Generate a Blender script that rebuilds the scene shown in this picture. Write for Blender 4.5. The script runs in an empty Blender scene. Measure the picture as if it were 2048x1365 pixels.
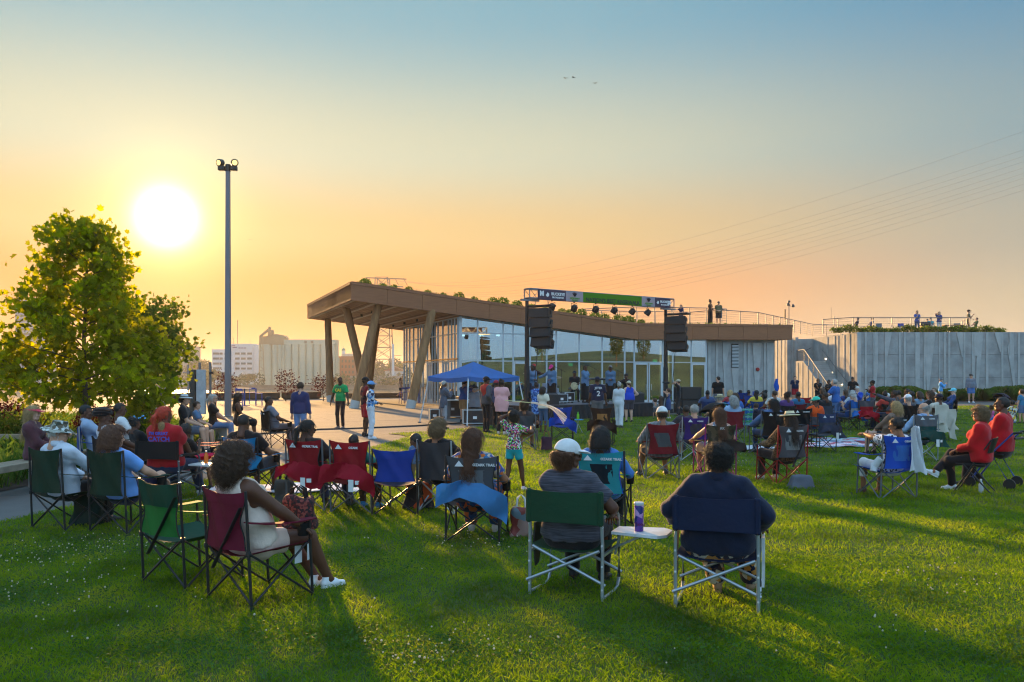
import bpy, bmesh, math, random
import numpy as np
from mathutils import Vector, Matrix
R = math.radians
sc = bpy.context.scene
COL = sc.collection
# ------------------------------------------------------------------ camera
F, CXP, YH, EYE = 1650.0, 1024.0, 754.0, 1.75        # focal length and horizon of the photograph (in its pixels), eye height
cam = bpy.data.cameras.new('camera'); cam_o = bpy.data.objects.new('camera', cam); COL.objects.link(cam_o)
cam_o.location = (0, 0, EYE); cam_o.rotation_euler = (R(90), 0, 0)
cam.sensor_width = 36; cam.lens = 36 * F / 2048; cam.shift_y = (YH - 682.5) / 2048; cam.clip_start = .1; cam.clip_end = 12000
sc.camera = cam_o
# ------------------------------------------------------------------ sky and sun
SUN = Vector((-.419, 1, .193)).normalized()
SUN_EL = math.asin(SUN.z); SUN_AZ = math.atan2(SUN.x, SUN.y)
def make_world():
    w = bpy.data.worlds.new('World'); sc.world = w; w.use_nodes = True
    nt = w.node_tree; N = nt.nodes; L = nt.links.new; N.clear()
    def math_(op, a, b=None, clamp=False):
        n = N.new('ShaderNodeMath'); n.operation = op; n.use_clamp = clamp
        for i, x in enumerate((a, b)):
            if x is None: continue
            if isinstance(x, (int, float)): n.inputs[i].default_value = x
            else: L(x, n.inputs[i])
        return n.outputs[0]
    def ramp(stops, fac):
        n = N.new('ShaderNodeValToRGB'); e = n.color_ramp.elements
        n.color_ramp.interpolation = 'EASE'
        while len(e) < len(stops): e.new(.5)
        for i, (p, c) in enumerate(stops): e[i].position = p; e[i].color = (*c, 1)
        L(fac, n.inputs[0]); return n.outputs[0]
    def mix(fac, a, b, kind='MIX'):
        n = N.new('ShaderNodeMix'); n.data_type = 'RGBA'; n.blend_type = kind
        for s, x in ((0, fac), (6, a), (7, b)):
            if isinstance(x, (int, float)): n.inputs[s].default_value = x
            elif isinstance(x, tuple): n.inputs[s].default_value = (*x, 1)
            else: L(x, n.inputs[s])
        return n.outputs[2]
    tc = N.new('ShaderNodeTexCoord'); sep = N.new('ShaderNodeSeparateXYZ'); L(tc.outputs['Generated'], sep.inputs[0])
    dot = N.new('ShaderNodeVectorMath'); dot.operation = 'DOT_PRODUCT'; L(tc.outputs['Generated'], dot.inputs[0]); dot.inputs[1].default_value = SUN
    z = math_('MAXIMUM', sep.outputs[2], 0.0)
    ca = dot.outputs['Value']
    far = ramp([(0, (.44, .33, .21)), (.07, (.385, .335, .23)), (.15, (.285, .285, .235)), (.26, (.165, .26, .295)), (.40, (.062, .205, .33)), (.7, (.22, .45, .69)), (1, (.39, .66, .96))], z)
    near = ramp([(0, (.70, .28, .075)), (.10, (.72, .265, .06)), (.17, (.56, .385, .165)), (.26, (.44, .455, .34)), (.41, (.155, .32, .39)), (.7, (.27, .50, .73)), (1, (.39, .66, .96))], z)
    mr = N.new('ShaderNodeMapRange'); mr.interpolation_type = 'SMOOTHSTEP'; L(ca, mr.inputs[0])
    mr.inputs[1].default_value = .55; mr.inputs[2].default_value = .99
    back = ramp([(0, (.40, .58, .76)), (.06, (.40, .68, .95)), (.2, (.43, .71, 1.0)), (.5, (.41, .69, 1.0)), (1, (.39, .66, .96))], z)  # rear sky and the upper ramp stops are brightened to add fill light
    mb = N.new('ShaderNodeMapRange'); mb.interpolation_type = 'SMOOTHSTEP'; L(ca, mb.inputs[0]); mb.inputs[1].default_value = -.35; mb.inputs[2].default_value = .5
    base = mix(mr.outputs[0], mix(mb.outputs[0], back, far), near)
    om = math_('SUBTRACT', 1.0, ca)
    def lobe(sig, amp):
        k = -2.0 / math.radians(sig) ** 2
        return math_('MULTIPLY', math_('EXPONENT', math_('MULTIPLY', om, k)), amp)
    g1 = mix(1.0, (1, .97, .9), lobe(1.36, 2.6), 'MULTIPLY')
    g2 = mix(1.0, (1, .82, .25), lobe(3.4, .50), 'MULTIPLY')
    g3 = mix(1.0, (1, .62, .2), lobe(9, .045), 'MULTIPLY')
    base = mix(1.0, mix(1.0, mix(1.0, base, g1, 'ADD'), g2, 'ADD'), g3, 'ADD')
    sky = N.new('ShaderNodeTexSky'); sky.sky_type = 'NISHITA'; sky.sun_disc = False
    sky.sun_elevation = SUN_EL; sky.sun_rotation = SUN_AZ; sky.dust_density = 4; sky.air_density = 1.2; sky.ozone_density = 2
    nis = mix(1.0, sky.outputs[0], (.05, .05, .05), 'MULTIPLY')
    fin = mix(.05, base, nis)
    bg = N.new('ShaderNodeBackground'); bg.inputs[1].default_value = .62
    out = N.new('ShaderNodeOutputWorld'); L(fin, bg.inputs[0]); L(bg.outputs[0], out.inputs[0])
    w.cycles.sampling_method = 'MANUAL'; w.cycles.sample_map_resolution = 1024
make_world()
sl = bpy.data.lights.new('sun', 'SUN'); sl.energy = 5.0; sl.angle = R(2.6); sl.color = (1, .56, .20)
sun_o = bpy.data.objects.new('sun', sl); COL.objects.link(sun_o); sun_o.rotation_euler = SUN.to_track_quat('Z', 'Y').to_euler()
sun_o.location = (-40, 90, 40)
sc.view_settings.view_transform = 'Standard'; sc.view_settings.look = 'None'; sc.view_settings.exposure = 1.25; sc.view_settings.gamma = 1
sc.cycles.use_denoising = True; sc.cycles.filter_width = 1.15; sc.cycles.max_bounces = 8; sc.cycles.transparent_max_bounces = 24; sc.cycles.transmission_bounces = 6
sc.cycles.diffuse_bounces = 3; sc.cycles.caustics_reflective = False; sc.cycles.caustics_refractive = False; sc.cycles.sample_clamp_indirect = 6
# ------------------------------------------------------------------ small helpers
def G(u, v, z=0.0):
    "the point of the place at height z that the photograph shows at pixel u, v"
    y = F * (EYE - z) / (v - YH); return Vector(((u - CXP) / F * y, y, z))
def P(u, v, y): return Vector(((u - CXP) / F * y, y, EYE + (YH - v) / F * y))
MATS = {}
def srgb(*c):
    f = lambda x: (x / 255) / 12.92 if x / 255 <= .04045 else (((x / 255) + .055) / 1.055) ** 2.4
    return tuple(f(x) for x in c)
def mat(key, col, rough=.75, var=.18, scale=6, bump=0.0, bscale=60, metal=0, trans=0.0, col2=None, spec=.4, pat=None, pscale=1, sheen=0, coords='Object', emit=0, stretch=None, tcol=None):
    if key in MATS: return MATS[key]
    m = bpy.data.materials.new(key); MATS[key] = m; m.use_nodes = True
    nt = m.node_tree; N = nt.nodes; L = nt.links.new
    b = N['Principled BSDF']; out = N['Material Output']
    b.inputs['Roughness'].default_value = rough; b.inputs['Metallic'].default_value = metal; b.inputs['Specular IOR Level'].default_value = spec
    if sheen: b.inputs['Sheen Weight'].default_value = sheen
    tc = N.new('ShaderNodeTexCoord'); mp = N.new('ShaderNodeMapping'); L(tc.outputs[coords], mp.inputs[0])
    if stretch: mp.inputs['Scale'].default_value = stretch
    V = mp.outputs[0]
    def noise(s, d=4, r=.55):
        n = N.new('ShaderNodeTexNoise'); n.inputs['Scale'].default_value = s; n.inputs['Detail'].default_value = d; n.inputs['Roughness'].default_value = r; L(V, n.inputs[0]); return n
    def rampn(fac, stops, const=False):
        n = N.new('ShaderNodeValToRGB'); e = n.color_ramp.elements
        if const: n.color_ramp.interpolation = 'CONSTANT'
        while len(e) < len(stops): e.new(.5)
        for i, (p, c) in enumerate(stops): e[i].position = p; e[i].color = (*c, 1)
        L(fac, n.inputs[0]); return n.outputs[0]
    def mixc(fac, a, c2, kind='MIX'):
        n = N.new('ShaderNodeMix'); n.data_type = 'RGBA'; n.blend_type = kind
        for s, x in ((0, fac), (6, a), (7, c2)):
            if isinstance(x, (int, float)): n.inputs[s].default_value = x
            elif isinstance(x, tuple): n.inputs[s].default_value = (*x, 1)
            else: L(x, n.inputs[s])
        return n.outputs[2]
    def wave(s, d, dist=0):
        n = N.new('ShaderNodeTexWave'); n.inputs['Scale'].default_value = s; n.bands_direction = d; n.inputs['Distortion'].default_value = dist; n.inputs['Detail'].default_value = 1; L(V, n.inputs[0]); return n.outputs['Fac']
    if pat is None:
        nz = noise(scale); lo = tuple(c * (1 - var) for c in col); hi = tuple(min(1, c * (1 + var)) for c in (col2 or col))
        c = rampn(nz.outputs['Fac'], [(.3, lo), (.7, hi)])
    elif pat == 'spots':          # random blots of several colours
        v = N.new('ShaderNodeTexVoronoi'); v.inputs['Scale'].default_value = pscale; nd = noise(pscale * .8)
        va = N.new('ShaderNodeVectorMath'); va.operation = 'MULTIPLY_ADD'; L(nd.outputs['Color'], va.inputs[0]); va.inputs[1].default_value = (.8 / pscale,) * 3; L(V, va.inputs[2]); L(va.outputs[0], v.inputs[0])
        cs = list(col2) if isinstance(col2[0], tuple) else [col2]; cs = [col] + cs
        sp = N.new('ShaderNodeSeparateColor'); L(v.outputs['Color'], sp.inputs[0])
        c = rampn(sp.outputs[0], [(i / len(cs), k) for i, k in enumerate(cs)], True)
    elif pat == 'leopard':
        v = N.new('ShaderNodeTexVoronoi'); v.inputs['Scale'].default_value = pscale; L(V, v.inputs[0])
        c = rampn(v.outputs['Distance'], [(0, col), (.28, col2), (.42, col2), (.5, col)])
    elif pat == 'plaid':
        w1 = rampn(wave(pscale, 'X'), [(.35, (0, 0, 0)), (.45, (1, 1, 1))]); w2 = rampn(wave(pscale, 'Z'), [(.35, (0, 0, 0)), (.45, (1, 1, 1))])
        c = mixc(mixc(.5, w1, w2), col, col2)
    elif pat == 'stripe':
        w1 = rampn(wave(pscale, 'Z', 1.5), [(.4, (0, 0, 0)), (.6, (1, 1, 1))]); c = mixc(w1, col, col2)
    elif pat == 'vstripe':
        w1 = rampn(wave(pscale, 'X', .6), [(.4, (0, 0, 0)), (.6, (1, 1, 1))]); c = mixc(w1, col, col2)
    elif pat == 'streak':         # thin heathered streaks
        mp.inputs['Scale'].default_value = stretch or (2, 2, 30); nz = noise(pscale, 3); c = rampn(nz.outputs['Fac'], [(.35, col), (.7, col2)])
    L(c, b.inputs['Base Color'])
    if bump:
        n = noise(bscale, 5, .6); bp = N.new('ShaderNodeBump'); bp.inputs['Strength'].default_value = bump; bp.inputs['Distance'].default_value = .02; L(n.outputs['Fac'], bp.inputs['Height']); L(bp.outputs[0], b.inputs['Normal'])
    if emit: L(c, b.inputs['Emission Color']); b.inputs['Emission Strength'].default_value = emit
    if trans:
        t = N.new('ShaderNodeBsdfTranslucent'); mx = N.new('ShaderNodeMixShader'); mx.inputs[0].default_value = trans
        if tcol: t.inputs[0].default_value = (*tcol, 1)
        else: L(c, t.inputs[0])
        L(b.outputs[0], mx.inputs[1]); L(t.outputs[0], mx.inputs[2]); L(mx.outputs[0], out.inputs[0])
    return m
def glass_mat(key, tint, refl=.3, rough=0.0):
    if key in MATS: return MATS[key]
    m = bpy.data.materials.new(key); MATS[key] = m; m.use_nodes = True
    nt = m.node_tree; N = nt.nodes; L = nt.links.new; N.remove(N['Principled BSDF']); out = N['Material Output']
    t = N.new('ShaderNodeBsdfTransparent'); t.inputs[0].default_value = (*tint, 1)
    g = N.new('ShaderNodeBsdfGlossy'); g.inputs['Roughness'].default_value = rough; g.inputs[0].default_value = (.9, .95, .97, 1)
    lw = N.new('ShaderNodeLayerWeight'); lw.inputs[0].default_value = .3
    mr = N.new('ShaderNodeMapRange'); L(lw.outputs['Fresnel'], mr.inputs[0]); mr.inputs[3].default_value = refl; mr.inputs[4].default_value = .95
    mx = N.new('ShaderNodeMixShader'); L(mr.outputs[0], mx.inputs[0]); L(t.outputs[0], mx.inputs[1]); L(g.outputs[0], mx.inputs[2]); L(mx.outputs[0], out.inputs[0])
    return m
def tag(o, label=None, cat=None, group=None, kind=None):
    if label: o['label'] = label
    if cat: o['category'] = cat
    if group: o['group'] = group
    if kind: o['kind'] = kind
    return o
def thing(name, label, cat, loc=(0, 0, 0), rz=0.0, group=None, kind=None):
    o = bpy.data.objects.new(name, None); COL.objects.link(o); o.location = loc; o.rotation_euler = (0, 0, rz); o.empty_display_size = .1
    return tag(o, label, cat, group, kind)
def link(name, me, m=None, parent=None, loc=None, rot=None, scale=None):
    o = bpy.data.objects.new(name, me); COL.objects.link(o)
    if m is not None and len(me.materials) == 0: me.materials.append(m)
    if parent is not None: o.parent = parent
    if loc is not None: o.location = loc
    if rot is not None: o.rotation_euler = rot
    if scale is not None: o.scale = scale if hasattr(scale, '__len__') else (scale,) * 3
    return o
def np_mesh(name, V, Fq, smooth=False):
    "mesh from numpy vertices (n,3) and faces (m,k) of one size k"
    me = bpy.data.meshes.new(name); V = np.asarray(V, np.float32); Fq = np.asarray(Fq, np.int32)
    k = Fq.shape[1]; me.vertices.add(len(V)); me.vertices.foreach_set('co', V.ravel())
    me.loops.add(Fq.size); me.loops.foreach_set('vertex_index', Fq.ravel())
    me.polygons.add(len(Fq)); me.polygons.foreach_set('loop_start', np.arange(0, Fq.size, k, dtype=np.int32)); me.polygons.foreach_set('loop_total', np.full(len(Fq), k, np.int32))
    if smooth: me.polygons.foreach_set('use_smooth', np.ones(len(Fq), bool))
    me.update(calc_edges=True); return me
class MB:
    "collects boxes, bars, tubes and sheets; build() links them as ONE mesh object"
    def __init__(s): s.v = []; s.f = []
    def add(s, vs, fs):
        b = len(s.v); s.v += [tuple(v) for v in vs]; s.f += [tuple(i + b for i in f) for f in fs]; return s
    def box(s, c, d, rz=0, ch=0.0, M=None):
        cx, cy, cz = c; hx, hy, hz = d[0] / 2, d[1] / 2, d[2] / 2
        if ch <= 0:
            vs = [(x * hx, y * hy, z * hz) for z in (-1, 1) for y in (-1, 1) for x in (-1, 1)]
            fs = [(0, 2, 3, 1), (4, 5, 7, 6), (0, 1, 5, 4), (2, 6, 7, 3), (0, 4, 6, 2), (1, 3, 7, 5)]
        else:
            ch = min(ch, hx * .9, hy * .9, hz * .9); vs = []; idx = {}
            for z in (-1, 1):
                for y in (-1, 1):
                    for x in (-1, 1):
                        for a in range(3):
                            p = [x * hx, y * hy, z * hz]
                            for k in range(3):
                                if k != a: p[k] -= (x, y, z)[k] * ch
                            idx[(x, y, z, a)] = len(vs); vs.append(tuple(p))
            fs = []
            for a in range(3):
                o = [k for k in range(3) if k != a]
                for sg in (-1, 1):
                    q = []
                    for (i, j) in ((-1, -1), (1, -1), (1, 1), (-1, 1)):
                        c3 = [0, 0, 0]; c3[a] = sg; c3[o[0]] = i; c3[o[1]] = j; q.append(idx[(*c3, a)])
                    fs.append(tuple(q))
            for a in range(3):
                o = [k for k in range(3) if k != a]
                for i in (-1, 1):
                    for j in (-1, 1):
                        c1 = [0, 0, 0]; c1[a] = -1; c1[o[0]] = i; c1[o[1]] = j; c2 = list(c1); c2[a] = 1
                        fs.append((idx[(*c1, o[0])], idx[(*c2, o[0])], idx[(*c2, o[1])], idx[(*c1, o[1])]))
            for z in (-1, 1):
                for y in (-1, 1):
                    for x in (-1, 1): fs.append(tuple(idx[(x, y, z, a)] for a in range(3)))
        cr, sr = math.cos(rz), math.sin(rz)
        if M is not None: vs = [tuple(M @ Vector(v) + Vector(c)) for v in vs]
        else: vs = [(cx + x * cr - y * sr, cy + x * sr + y * cr, cz + z) for x, y, z in vs]
        return s.add(vs, fs)
    def tube(s, pts, r, n=8, r1=None, cap=True):
        pts = [Vector(p) for p in pts]; m = len(pts); vs = []; fs = []
        rs = r if hasattr(r, '__len__') else [r + ((r1 if r1 is not None else r) - r) * i / max(1, m - 1) for i in range(m)]
        ref = None
        for i, p in enumerate(pts):
            d = (pts[min(i + 1, m - 1)] - pts[max(i - 1, 0)]).normalized()
            if ref is None: ref = Vector((0, 0, 1)) if abs(d.z) < .9 else Vector((1, 0, 0))
            a = d.cross(ref).normalized(); b = d.cross(a).normalized(); ref = -b if False else ref
            for k in range(n):
                t = 2 * math.pi * k / n; vs.append(p + (a * math.cos(t) + b * math.sin(t)) * rs[i])
        for i in range(m - 1):
            for k in range(n):
                k2 = (k + 1) % n; fs.append((i * n + k, i * n + k2, (i + 1) * n + k2, (i + 1) * n + k))
        if cap: fs.append(tuple(range(n - 1, -1, -1))); fs.append(tuple((m - 1) * n + k for k in range(n)))
        return s.add(vs, fs)
    def bar(s, p0, p1, w, h):
        "rectangular bar from p0 to p1"
        p0, p1 = Vector(p0), Vector(p1); d = (p1 - p0).normalized(); up = Vector((0, 0, 1)) if abs(d.z) < .95 else Vector((0, 1, 0))
        a = d.cross(up).normalized() * w / 2; b = a.cross(d).normalized() * h / 2
        vs = [p + i * a + j * b for p in (p0, p1) for i, j in ((-1, -1), (1, -1), (1, 1), (-1, 1))]
        return s.add(vs, [(0, 1, 2, 3), (7, 6, 5, 4), (0, 4, 5, 1), (1, 5, 6, 2), (2, 6, 7, 3), (3, 7, 4, 0)])
    def sheet(s, rows, thick=0.0):
        "grid of points (list of rows); thick gives it a second side"
        n = len(rows); m = len(rows[0]); g = [[Vector(p) for p in r] for r in rows]
        def nrm(i, j):
            du = g[min(i + 1, n - 1)][j] - g[max(i - 1, 0)][j]; dv = g[i][min(j + 1, m - 1)] - g[i][max(j - 1, 0)]
            c = du.cross(dv); return c.normalized() if c.length > 1e-9 else Vector((0, 0, 1))
        vs = [g[i][j] + (nrm(i, j) * thick / 2 if thick else Vector()) for i in range(n) for j in range(m)]
        fs = [(i * m + j, i * m + j + 1, (i + 1) * m + j + 1, (i + 1) * m + j) for i in range(n - 1) for j in range(m - 1)]
        if thick:
            o = n * m; vs += [g[i][j] - nrm(i, j) * thick / 2 for i in range(n) for j in range(m)]
            fs += [tuple(o + k for k in reversed(f)) for f in fs[:(n - 1) * (m - 1)]]
            ring = [j for j in range(m)] + [i * m + m - 1 for i in range(1, n)] + [(n - 1) * m + j for j in range(m - 2, -1, -1)] + [i * m for i in range(n - 2, 0, -1)]
            for a, b in zip(ring, ring[1:] + ring[:1]): fs.append((b, a, a + o, b + o))
        return s.add(vs, fs)
    def prism(s, poly, z0, z1, fr=None):
        "extrude a 2-D polygon; fr maps (a, b, depth) to a point"
        n = len(poly); fr = fr or (lambda a, b, z: (a, b, z))
        vs = [fr(a, b, z0) for a, b in poly] + [fr(a, b, z1) for a, b in poly]
        return s.add(vs, [tuple(range(n - 1, -1, -1)), tuple(range(n, 2 * n))] + [(i, (i + 1) % n, n + (i + 1) % n, n + i) for i in range(n)])
    def lathe(s, prof, c=(0, 0, 0), n=16, M=None):
        "profile of (radius, z) turned about z"
        vs = []; m = len(prof)
        for r, z in prof:
            for k in range(n):
                t = 2 * math.pi * k / n; p = Vector((r * math.cos(t), r * math.sin(t), z))
                if M is not None: p = M @ p
                vs.append(p + Vector(c))
        fs = [(i * n + k, i * n + (k + 1) % n, (i + 1) * n + (k + 1) % n, (i + 1) * n + k) for i in range(m - 1) for k in range(n)]
        fs += [tuple(range(n - 1, -1, -1)), tuple((m - 1) * n + k for k in range(n))]
        return s.add(vs, fs)
    def mesh(s, name, smooth=False):
        me = bpy.data.meshes.new(name); me.from_pydata([tuple(v) for v in s.v], [], s.f)
        bm = bmesh.new(); bm.from_mesh(me); bmesh.ops.recalc_face_normals(bm, faces=bm.faces); bm.to_mesh(me); bm.free()
        if smooth:
            me.polygons.foreach_set('use_smooth', [True] * len(me.polygons)); me.set_sharp_from_angle(angle=R(40))
        me.update(); return me
    def build(s, name, m, parent=None, smooth=False, loc=None, rot=None): return link(name, s.mesh(name, smooth), m, parent, loc, rot)
def text_mesh(body, size, align='CENTER', bold=0.0, shear=0):
    c = bpy.data.curves.new('lettering', 'FONT'); c.body = body; c.size = size; c.align_x = align; c.align_y = 'CENTER'; c.extrude = .0015; c.offset = bold; c.resolution_u = 2; c.shear = shear
    o = bpy.data.objects.new('lettering', c); me = bpy.data.meshes.new_from_object(o); bpy.data.objects.remove(o); bpy.data.curves.remove(c)
    me.name = 'lettering'; return me
def frame_matrix(o, x, z):
    "matrix whose local x runs along x, local y (up of lettering) along z"
    x = Vector(x).normalized(); z = Vector(z).normalized(); n = x.cross(z); M = Matrix((x, z, n)).transposed().to_4x4(); M.translation = Vector(o); return M
def lettering(body, size, o, x, z, m, parent, name='lettering', bold=0.0, align='CENTER', shear=0):
    ob = link(name, text_mesh(body, size, align, bold, shear), m, parent); ob.matrix_local = frame_matrix(o, x, z); return ob
rng = np.random.default_rng(7); rnd = random.Random(11)
# ================================================================== the ground, water, lawn
M_conc = mat('paving concrete', srgb(98, 95, 92), .85, .14, 1.3, .25, 90)
M_conc2 = mat('cast concrete', srgb(156, 157, 155), .88, .26, 1.1, .35, 40)
M_conc3 = mat('smooth concrete', srgb(174, 175, 172), .85, .14, 1.6, .2, 60)
M_soil = mat('lawn soil', (.045, .075, .010), .95, .4, 8, .5, 40)
M_mulch = mat('mulch', (.05, .03, .018), .95, .4, 12, .6, 60)
M_land = mat('far land', (.10, .12, .05), .95, .3, .05)
def flat(name, pts, z, m, kind='structure'):
    me = bpy.data.meshes.new(name); bm = bmesh.new(); vs = [bm.verts.new((p[0], p[1], z)) for p in pts]; f = bm.faces.new(vs); bmesh.ops.triangulate(bm, faces=[f]); bmesh.ops.recalc_face_normals(bm, faces=bm.faces)
    if sum(f.normal.z for f in bm.faces) < 0: bmesh.ops.reverse_faces(bm, faces=bm.faces)
    bm.to_mesh(me); bm.free(); o = link(name, me, m); return tag(o, kind=kind)
BANK = 70.0
b = MB(); b.add([(-900, -400, -.03), (900, -400, -.03), (900, BANK, -.03), (-900, BANK, -.03), (-900, BANK, -7), (900, BANK, -7)], [(0, 1, 2, 3), (3, 2, 5, 4)])
tag(b.build('ground', mat('ground', (.09, .085, .06), .95, .3, .4)), kind='structure')
def water_mat():
    m = bpy.data.materials.new('river water'); m.use_nodes = True; nt = m.node_tree; b = nt.nodes['Principled BSDF']
    b.inputs['Base Color'].default_value = (.06, .07, .06, 1); b.inputs['Roughness'].default_value = .12; b.inputs['IOR'].default_value = 1.33
    tc = nt.nodes.new('ShaderNodeTexCoord'); mp = nt.nodes.new('ShaderNodeMapping'); mp.inputs['Scale'].default_value = (.35, 1, 1); nt.links.new(tc.outputs['Object'], mp.inputs[0])
    n = nt.nodes.new('ShaderNodeTexNoise'); n.inputs['Scale'].default_value = .9; n.inputs['Detail'].default_value = 5; nt.links.new(mp.outputs[0], n.inputs[0])
    bp = nt.nodes.new('ShaderNodeBump'); bp.inputs['Strength'].default_value = .6; bp.inputs['Distance'].default_value = .35; nt.links.new(n.outputs['Fac'], bp.inputs['Height']); nt.links.new(bp.outputs[0], b.inputs['Normal'])
    return m
flat('river_water', [(-3500, 60), (3500, 60), (3500, 452), (-3500, 452)], -5.0, water_mat())
FB = 445.0
b = MB(); b.add([(-9000, FB, -3), (9000, FB, -3), (9000, 9000, -3), (-9000, 9000, -3), (-9000, FB, -7), (9000, FB, -7)], [(0, 1, 2, 3), (1, 0, 4, 5)])
tag(b.build('far_bank', M_land), kind='structure')
b = MB(); b.box((0, FB - .4, -4.3), (2400, .5, 2.6)); b.box((0, FB - .7, -2.9), (2400, 1.4, .35)); tag(b.build('quay_wall', mat('quay', srgb(120, 112, 100), .9, .3, .3)), 'low concrete quay wall along the far bank of the river', 'wall')
# lawn
LAWN_EDGE = [G(*p) for p in ((0, 1047), (150, 1013), (300, 985), (430, 958), (560, 935), (657, 913), (735, 897), (800, 880), (817, 875), (800, 870.5), (775, 868.5), (900, 861), (960, 855), (1060, 845), (1300, 833), (1395, 827), (1569, 817), (1700, 814.5), (1897, 813), (2048, 810.5))]
LAWN = [Vector((-40, -30, 0)), Vector((-14, 0, 0)), Vector((-7.2, 7, 0))] + LAWN_EDGE + [Vector((60, 55, 0)), Vector((90, 40, 0)), Vector((90, -30, 0))]
flat('lawn', LAWN, .014, M_soil)
def inside(x, y, poly):
    x = np.asarray(x); y = np.asarray(y); r = np.zeros(x.shape, bool); n = len(poly)
    for i in range(n):
        a, c = poly[i], poly[(i + 1) % n]
        k = ((a[1] > y) != (c[1] > y)) & (x < (c[0] - a[0]) * (y - a[1]) / ((c[1] - a[1]) or 1e-9) + a[0]); r ^= k
    return r
# concrete paving in slabs along the pavilion's axes
U = Vector((.9236, .3833, 0)).normalized(); NN = Vector((-U.y, U.x, 0))
R0 = Vector((-8.7, 44.6, 0))
def W(t, s, z=0.0): return R0 + U * t + NN * s + Vector((0, 0, z))
plaza = tag(flat('plaza', [(-60, 8), (60, 8), (60, BANK - .1), (-60, BANK - .1)], -.012, mat('joint', (.05, .045, .04), .95)), kind='structure')
BED_L = [Vector(p) for p in ((-60, 5), (-7.75, 5), (-7.75, 15), (-7.85, 23.4), (-9.6, 26.5), (-13.5, 30.5), (-20, 33), (-60, 33))]
BED_R = [Vector(p) for p in ((27.5, 56.2), (70, 57.5), (70, 60.9), (26.2, 60.9))]
SL = 3.05; sm = MB().box((0, 0, 0), (SL - .014, SL - .014, .05), ch=.006).mesh('slab'); sm.materials.append(M_conc)
for i in range(-22, 26):
    for j in range(-13, 12):
        c = W((i + .5) * SL, (j + .5) * SL)
        if not (9 < c.y < BANK - 1 and -34 < c.x < 34 and abs(c.x) < .75 * c.y + 3): continue
        cs = [W((i + a) * SL, (j + e) * SL) for a in (0, 1) for e in (0, 1)]
        if all(inside(p.x, p.y, LAWN) for p in cs) or all(inside(p.x, p.y, BED_L) for p in cs): continue
        o = link('slab', sm, None, plaza, (c.x, c.y, -.025 + .0 + rnd.uniform(-.002, .002)), (0, 0, math.atan2(U.y, U.x)))
flat('planting_bed_soil', BED_L, .012, M_mulch); flat('planting_soil', BED_R, .012, M_mulch)
# grassy hill to the right of the lawn, out of the picture (the glass front mirrors it)
def hill():
    V = []; n = 48
    for i in range(n + 1):
        for j in range(n + 1):
            x, y = 36 + 84 * i / n, -75 + 125 * j / n
            d = math.hypot((x - 84) / 44, (y + 12) / 58); z = 6.0 * max(0, 1 - d * d) ** 1.3 + .5 * math.sin(x * .21) * math.sin(y * .17) * max(0, 1 - d)
            V.append((x, y, z - .02))
    Q = [(i * (n + 1) + j, (i + 1) * (n + 1) + j, (i + 1) * (n + 1) + j + 1, i * (n + 1) + j + 1) for i in range(n) for j in range(n)]
    return tag(link('grass_hill', np_mesh('grass_hill', V, Q, True), mat('hill grass', (.075, .10, .03), .95, .6, .12, .4, 8)), kind='structure')
hill()
# ---- grass blades: one mass, thinning with distance
def grass_mesh(seed=3):
    r = np.random.default_rng(seed); VS = []; FS = []; base = 0; TH = []
    for y0, y1, dens, w, h in ((4.3, 6.0, 5200, .0042, .036), (6.0, 8.0, 3800, .0050, .036), (8, 11, 2100, .0066, .038), (11, 16, 1000, .009, .050), (16, 24, 420, .014, .050), (24, 36, 190, .021, .050), (36, 56, 80, .035, .05)):
        xw = .66 * y1 + 1.0; n = int(dens * 2 * xw * (y1 - y0))
        x = r.uniform(-xw, xw, n); y = r.uniform(y0, y1, n); k = (np.abs(x) < .65 * y + .6) & inside(x, y, LAWN); x, y = x[k], y[k]; n = len(x)
        a = r.uniform(0, 2 * np.pi, n); lean = r.normal(0, .75, n); la = r.uniform(0, 2 * np.pi, n)
        pt = .5 + .5 * np.sin(x * 1.7 + 2 * np.sin(y * .9)) * np.sin(y * 1.3 + 1.5 * np.sin(x * .7))
        hh = h * r.uniform(.5, 1.25, n) * (.8 + .45 * pt); ww = w * r.uniform(.6, 1.5, n)
        dx, dy = np.cos(a) * ww, np.sin(a) * ww; lx, ly = np.cos(la) * lean * hh, np.sin(la) * lean * hh
        z0 = np.full(n, .012)
        if y0 < 16:
            p = np.stack([np.stack([x - dx / 2, y - dy / 2, z0], 1), np.stack([x + dx / 2, y + dy / 2, z0], 1), np.stack([x + dx * .35 + lx * .4, y + dy * .35 + ly * .4, z0 + hh * .6], 1), np.stack([x + lx, y + ly, z0 + hh], 1)], 1)
            q = np.arange(n)[:, None] * 4 + np.array([[0, 1, 2, 3]])
            q = np.concatenate([q[:, [0, 1, 2]], q[:, [0, 2, 3]]]) + base; base += 4 * n
        else:
            p = np.stack([np.stack([x - dx / 2, y - dy / 2, z0], 1), np.stack([x + dx / 2, y + dy / 2, z0], 1), np.stack([x + lx, y + ly, z0 + hh], 1)], 1)
            q = np.arange(n)[:, None] * 3 + np.array([[0, 1, 2]]) + base; base += 3 * n
        VS.append(p.reshape(-1, 3)); FS.append(q)
    return np_mesh('lawn_grass', np.concatenate(VS), np.concatenate(FS))
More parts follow.
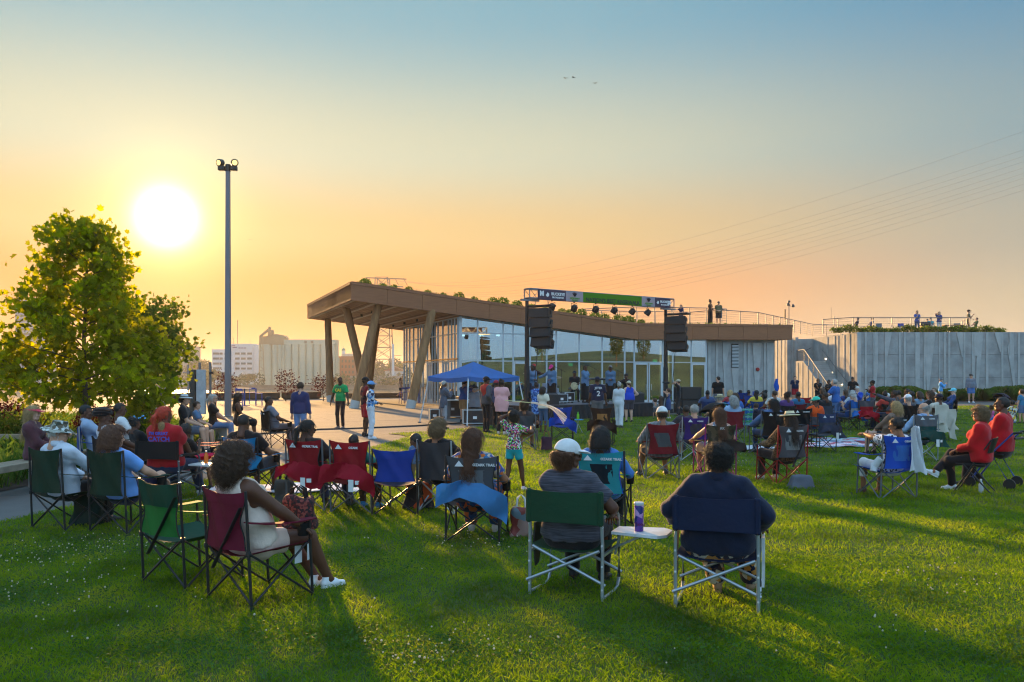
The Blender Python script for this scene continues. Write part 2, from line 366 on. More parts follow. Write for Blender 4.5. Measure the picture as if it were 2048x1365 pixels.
def grass_mat(key, c1, c2, c3, tr=.5, s=.8, tv=1.5):
    m = bpy.data.materials.new(key); m.use_nodes = True; nt = m.node_tree; N = nt.nodes; L = nt.links.new; b = N['Principled BSDF']; out = N['Material Output']
    b.inputs['Roughness'].default_value = .65; b.inputs['Specular IOR Level'].default_value = .15
    tc = N.new('ShaderNodeTexCoord'); n1 = N.new('ShaderNodeTexNoise'); n1.inputs['Scale'].default_value = s; n1.inputs['Detail'].default_value = 5; L(tc.outputs['Object'], n1.inputs[0])
    n2 = N.new('ShaderNodeTexNoise'); n2.inputs['Scale'].default_value = 45; n2.inputs['Detail'].default_value = 2; L(tc.outputs['Object'], n2.inputs[0])
    ad = N.new('ShaderNodeMath'); ad.operation = 'MULTIPLY_ADD'; L(n2.outputs['Fac'], ad.inputs[0]); ad.inputs[1].default_value = .55
    sb = N.new('ShaderNodeMath'); sb.operation = 'MULTIPLY_ADD'; L(n1.outputs['Fac'], sb.inputs[0]); sb.inputs[1].default_value = 1.25; sb.inputs[2].default_value = -.40; L(sb.outputs[0], ad.inputs[2])
    rp = N.new('ShaderNodeValToRGB'); e = rp.color_ramp.elements; e.new(.5)
    for i, (p, c) in enumerate(((.3, c1), (.52, c2), (.78, c3))): e[i].position = p; e[i].color = (*c, 1)
    L(ad.outputs[0], rp.inputs[0]); L(rp.outputs[0], b.inputs['Base Color'])
    t = N.new('ShaderNodeBsdfTranslucent'); hs = N.new('ShaderNodeHueSaturation'); hs.inputs['Value'].default_value = tv; hs.inputs['Saturation'].default_value = 1.1; L(rp.outputs[0], hs.inputs['Color']); L(hs.outputs[0], t.inputs[0])
    mx = N.new('ShaderNodeMixShader'); mx.inputs[0].default_value = tr; L(b.outputs[0], mx.inputs[1]); L(t.outputs[0], mx.inputs[2]); L(mx.outputs[0], out.inputs[0]); return m
M_grass = grass_mat('lawn grass', (.065, .115, .007), (.145, .24, .010), (.30, .33, .035), .5, 1.3, 1.7)
tag(link('lawn_grass', grass_mesh(), M_grass), 'short green grass with clover covering the whole lawn', 'grass', kind='stuff')
# ================================================================== the pavilion
pav = thing('pavilion', 'low glass pavilion with tilted brown green roof on slanting log columns', 'building')
M_fascia = mat('fascia wood', srgb(150, 98, 66), .6, .12, 2, .12, 30, stretch=(1, 1, 14))
M_cap = mat('fascia cap', srgb(140, 90, 60), .5, .1, 3)
M_plank = mat('soffit plank', srgb(178, 132, 92), .55, .22, 1.2, .1, 30)
M_plank2 = mat('pale soffit plank', srgb(205, 176, 142), .4, .2, 1.2); M_plank3 = mat('dark soffit plank', srgb(140, 98, 66), .55, .2, 1.2)
M_log = mat('log', srgb(150, 112, 76), .85, .3, 2.2, .6, 22, stretch=(3, 3, .5))
M_alu = mat('light aluminium', srgb(190, 200, 205), .4, .06, 3, metal=.35)
M_dark = mat('black metal', (.018, .018, .02), .5, .2, 5)
M_int = mat('interior wall', srgb(196, 178, 128), .85, .1, 1)
M_glass = glass_mat('facade glass', (.42, .55, .54), .34)
def ztop(t): return 6.92 - .1013 * t if t < 18.0 else 5.10 + .016 * (t - 18.0)
TE, SD, TH = 30.1, 15.4, 1.02
TC = [0.0, 2.0, 4.0, 6.0, 8.0, 10.0, 12.0, 14.0, 16.0, 18.0, 20.0, 22.0, 24.0, 26.0, 28.0, TE]
roof = MB()
rows_t = [[W(t, s, ztop(t) - .02) for t in TC] for s in (.12, SD - .1)]
rows_b = [[W(t, s, ztop(t) - TH + .12) for t in TC] for s in (.12, SD - .1)]
n = len(TC)
vs = rows_t[0] + rows_t[1] + rows_b[0] + rows_b[1]; fs = []
for i in range(n - 1):
    fs += [(i, i + 1, n + i + 1, n + i), (2 * n + i + 1, 2 * n + i, 3 * n + i, 3 * n + i + 1), (i, 2 * n + i, 2 * n + i + 1, i + 1), (n + i + 1, 3 * n + i + 1, 3 * n + i, n + i)]
fs += [(0, n, 3 * n, 2 * n), (n - 1, 3 * n - 1, 4 * n - 1, 2 * n - 1)]
roof.add(vs, fs); roof_o = roof.build('roof', M_cap, pav)
CAPH = .17
for i in range(n - 1):                       # front and back fascia panels, with open joints and a cap above
    t0, t1 = TC[i] + .008, TC[i + 1] - .008
    for s0, s1 in ((0.0, .10), (SD - .08, SD)):
        b = MB(); lean = .05 if s0 == 0 else 0
        v = [W(t, s + ln, z) for s in (s0, s1) for t, z, ln in ((t0, ztop(t0) - TH, lean), (t1, ztop(t1) - TH, lean), (t1, ztop(t1) - CAPH, 0), (t0, ztop(t0) - CAPH, 0))]
        b.add(v, [(0, 1, 2, 3), (7, 6, 5, 4), (0, 4, 5, 1), (1, 5, 6, 2), (2, 6, 7, 3), (3, 7, 4, 0)]); b.build('fascia_panel', M_fascia, roof_o)
for i in range(8):
    s0, s1 = .115 + i * (SD - .2) / 8 + .006, .115 + (i + 1) * (SD - .2) / 8 - .006
    for tt0, tt1 in ((.0, .10), (TE - .1, TE)):
        b = MB(); zz = ztop(tt0)
        v = [W(t, s, z) for t in (tt0, tt1) for s, z in ((s0, zz - TH), (s1, zz - TH), (s1, zz - CAPH), (s0, zz - CAPH))]
        b.add(v, [(0, 1, 2, 3), (7, 6, 5, 4), (0, 4, 5, 1), (1, 5, 6, 2), (2, 6, 7, 3), (3, 7, 4, 0)]); b.build('fascia_panel', M_fascia, roof_o)
b = MB()
for s in (.045, SD - .045):
    for i in range(n - 1): b.bar(W(TC[i], s, ztop(TC[i]) - CAPH / 2 + .005), W(TC[i + 1], s, ztop(TC[i + 1]) - CAPH / 2 + .005), .15, CAPH - .012)
for t in (.04, TE - .04): b.bar(W(t, .12, ztop(t) - CAPH / 2 + .003), W(t, SD - .12, ztop(t) - CAPH / 2 + .003), .15, CAPH - .014)
b.build('roof_edge_cap', M_cap, roof_o)
tt = .16
while tt < TE - .4:                          # soffit planks, laid back to front
    w = .24; b = MB(); za = ztop(tt + w / 2) - TH + .09
    v = [W(t, s, ztop(t) - TH + z) for z in (.035, .075) for t, s in ((tt, .13), (tt + w - .055, .13), (tt + w - .055, SD - .12), (tt, SD - .12))]
    b.add(v, [(3, 2, 1, 0), (4, 5, 6, 7), (0, 1, 5, 4), (1, 2, 6, 5), (2, 3, 7, 6), (3, 0, 4, 7)]); b.build('soffit_plank', (M_plank, M_plank2, M_plank, M_plank3)[int(tt * 10) % 4], roof_o); tt += w
b = MB().box((0, 0, 0), (.14, .14, .16), ch=.01); dl = b.mesh('soffit_lamp'); dl.materials.append(M_dark)
for t, s in ((2.2, 4.5), (2.2, 7.5), (2.2, 10.5), (5.4, 3.2), (5.4, 6), (5.4, 9), (5.4, 12)):
    link('soffit_lamp', dl, None, pav, W(t, s, ztop(t) - TH - .03))
# slanting log columns on concrete feet: base point, top point
def column(bx, by, tx, ty, r=.235):
    rel = Vector((tx, ty, 0)) - R0; zt = ztop(rel.dot(U)) - TH + .10
    b0, t0 = Vector((bx, by, .42)), Vector((tx, ty, zt)); pts = [b0.lerp(t0, k / 10) + Vector((rnd.uniform(-.012, .012), rnd.uniform(-.012, .012), 0)) for k in range(11)]
    c = MB().tube(pts, [r * (1.12 - .16 * k / 10) * rnd.uniform(.97, 1.03) for k in range(11)], 18).build('column', M_log, pav, True)
    d = (t0 - b0).normalized(); b1 = b0 - d * (.5 / d.z)
    MB().tube([b1, b0 + d * .02], r * 1.16, 18, cap=True).build('concrete_foot', M_conc3, c, True)
for c in ((-5.58, 46.0, -4.5, 46.6), (-8.72, 46.0, -7.45, 46.1), (-8.75, 50.0, -9.95, 49.4), (-10.3, 58.7, -9.55, 58.4), (-12.7, 57.7, -13.0, 58.2)): column(*c)
# front glazing
S0 = .8
def tx(px): k = (px - CXP) / F; return (9.006 + 45.34 * k) / (.9236 - .3833 * k)
vm = [tx(p) for p in (921, 955, 1006, 1026, 1060, 1093, 1112, 1158, 1204, 1249, 1268, 1325, 1345, 1382, 1412)]
Z1, Z2 = 2.68, 4.30
def zb(t): return ztop(t) - TH + .03
def pane(a, c, za0, za1, zc0, zc1, fr):
    b = MB(); v = [fr(p, d, z) for d in (-.012, .012) for p, z in ((a, za0), (c, zc0), (c, zc1), (a, za1))]
    b.add(v, [(0, 1, 2, 3), (7, 6, 5, 4), (0, 4, 5, 1), (1, 5, 6, 2), (2, 6, 7, 3), (3, 7, 4, 0)]); b.build('glass_pane', M_glass, pav)
frF = lambda p, d, z: W(p, S0 + d, z)
TL = vm[0]
frL = lambda p, d, z: W(TL + d, S0 + p, z)
frB = lambda p, d, z: W(p, SD - 2.2 + d, z)
def glazing(pos, fr, dirv, top, mw=.055, doors=(), Z2s=True, z0=.10):
    h = mw / 2
    for i, p in enumerate(pos):
        b = MB(); b.bar(fr(p, 0, .02), fr(p, 0, top(p)), .12, mw); b.build('mullion', M_alu, pav)
    for i in range(len(pos) - 1):
        a, c = pos[i] + h + .004, pos[i + 1] - h - .004
        two = Z2s and min(top(a), top(c)) > Z2 + .25
        levels = [Z1] + ([Z2] if two else [])
        for z in levels + [z0 - .06]:
            MB().bar(fr(a, 0, z), fr(c, 0, z), .10, .06 if z > .1 else .1).build('transom', M_alu, pav)
        b = MB(); b.bar(fr(a, 0, top(a) - .03), fr(c, 0, top(c) - .03), .10, .06); b.build('transom', M_alu, pav)
        cuts = [z0] + levels
        if i not in doors: pane(a, c, z0, Z1 - .035, z0, Z1 - .035, fr)
        if two: pane(a, c, Z1 + .035, Z2 - .035, Z1 + .035, Z2 - .035, fr); pane(a, c, Z2 + .035, top(a) - .07, Z2 + .035, top(c) - .07, fr)
        else: pane(a, c, Z1 + .035, top(a) - .07, Z1 + .035, top(c) - .07, fr)
M_door = mat('white door frame', srgb(205, 210, 212), .45, .05, 3)
def glass_door(a, c, fr, z1=Z1 - .04, leaves=2):
    w = (c - a) / leaves
    for k in range(leaves):
        d0, d1 = a + k * w + .012, a + (k + 1) * w - .012; f = .11
        dr = MB()
        dr.bar(fr(d0 + f / 2, 0, .03), fr(d0 + f / 2, 0, z1), .07, f); dr.bar(fr(d1 - f / 2, 0, .03), fr(d1 - f / 2, 0, z1), .07, f)
        dr.bar(fr(d0 + f, 0, .15), fr(d1 - f, 0, .15), .066, .24); dr.bar(fr(d0 + f, 0, z1 - .06), fr(d1 - f, 0, z1 - .06), .066, .12)
        door = dr.build('door', M_door, pav)
        b = MB(); v = [fr(p, d, z) for d in (-.01, .01) for p, z in ((d0 + f, .28), (d1 - f, .28), (d1 - f, z1 - .13), (d0 + f, z1 - .13))]
        b.add(v, [(0, 1, 2, 3), (7, 6, 5, 4), (0, 4, 5, 1), (1, 5, 6, 2), (2, 6, 7, 3), (3, 7, 4, 0)]); b.build('door_glass', M_glass, door)
        hx = d1 - .16 if k == 0 else d0 + .16
        MB().tube([fr(hx, -.09, .9), fr(hx, -.09, 1.3)], .014, 6).build('handle', M_alu, door)
glazing(vm, frF, U, zb, doors=(3, 10, 13))
glass_door(vm[10] + .03, vm[11] - .03, frF); glass_door(vm[13] + .03, vm[14] - .03, frF, leaves=1); glass_door(vm[3] + .03, vm[4] - .03, frF, leaves=1)
# side glazing (towards the river) and the back wall of glass
sp = [0.0, .45, 1.0, 1.6, 2.2, 3.3, 4.3, 4.9, 5.5, 6.6, 7.6, 8.2, 8.8, 9.9, 10.9, 11.7, 12.4]
zbL = lambda p: zb(TL) - .02
glazing(sp[1:], frL, NN, zbL, doors=(3, 7, 11))
for k in (3, 7, 11): glass_door(sp[1:][k] + .03, sp[1:][k + 1] - .03, frL, leaves=2)
MB().bar(frL(0, 0, .02), frL(0, 0, zbL(0)), .16, .16).build('corner_post', M_alu, pav)
MB().bar(frL(.2, -.12, Z1 + .12), frL(12.4, -.12, Z1 + .12), .06, .07).build('rail', mat('brass rail', srgb(190, 150, 90), .4, .1, 3, metal=.5), pav)
bp = [TL + k * 1.45 for k in range(13)]
glazing(bp, frB, U, zb, mw=.07, Z2s=False)
# interior: floor, core, slanting posts, ceiling lights, exit sign
MB().add([W(t, s, .006) for t, s in ((TL, S0), (vm[-1], S0), (TE - 1, SD - 2.2), (TL, SD - 2.2))], [(0, 1, 2, 3)]).build('interior_floor', mat('interior floor', srgb(160, 140, 105), .4, .1, 2), pav)
b = MB(); v = [W(t, s, z) for z in (.01, 3.9) for t, s in ((17.5, 7.0), (24.0, 7.0), (24.0, 12.5), (17.5, 12.5))]
b.add(v, [(3, 2, 1, 0), (4, 5, 6, 7), (0, 1, 5, 4), (1, 2, 6, 5), (2, 3, 7, 6), (3, 0, 4, 7)]); b.build('interior_core', M_int, pav)
for t, s, dt in ((9.0, 6.0, .7), (10.2, 9.5, -.6), (12.6, 5.2, .6), (14.2, 9.0, -.7), (15.6, 6.0, .5), (18.5, 4.5, .4), (21.0, 4.8, -.5)):
    b = MB(); b.add([W(t + q, s + r, z) for q, r, z in ((-.16, -.12, .01), (.16, -.12, .01), (.16, .12, .01), (-.16, .12, .01))] + [W(t + dt + q, s + r, zb(t) + .05) for q, r in ((-.4, -.12), (.4, -.12), (.4, .12), (-.4, .12))],
          [(3, 2, 1, 0), (4, 5, 6, 7), (0, 1, 5, 4), (1, 2, 6, 5), (2, 3, 7, 6), (3, 0, 4, 7)]); b.build('interior_post', M_int, pav)
M_lampon = mat('lit ceiling lamp', (.9, .95, 1), .5, 0, 1, emit=2.0)
for px, py in ((926, 673), (963, 673), (996, 673)):
    c = P(px, py, 50.3); c -= Vector((0, 0, 0)); MB().lathe([(.10, 0), (.12, .02), (.12, .1)], c, 10).build('ceiling_lamp', M_lampon, pav)
M_exit = mat('exit sign', (.05, .75, .25), .5, 0, 1, emit=.6)
for px, py in ((1141, 730), (1310, 722)):
    c = P(px, py, 55.0); MB().box(c, (.32, .04, .18), rz=math.atan2(U.y, U.x)).build('exit_sign', M_exit, pav)
# cast concrete end of the front, with ribs
TW = 29.25
def slab_wall(name, a, c, z0, z1, fr, depth, m, parent):
    b = MB(); v = [fr(p, d, z) for d in (0, depth) for p, z in ((a, z0), (c, z0), (c, z1(c) if callable(z1) else z1), (a, z1(a) if callable(z1) else z1))]
    b.add(v, [(0, 1, 2, 3), (7, 6, 5, 4), (0, 4, 5, 1), (1, 5, 6, 2), (2, 6, 7, 3), (3, 7, 4, 0)]); return b.build(name, m, parent)
def rib(poly, fr, parent, proud=.05):
    b = MB().prism(poly, -proud, -.002, lambda a, z, d: fr(a, d, z)); return b.build('rib', M_conc3, parent)
cw = slab_wall('concrete_wall', vm[-1] + .06, TW, 0.0, lambda t: zb(t) - .03, frF, .35, M_conc2, pav)
L0, H0 = vm[-1], 4.05
for x, w in ((.12, .22), (.75, .16), (3.0, .18), (3.35, .22), (4.7, .14)): rib([(L0 + x, .02), (L0 + x + w, .02), (L0 + x + w, H0), (L0 + x, H0)], frF, cw)
rib([(L0 + 1.35, 2.2), (L0 + 1.5, 2.2), (L0 + 1.9, H0), (L0 + 1.3, H0)], frF, cw); rib([(L0 + 1.42, .02), (L0 + 1.55, .02), (L0 + 1.5, 2.19), (L0 + 1.4, 2.19)], frF, cw)
rib([(L0 + 2.28, .02), (L0 + 2.5, .02), (L0 + 2.6, 2.3), (L0 + 2.02, 2.3)], frF, cw)
rib([(L0 + 4.0, .02), (L0 + 4.2, .02), (L0 + 4.5, H0), (L0 + 3.75, H0)], frF, cw); rib([(L0 + 5.0, .02), (L0 + 5.15, .02), (L0 + 5.6, H0), (L0 + 4.95, H0)], frF, cw)
louv = MB()
for k in range(16): louv.bar(frF(L0 + 2.06, -.03, 2.45 + k * .095), frF(L0 + 2.56, -.03, 2.45 + k * .095), .05, .03)
louv_o = MB().bar(frF(L0 + 2.03, -.012, 3.15), frF(L0 + 2.60, -.012, 3.15), .02, 1.62).build('louvre_vent', M_dark, cw)
for k in range(16): MB().bar(frF(L0 + 2.06, -.05, 2.42 + k * .095), frF(L0 + 2.57, -.05, 2.42 + k * .095), .05, .05).build('louvre_slat', M_alu, cw)
MB().lathe([(.10, 0), (.13, .02), (.13, .10), (.09, .15)], frF(L0 + 4.15, -.05, 2.25), 12, Matrix.Rotation(R(90) , 3, 'X')).build('alarm_bell', mat('red paint', (.35, .02, .02), .4), cw, True)
MB().box(frF(L0 + .95, -.09, 1.55), (.14, .12, .12), math.atan2(U.y, U.x), .01).build('wall_light', M_alu, cw)
sw = slab_wall('side_wall', S0 + .36, SD - 2.2, 0, zb(TW) - .03, lambda p, d, z: W(TW - .35 + d, p, z), .35, M_conc2, pav)
# roof garden: clumps of sedum along the front edge
def leaf_cloud(n, cen, rad, size, seed, shape=None, squash=1.0, aspect=1.6):
    "n leaf faces spread through an ellipsoid; returns V, F"
    r = np.random.default_rng(seed); d = r.normal(size=(n, 3)); d /= np.linalg.norm(d, axis=1)[:, None]
    q = d * (r.uniform(.25, 1, (n, 1)) ** .5) * np.asarray(rad) + np.asarray(cen)
    return leaf_faces(q, size, r, d, aspect)
LEAF = {'quad': np.array([(0, 0), (.5, .45), (0, 1), (-.5, .45)]),
        'lobed': np.array([(0, 0), (.28, .10), (.55, .28), (.36, .46), (.5, .8), (.2, .72), (0, 1.02), (-.2, .72), (-.5, .8), (-.36, .46), (-.55, .28), (-.28, .10)])}
def leaf_faces(q, size, r, d=None, aspect=1.6, shape='quad', droop=.25):
    n = len(q); a = r.normal(size=(n, 3)) * .8 + (0 if d is None else d * .9); a[:, 2] -= droop; a /= np.linalg.norm(a, axis=1)[:, None]
    t = r.normal(size=(n, 3)); t -= (t * a).sum(1)[:, None] * a; t /= np.linalg.norm(t, axis=1)[:, None]
    nn = np.cross(a, t); s = size * r.uniform(.6, 1.25, n); pr = LEAF[shape]; k = len(pr)
    V = q[:, None, :] + s[:, None, None] * (pr[None, :, 1:2] * a[:, None, :] + pr[None, :, 0:1] / aspect * t[:, None, :]) + (s[:, None, None] * .18) * (np.abs(pr[None, :, 0:1]) * 2 - .4) * nn[:, None, :]
    return V.reshape(-1, 3), np.arange(n * k).reshape(n, k)
M_sedum = grass_mat('sedum', (.06, .11, .02), (.12, .20, .03), (.22, .27, .05), .35, 3)
sed = []
for k in range(4):
    V1, F1 = leaf_cloud(420, (0, 0, .14), (.34, .34, .24), .11, 40 + k); V1[:, 2] = np.abs(V1[:, 2]); me = np_mesh('foliage', V1, F1); me.materials.append(M_sedum); sed.append(me)
tr_ = random.Random(5); t = .9
ORD = 'first second third fourth fifth sixth seventh eighth ninth tenth eleventh twelfth thirteenth fourteenth fifteenth sixteenth seventeenth eighteenth nineteenth twentieth twenty-first twenty-second twenty-third twenty-fourth twenty-fifth'.split(); n_s = 0
while t < 19.5:
    tag(link('sedum_clump', sed[tr_.randrange(4)], None, None, W(t, .45 + tr_.uniform(0, .25), ztop(t) - .02), (0, 0, tr_.uniform(0, 6)), tr_.uniform(.65, 1.2) * (.8 if t < 8 else 1.15)), '%s sedum clump along the brown roof edge, counted from the log columns' % ORD[n_s], 'plant', 'sedum clumps along the roof edge'); n_s += 1; t += tr_.uniform(.55, 1.15)
V1, F1 = [], 0
r_ = np.random.default_rng(4); q = np.stack([r_.uniform(.3, TE - .3, 5000), r_.uniform(.25, SD - .3, 5000)], 1)
q = np.array([tuple(W(a, s, ztop(a))) for a, s in q]); Vg, Fg = leaf_faces(q, .16, r_, np.tile([0, 0, 1.6], (len(q), 1)), 3, droop=-.5)
gr = link('roof_grass', np_mesh('roof_grass', Vg, Fg), M_sedum, roof_o); gr['kind'] = 'stuff'
# ================================================================== concrete walls, stair and terrace on the right
M_rail = mat('rail steel', srgb(112, 114, 116), .35, .08, 4, metal=.7)
M_wire = mat('wire', srgb(120, 122, 124), .4, .05, 4, metal=.7)
YW, ZW = 61.0, 5.05
frR = lambda p, d, z: Vector((p, YW + d, z))
rw = thing('terrace_wall', 'long pale cast concrete terrace wall with tapered vertical ribs', 'wall')
slab_wall('wall_body', 25.5, 70, 0, ZW, frR, .45, M_conc2, rw)
def wx(px): return (px - CXP) / F * YW
for x, w in ((1714, 8), (1729, 4), (1797, 4), (1807, 4), (1830, 9), (1847, 4), (1877, 3), (1887, 4), (1896, 4), (1926, 4), (1943, 6), (1971, 5), (2002, 4), (2035, 4), (2065, 6), (2100, 4)):
    rib([(wx(x), .02), (wx(x + w), .02), (wx(x + w), ZW - .01), (wx(x), ZW - .01)], frR, rw)
for pts in (((1746, 0), (1749, 0), (1755, 2.5), (1755, 5.04), (1746, 5.04)), ((1769, 0), (1772, 0), (1774, 3.2), (1783, 5.04), (1769, 5.04)), ((1853, .4), (1856, .4), (1870, 5.04), (1848, 5.04)), ((1923, 3.2), (1925, 3.2), (1925, 5.04), (1912, 5.04)),
            ((1950, .3), (1954, .3), (1966, 5.04), (1954, 5.04)), ((1999, 3.6), (2001, 3.6), (2002, 5.04), (1988, 5.04)), ((2026, 1.0), (2029, 1.0), (2026, 5.04), (2014, 3.9)), ((2080, .5), (2083, .5), (2096, 5.04), (2078, 5.04))):
    rib([(wx(x), max(z, .02)) for x, z in pts], frR, rw, .065)
for x0, x1 in ((1749, 1753), (1853, 1860), (1947, 1954), (2018, 2023)):
    rib([(wx(x0), 3.3), (wx(x1), 3.3), (wx(x1), 5.04), (wx(x0), 5.04)], frR, rw, .09)
for zz in (1.7, 3.4):
    MB().bar(frR(25.6, -.012, zz), frR(60, -.012, zz), .02, .015).build('formwork_line', mat('concrete seam', srgb(105, 106, 105), .9), rw)
XL, XR = 23.7, 25.5
st = thing('stair', 'concrete outdoor stair with steel railings between pale concrete walls', 'stair')
N_ST = 18; Y0s = 61.9; RUN, RIS = .297, .167
for k in range(N_ST):
    MB().box(((XL + XR) / 2 + .12, Y0s + RUN * (k + .5) + .004, RIS * (k + 1) / 2), (XR - XL - .26, RUN + .02, RIS * (k + 1)), ch=.012).build('step', M_conc3, st)
ZL = N_ST * RIS; YL = Y0s + N_ST * RUN
MB().box(((XL + XR) / 2 + .12, YL + 1.3, ZL / 2), (XR - XL - .26, 2.55, ZL), ch=.01).build('landing', M_conc3, st)
side = [(Y0s - .3, 0), (76, 0), (76, ZW), (YL + 1.75, ZW), (YL + 1.75, ZL + .05), (YL - .05, ZL + .05), (Y0s - .3, .18)]
frS = lambda p, z, d: Vector((XL + d, p, z))
sidew = MB().prism(side, 0, .25, frS).build('side_wall', M_conc2, st)
for k, (a, w, h) in enumerate(((63.1, .10, 1.0), (64.0, .12, 1.6), (65.0, .08, 2.0), (66.0, .1, 2.6), (67.2, .14, 2.9), (68.3, .1, 2.9), (69.6, .22, 5), (70.6, .1, 5), (71.6, .3, 5), (72.6, .1, 5), (73.6, .25, 5), (74.6, .1, 5))):
    MB().prism([(a, .02), (a + w, .02), (a + w * 1.8, h), (a, h)], -.045, -.002, frS).build('rib', M_conc3, sidew)
cheek = MB().box((XR + .18, (YW + YL + 4) / 2 + .3, ZW / 2), (.36, YL + 4 - YW - .2, ZW - .02)).build('cheek_wall', M_conc2, st)
for a, w in ((62.2, .12), (63.3, .3), (64.4, .1), (65.2, .35), (66.6, .12)):
    MB().box((XR - .03, a, ZW / 2 + .4), (.06, w, ZW - 1.0)).build('rib', M_conc3, cheek)
MB().box(((23.3 + 30) / 2, YL + 2.75, ZW / 2 - .05), (6.7, .3, ZW - .1)).build('back_wall', M_conc2, st)
def rail_run(parent, pts, h=1.07, posts=None, wires=6, m=None, r=.028, post_r=.02, step=1.4):
    m = m or M_rail; pts = [Vector(p) for p in pts]; up = Vector((0, 0, 1))
    MB().tube([p + up * h for p in pts], r, 8).build('handrail', m, parent, True)
    for a, c in zip(pts[:-1], pts[1:]):
        L = (c - a).length; n = max(1, round(L / step))
        for k in range(n + (1 if c is pts[-1] else 0)):
            p = a.lerp(c, k / n); MB().bar(p, p + up * (h - .02), .05, .035).build('post', m, parent)
    w = MB()
    for k in range(wires): w.tube([p + up * (.12 + (h - .22) * k / (wires - 1)) for p in pts], .007, 4)
    o = w.build('wire_infill', M_wire, parent); o['kind'] = 'stuff'
rail_run(st, [(XL + .13, Y0s + .2, RIS), (XL + .13, YL, ZL), (XL + .13, YL + 1.7, ZL)], .95, wires=9, step=1.2)
hr = MB(); hr.tube([(XR - .08, Y0s - .1, .95), (XR - .08, YL + .4, ZL + .95), (XR - 1.2, YL + 2.5, ZL + 1.05), (XL - .2, YL + 2.5, ZL + 2.0)][:2], .03, 8).build('wall_handrail', M_rail, st, True)
MB().tube([(XR - .2, YL + 2.52, ZL + 1.2), (XR - .9, YL + 2.52, ZL + .85), (XR - 1.9, YL + 2.52, ZL + .85)], .03, 8).build('wall_handrail', M_rail, st, True)
M_steplight = mat('step light', (1, .8, .5), .5, 0, 1, emit=5)
for a, z in ((63.6, 1.15), (65.4, 2.1), (67.0, 3.2)): MB().box((XR - .012, a, z), (.03, .3, .06)).build('step_light', M_steplight, st)
# terrace railings on the roofs
tr = thing('terrace_railing', 'steel wire railing round the seating terrace above the concrete wall', 'railing')
tz = ZW + .1
rail_run(tr, [(wx(1692), YW + 4.5, tz), (wx(1731), YW + 2.2, tz), (wx(1972), YW + 2.2, tz), (wx(1972) + 1.5, YW + 6.0, tz)], 1.15)
rr = thing('ramp_railing', 'long steel railing along the walkway between roof and terrace', 'railing')
rail_run(rr, [W(26.5, 3.0, 5.4), W(29.8, 3.2, 5.35), (24.6, 67.5, 5.05), (31.0, 69.5, 4.95)], 1.0)
rd = thing('roof_deck_railing', 'steel railing round the lookout deck on the brown roof', 'railing')
dz = 5.25
rail_run(rd, [W(16.2, 4.5, dz - .1), W(19.0, 2.0, dz - .05), W(24.5, 2.0, dz + .05), W(26.6, 2.6, dz + .1), W(26.0, 6, dz + .1), W(18, 7.5, dz + .1)], 1.1)
dk = MB(); dk.add([W(16, 4.6, dz - .06), W(19, 2.0, dz - .06), W(26.7, 2.4, dz - .06), W(26.2, 6.4, dz - .06), W(17.5, 8, dz - .06)], [(0, 1, 2, 3, 4)]); dk.build('roof_deck', M_conc3, rd)
MB().add([(25.6, YW + .5, ZW - .01), (70, YW + .5, ZW - .01), (70, YW + 14, ZW - .01), (25.6, YW + 14, ZW - .01)], [(0, 1, 2, 3)]).build('terrace_floor', M_conc3, rw)
# security camera mast, speaker box and antenna on the roof
cm = thing('camera_mast', 'thin roof mast carrying two security cameras', 'mast', P(1578, 648, 60.5))
MB().tube([(0, 0, 0), (0, 0, 1.55)], .03, 8).build('pole', M_rail, cm); MB().bar((0, 0, 1.3), (.28, 0, 1.3), .03, .03).build('arm', M_rail, cm)
for x, z in ((-.05, 1.42), (.3, 1.32)):
    MB().lathe([(.11, -.1), (.12, 0), (.06, .1), (.02, .13)], (x, 0, z), 10).build('security_camera', mat('dark grey plastic', (.06, .065, .07), .5), cm, True)
MB().lathe([(.05, 0), (.10, .04), (.09, .12), (.03, .16)], (0, 0, 1.55), 10).build('dome_camera', MATS['dark grey plastic'], cm, True)
sb = thing('roof_sign_post', 'flat dark post standing on the roof beside camera mast', 'post', P(1570, 648, 60.5)); MB().box((0, 0, .75), (.09, .05, .62), ch=.01).build('panel', M_dark, sb); MB().box((0, 0, .25), (.04, .04, .5)).build('pole', M_dark, sb)
an = thing('antenna_mast', 'slim antenna mast behind the walkway railing', 'antenna', P(1668, 668, 66)); MB().tube([(0, 0, 0), (0, 0, 1.4)], .025, 6).build('pole', M_rail, an); MB().tube([(-.22, 0, 1.2), (-.22, 0, 2.1)], .012, 5).build('whip', M_rail, an); MB().bar((0, 0, 1.2), (-.22, 0, 1.2), .02, .02).build('arm', M_rail, an)
# ================================================================== tall floodlight pole
lp = thing('floodlight_pole', 'tall square grey floodlight pole on the plaza', 'lamp post', G(456, 833))
M_pole = mat('grey pole paint', srgb(116, 120, 126), .45, .08, 1, metal=.2)
MB().add([(x * .118, y * .118, 0) for x, y in ((-1, -1), (1, -1), (1, 1), (-1, 1))] + [(x * .08, y * .08, 10.9) for x, y in ((-1, -1), (1, -1), (1, 1), (-1, 1))], [(3, 2, 1, 0), (4, 5, 6, 7), (0, 1, 5, 4), (1, 2, 6, 5), (2, 3, 7, 6), (3, 0, 4, 7)]).build('pole', M_pole, lp)
MB().box((0, 0, .02), (.42, .42, .04), ch=.01).build('base_plate', M_pole, lp)
M_lamp = mat('floodlight body', (.04, .035, .03), .4); M_lens = mat('floodlight lens sun glow', (.9, .6, .2), .2, 0, 1, emit=.8)  # lens emission imitates the sun glowing in the lamp glass
MB().tube([(0, 0, 10.85), (0, 0, 11.15)], .12, 10).build('collar', M_lamp, lp, True)
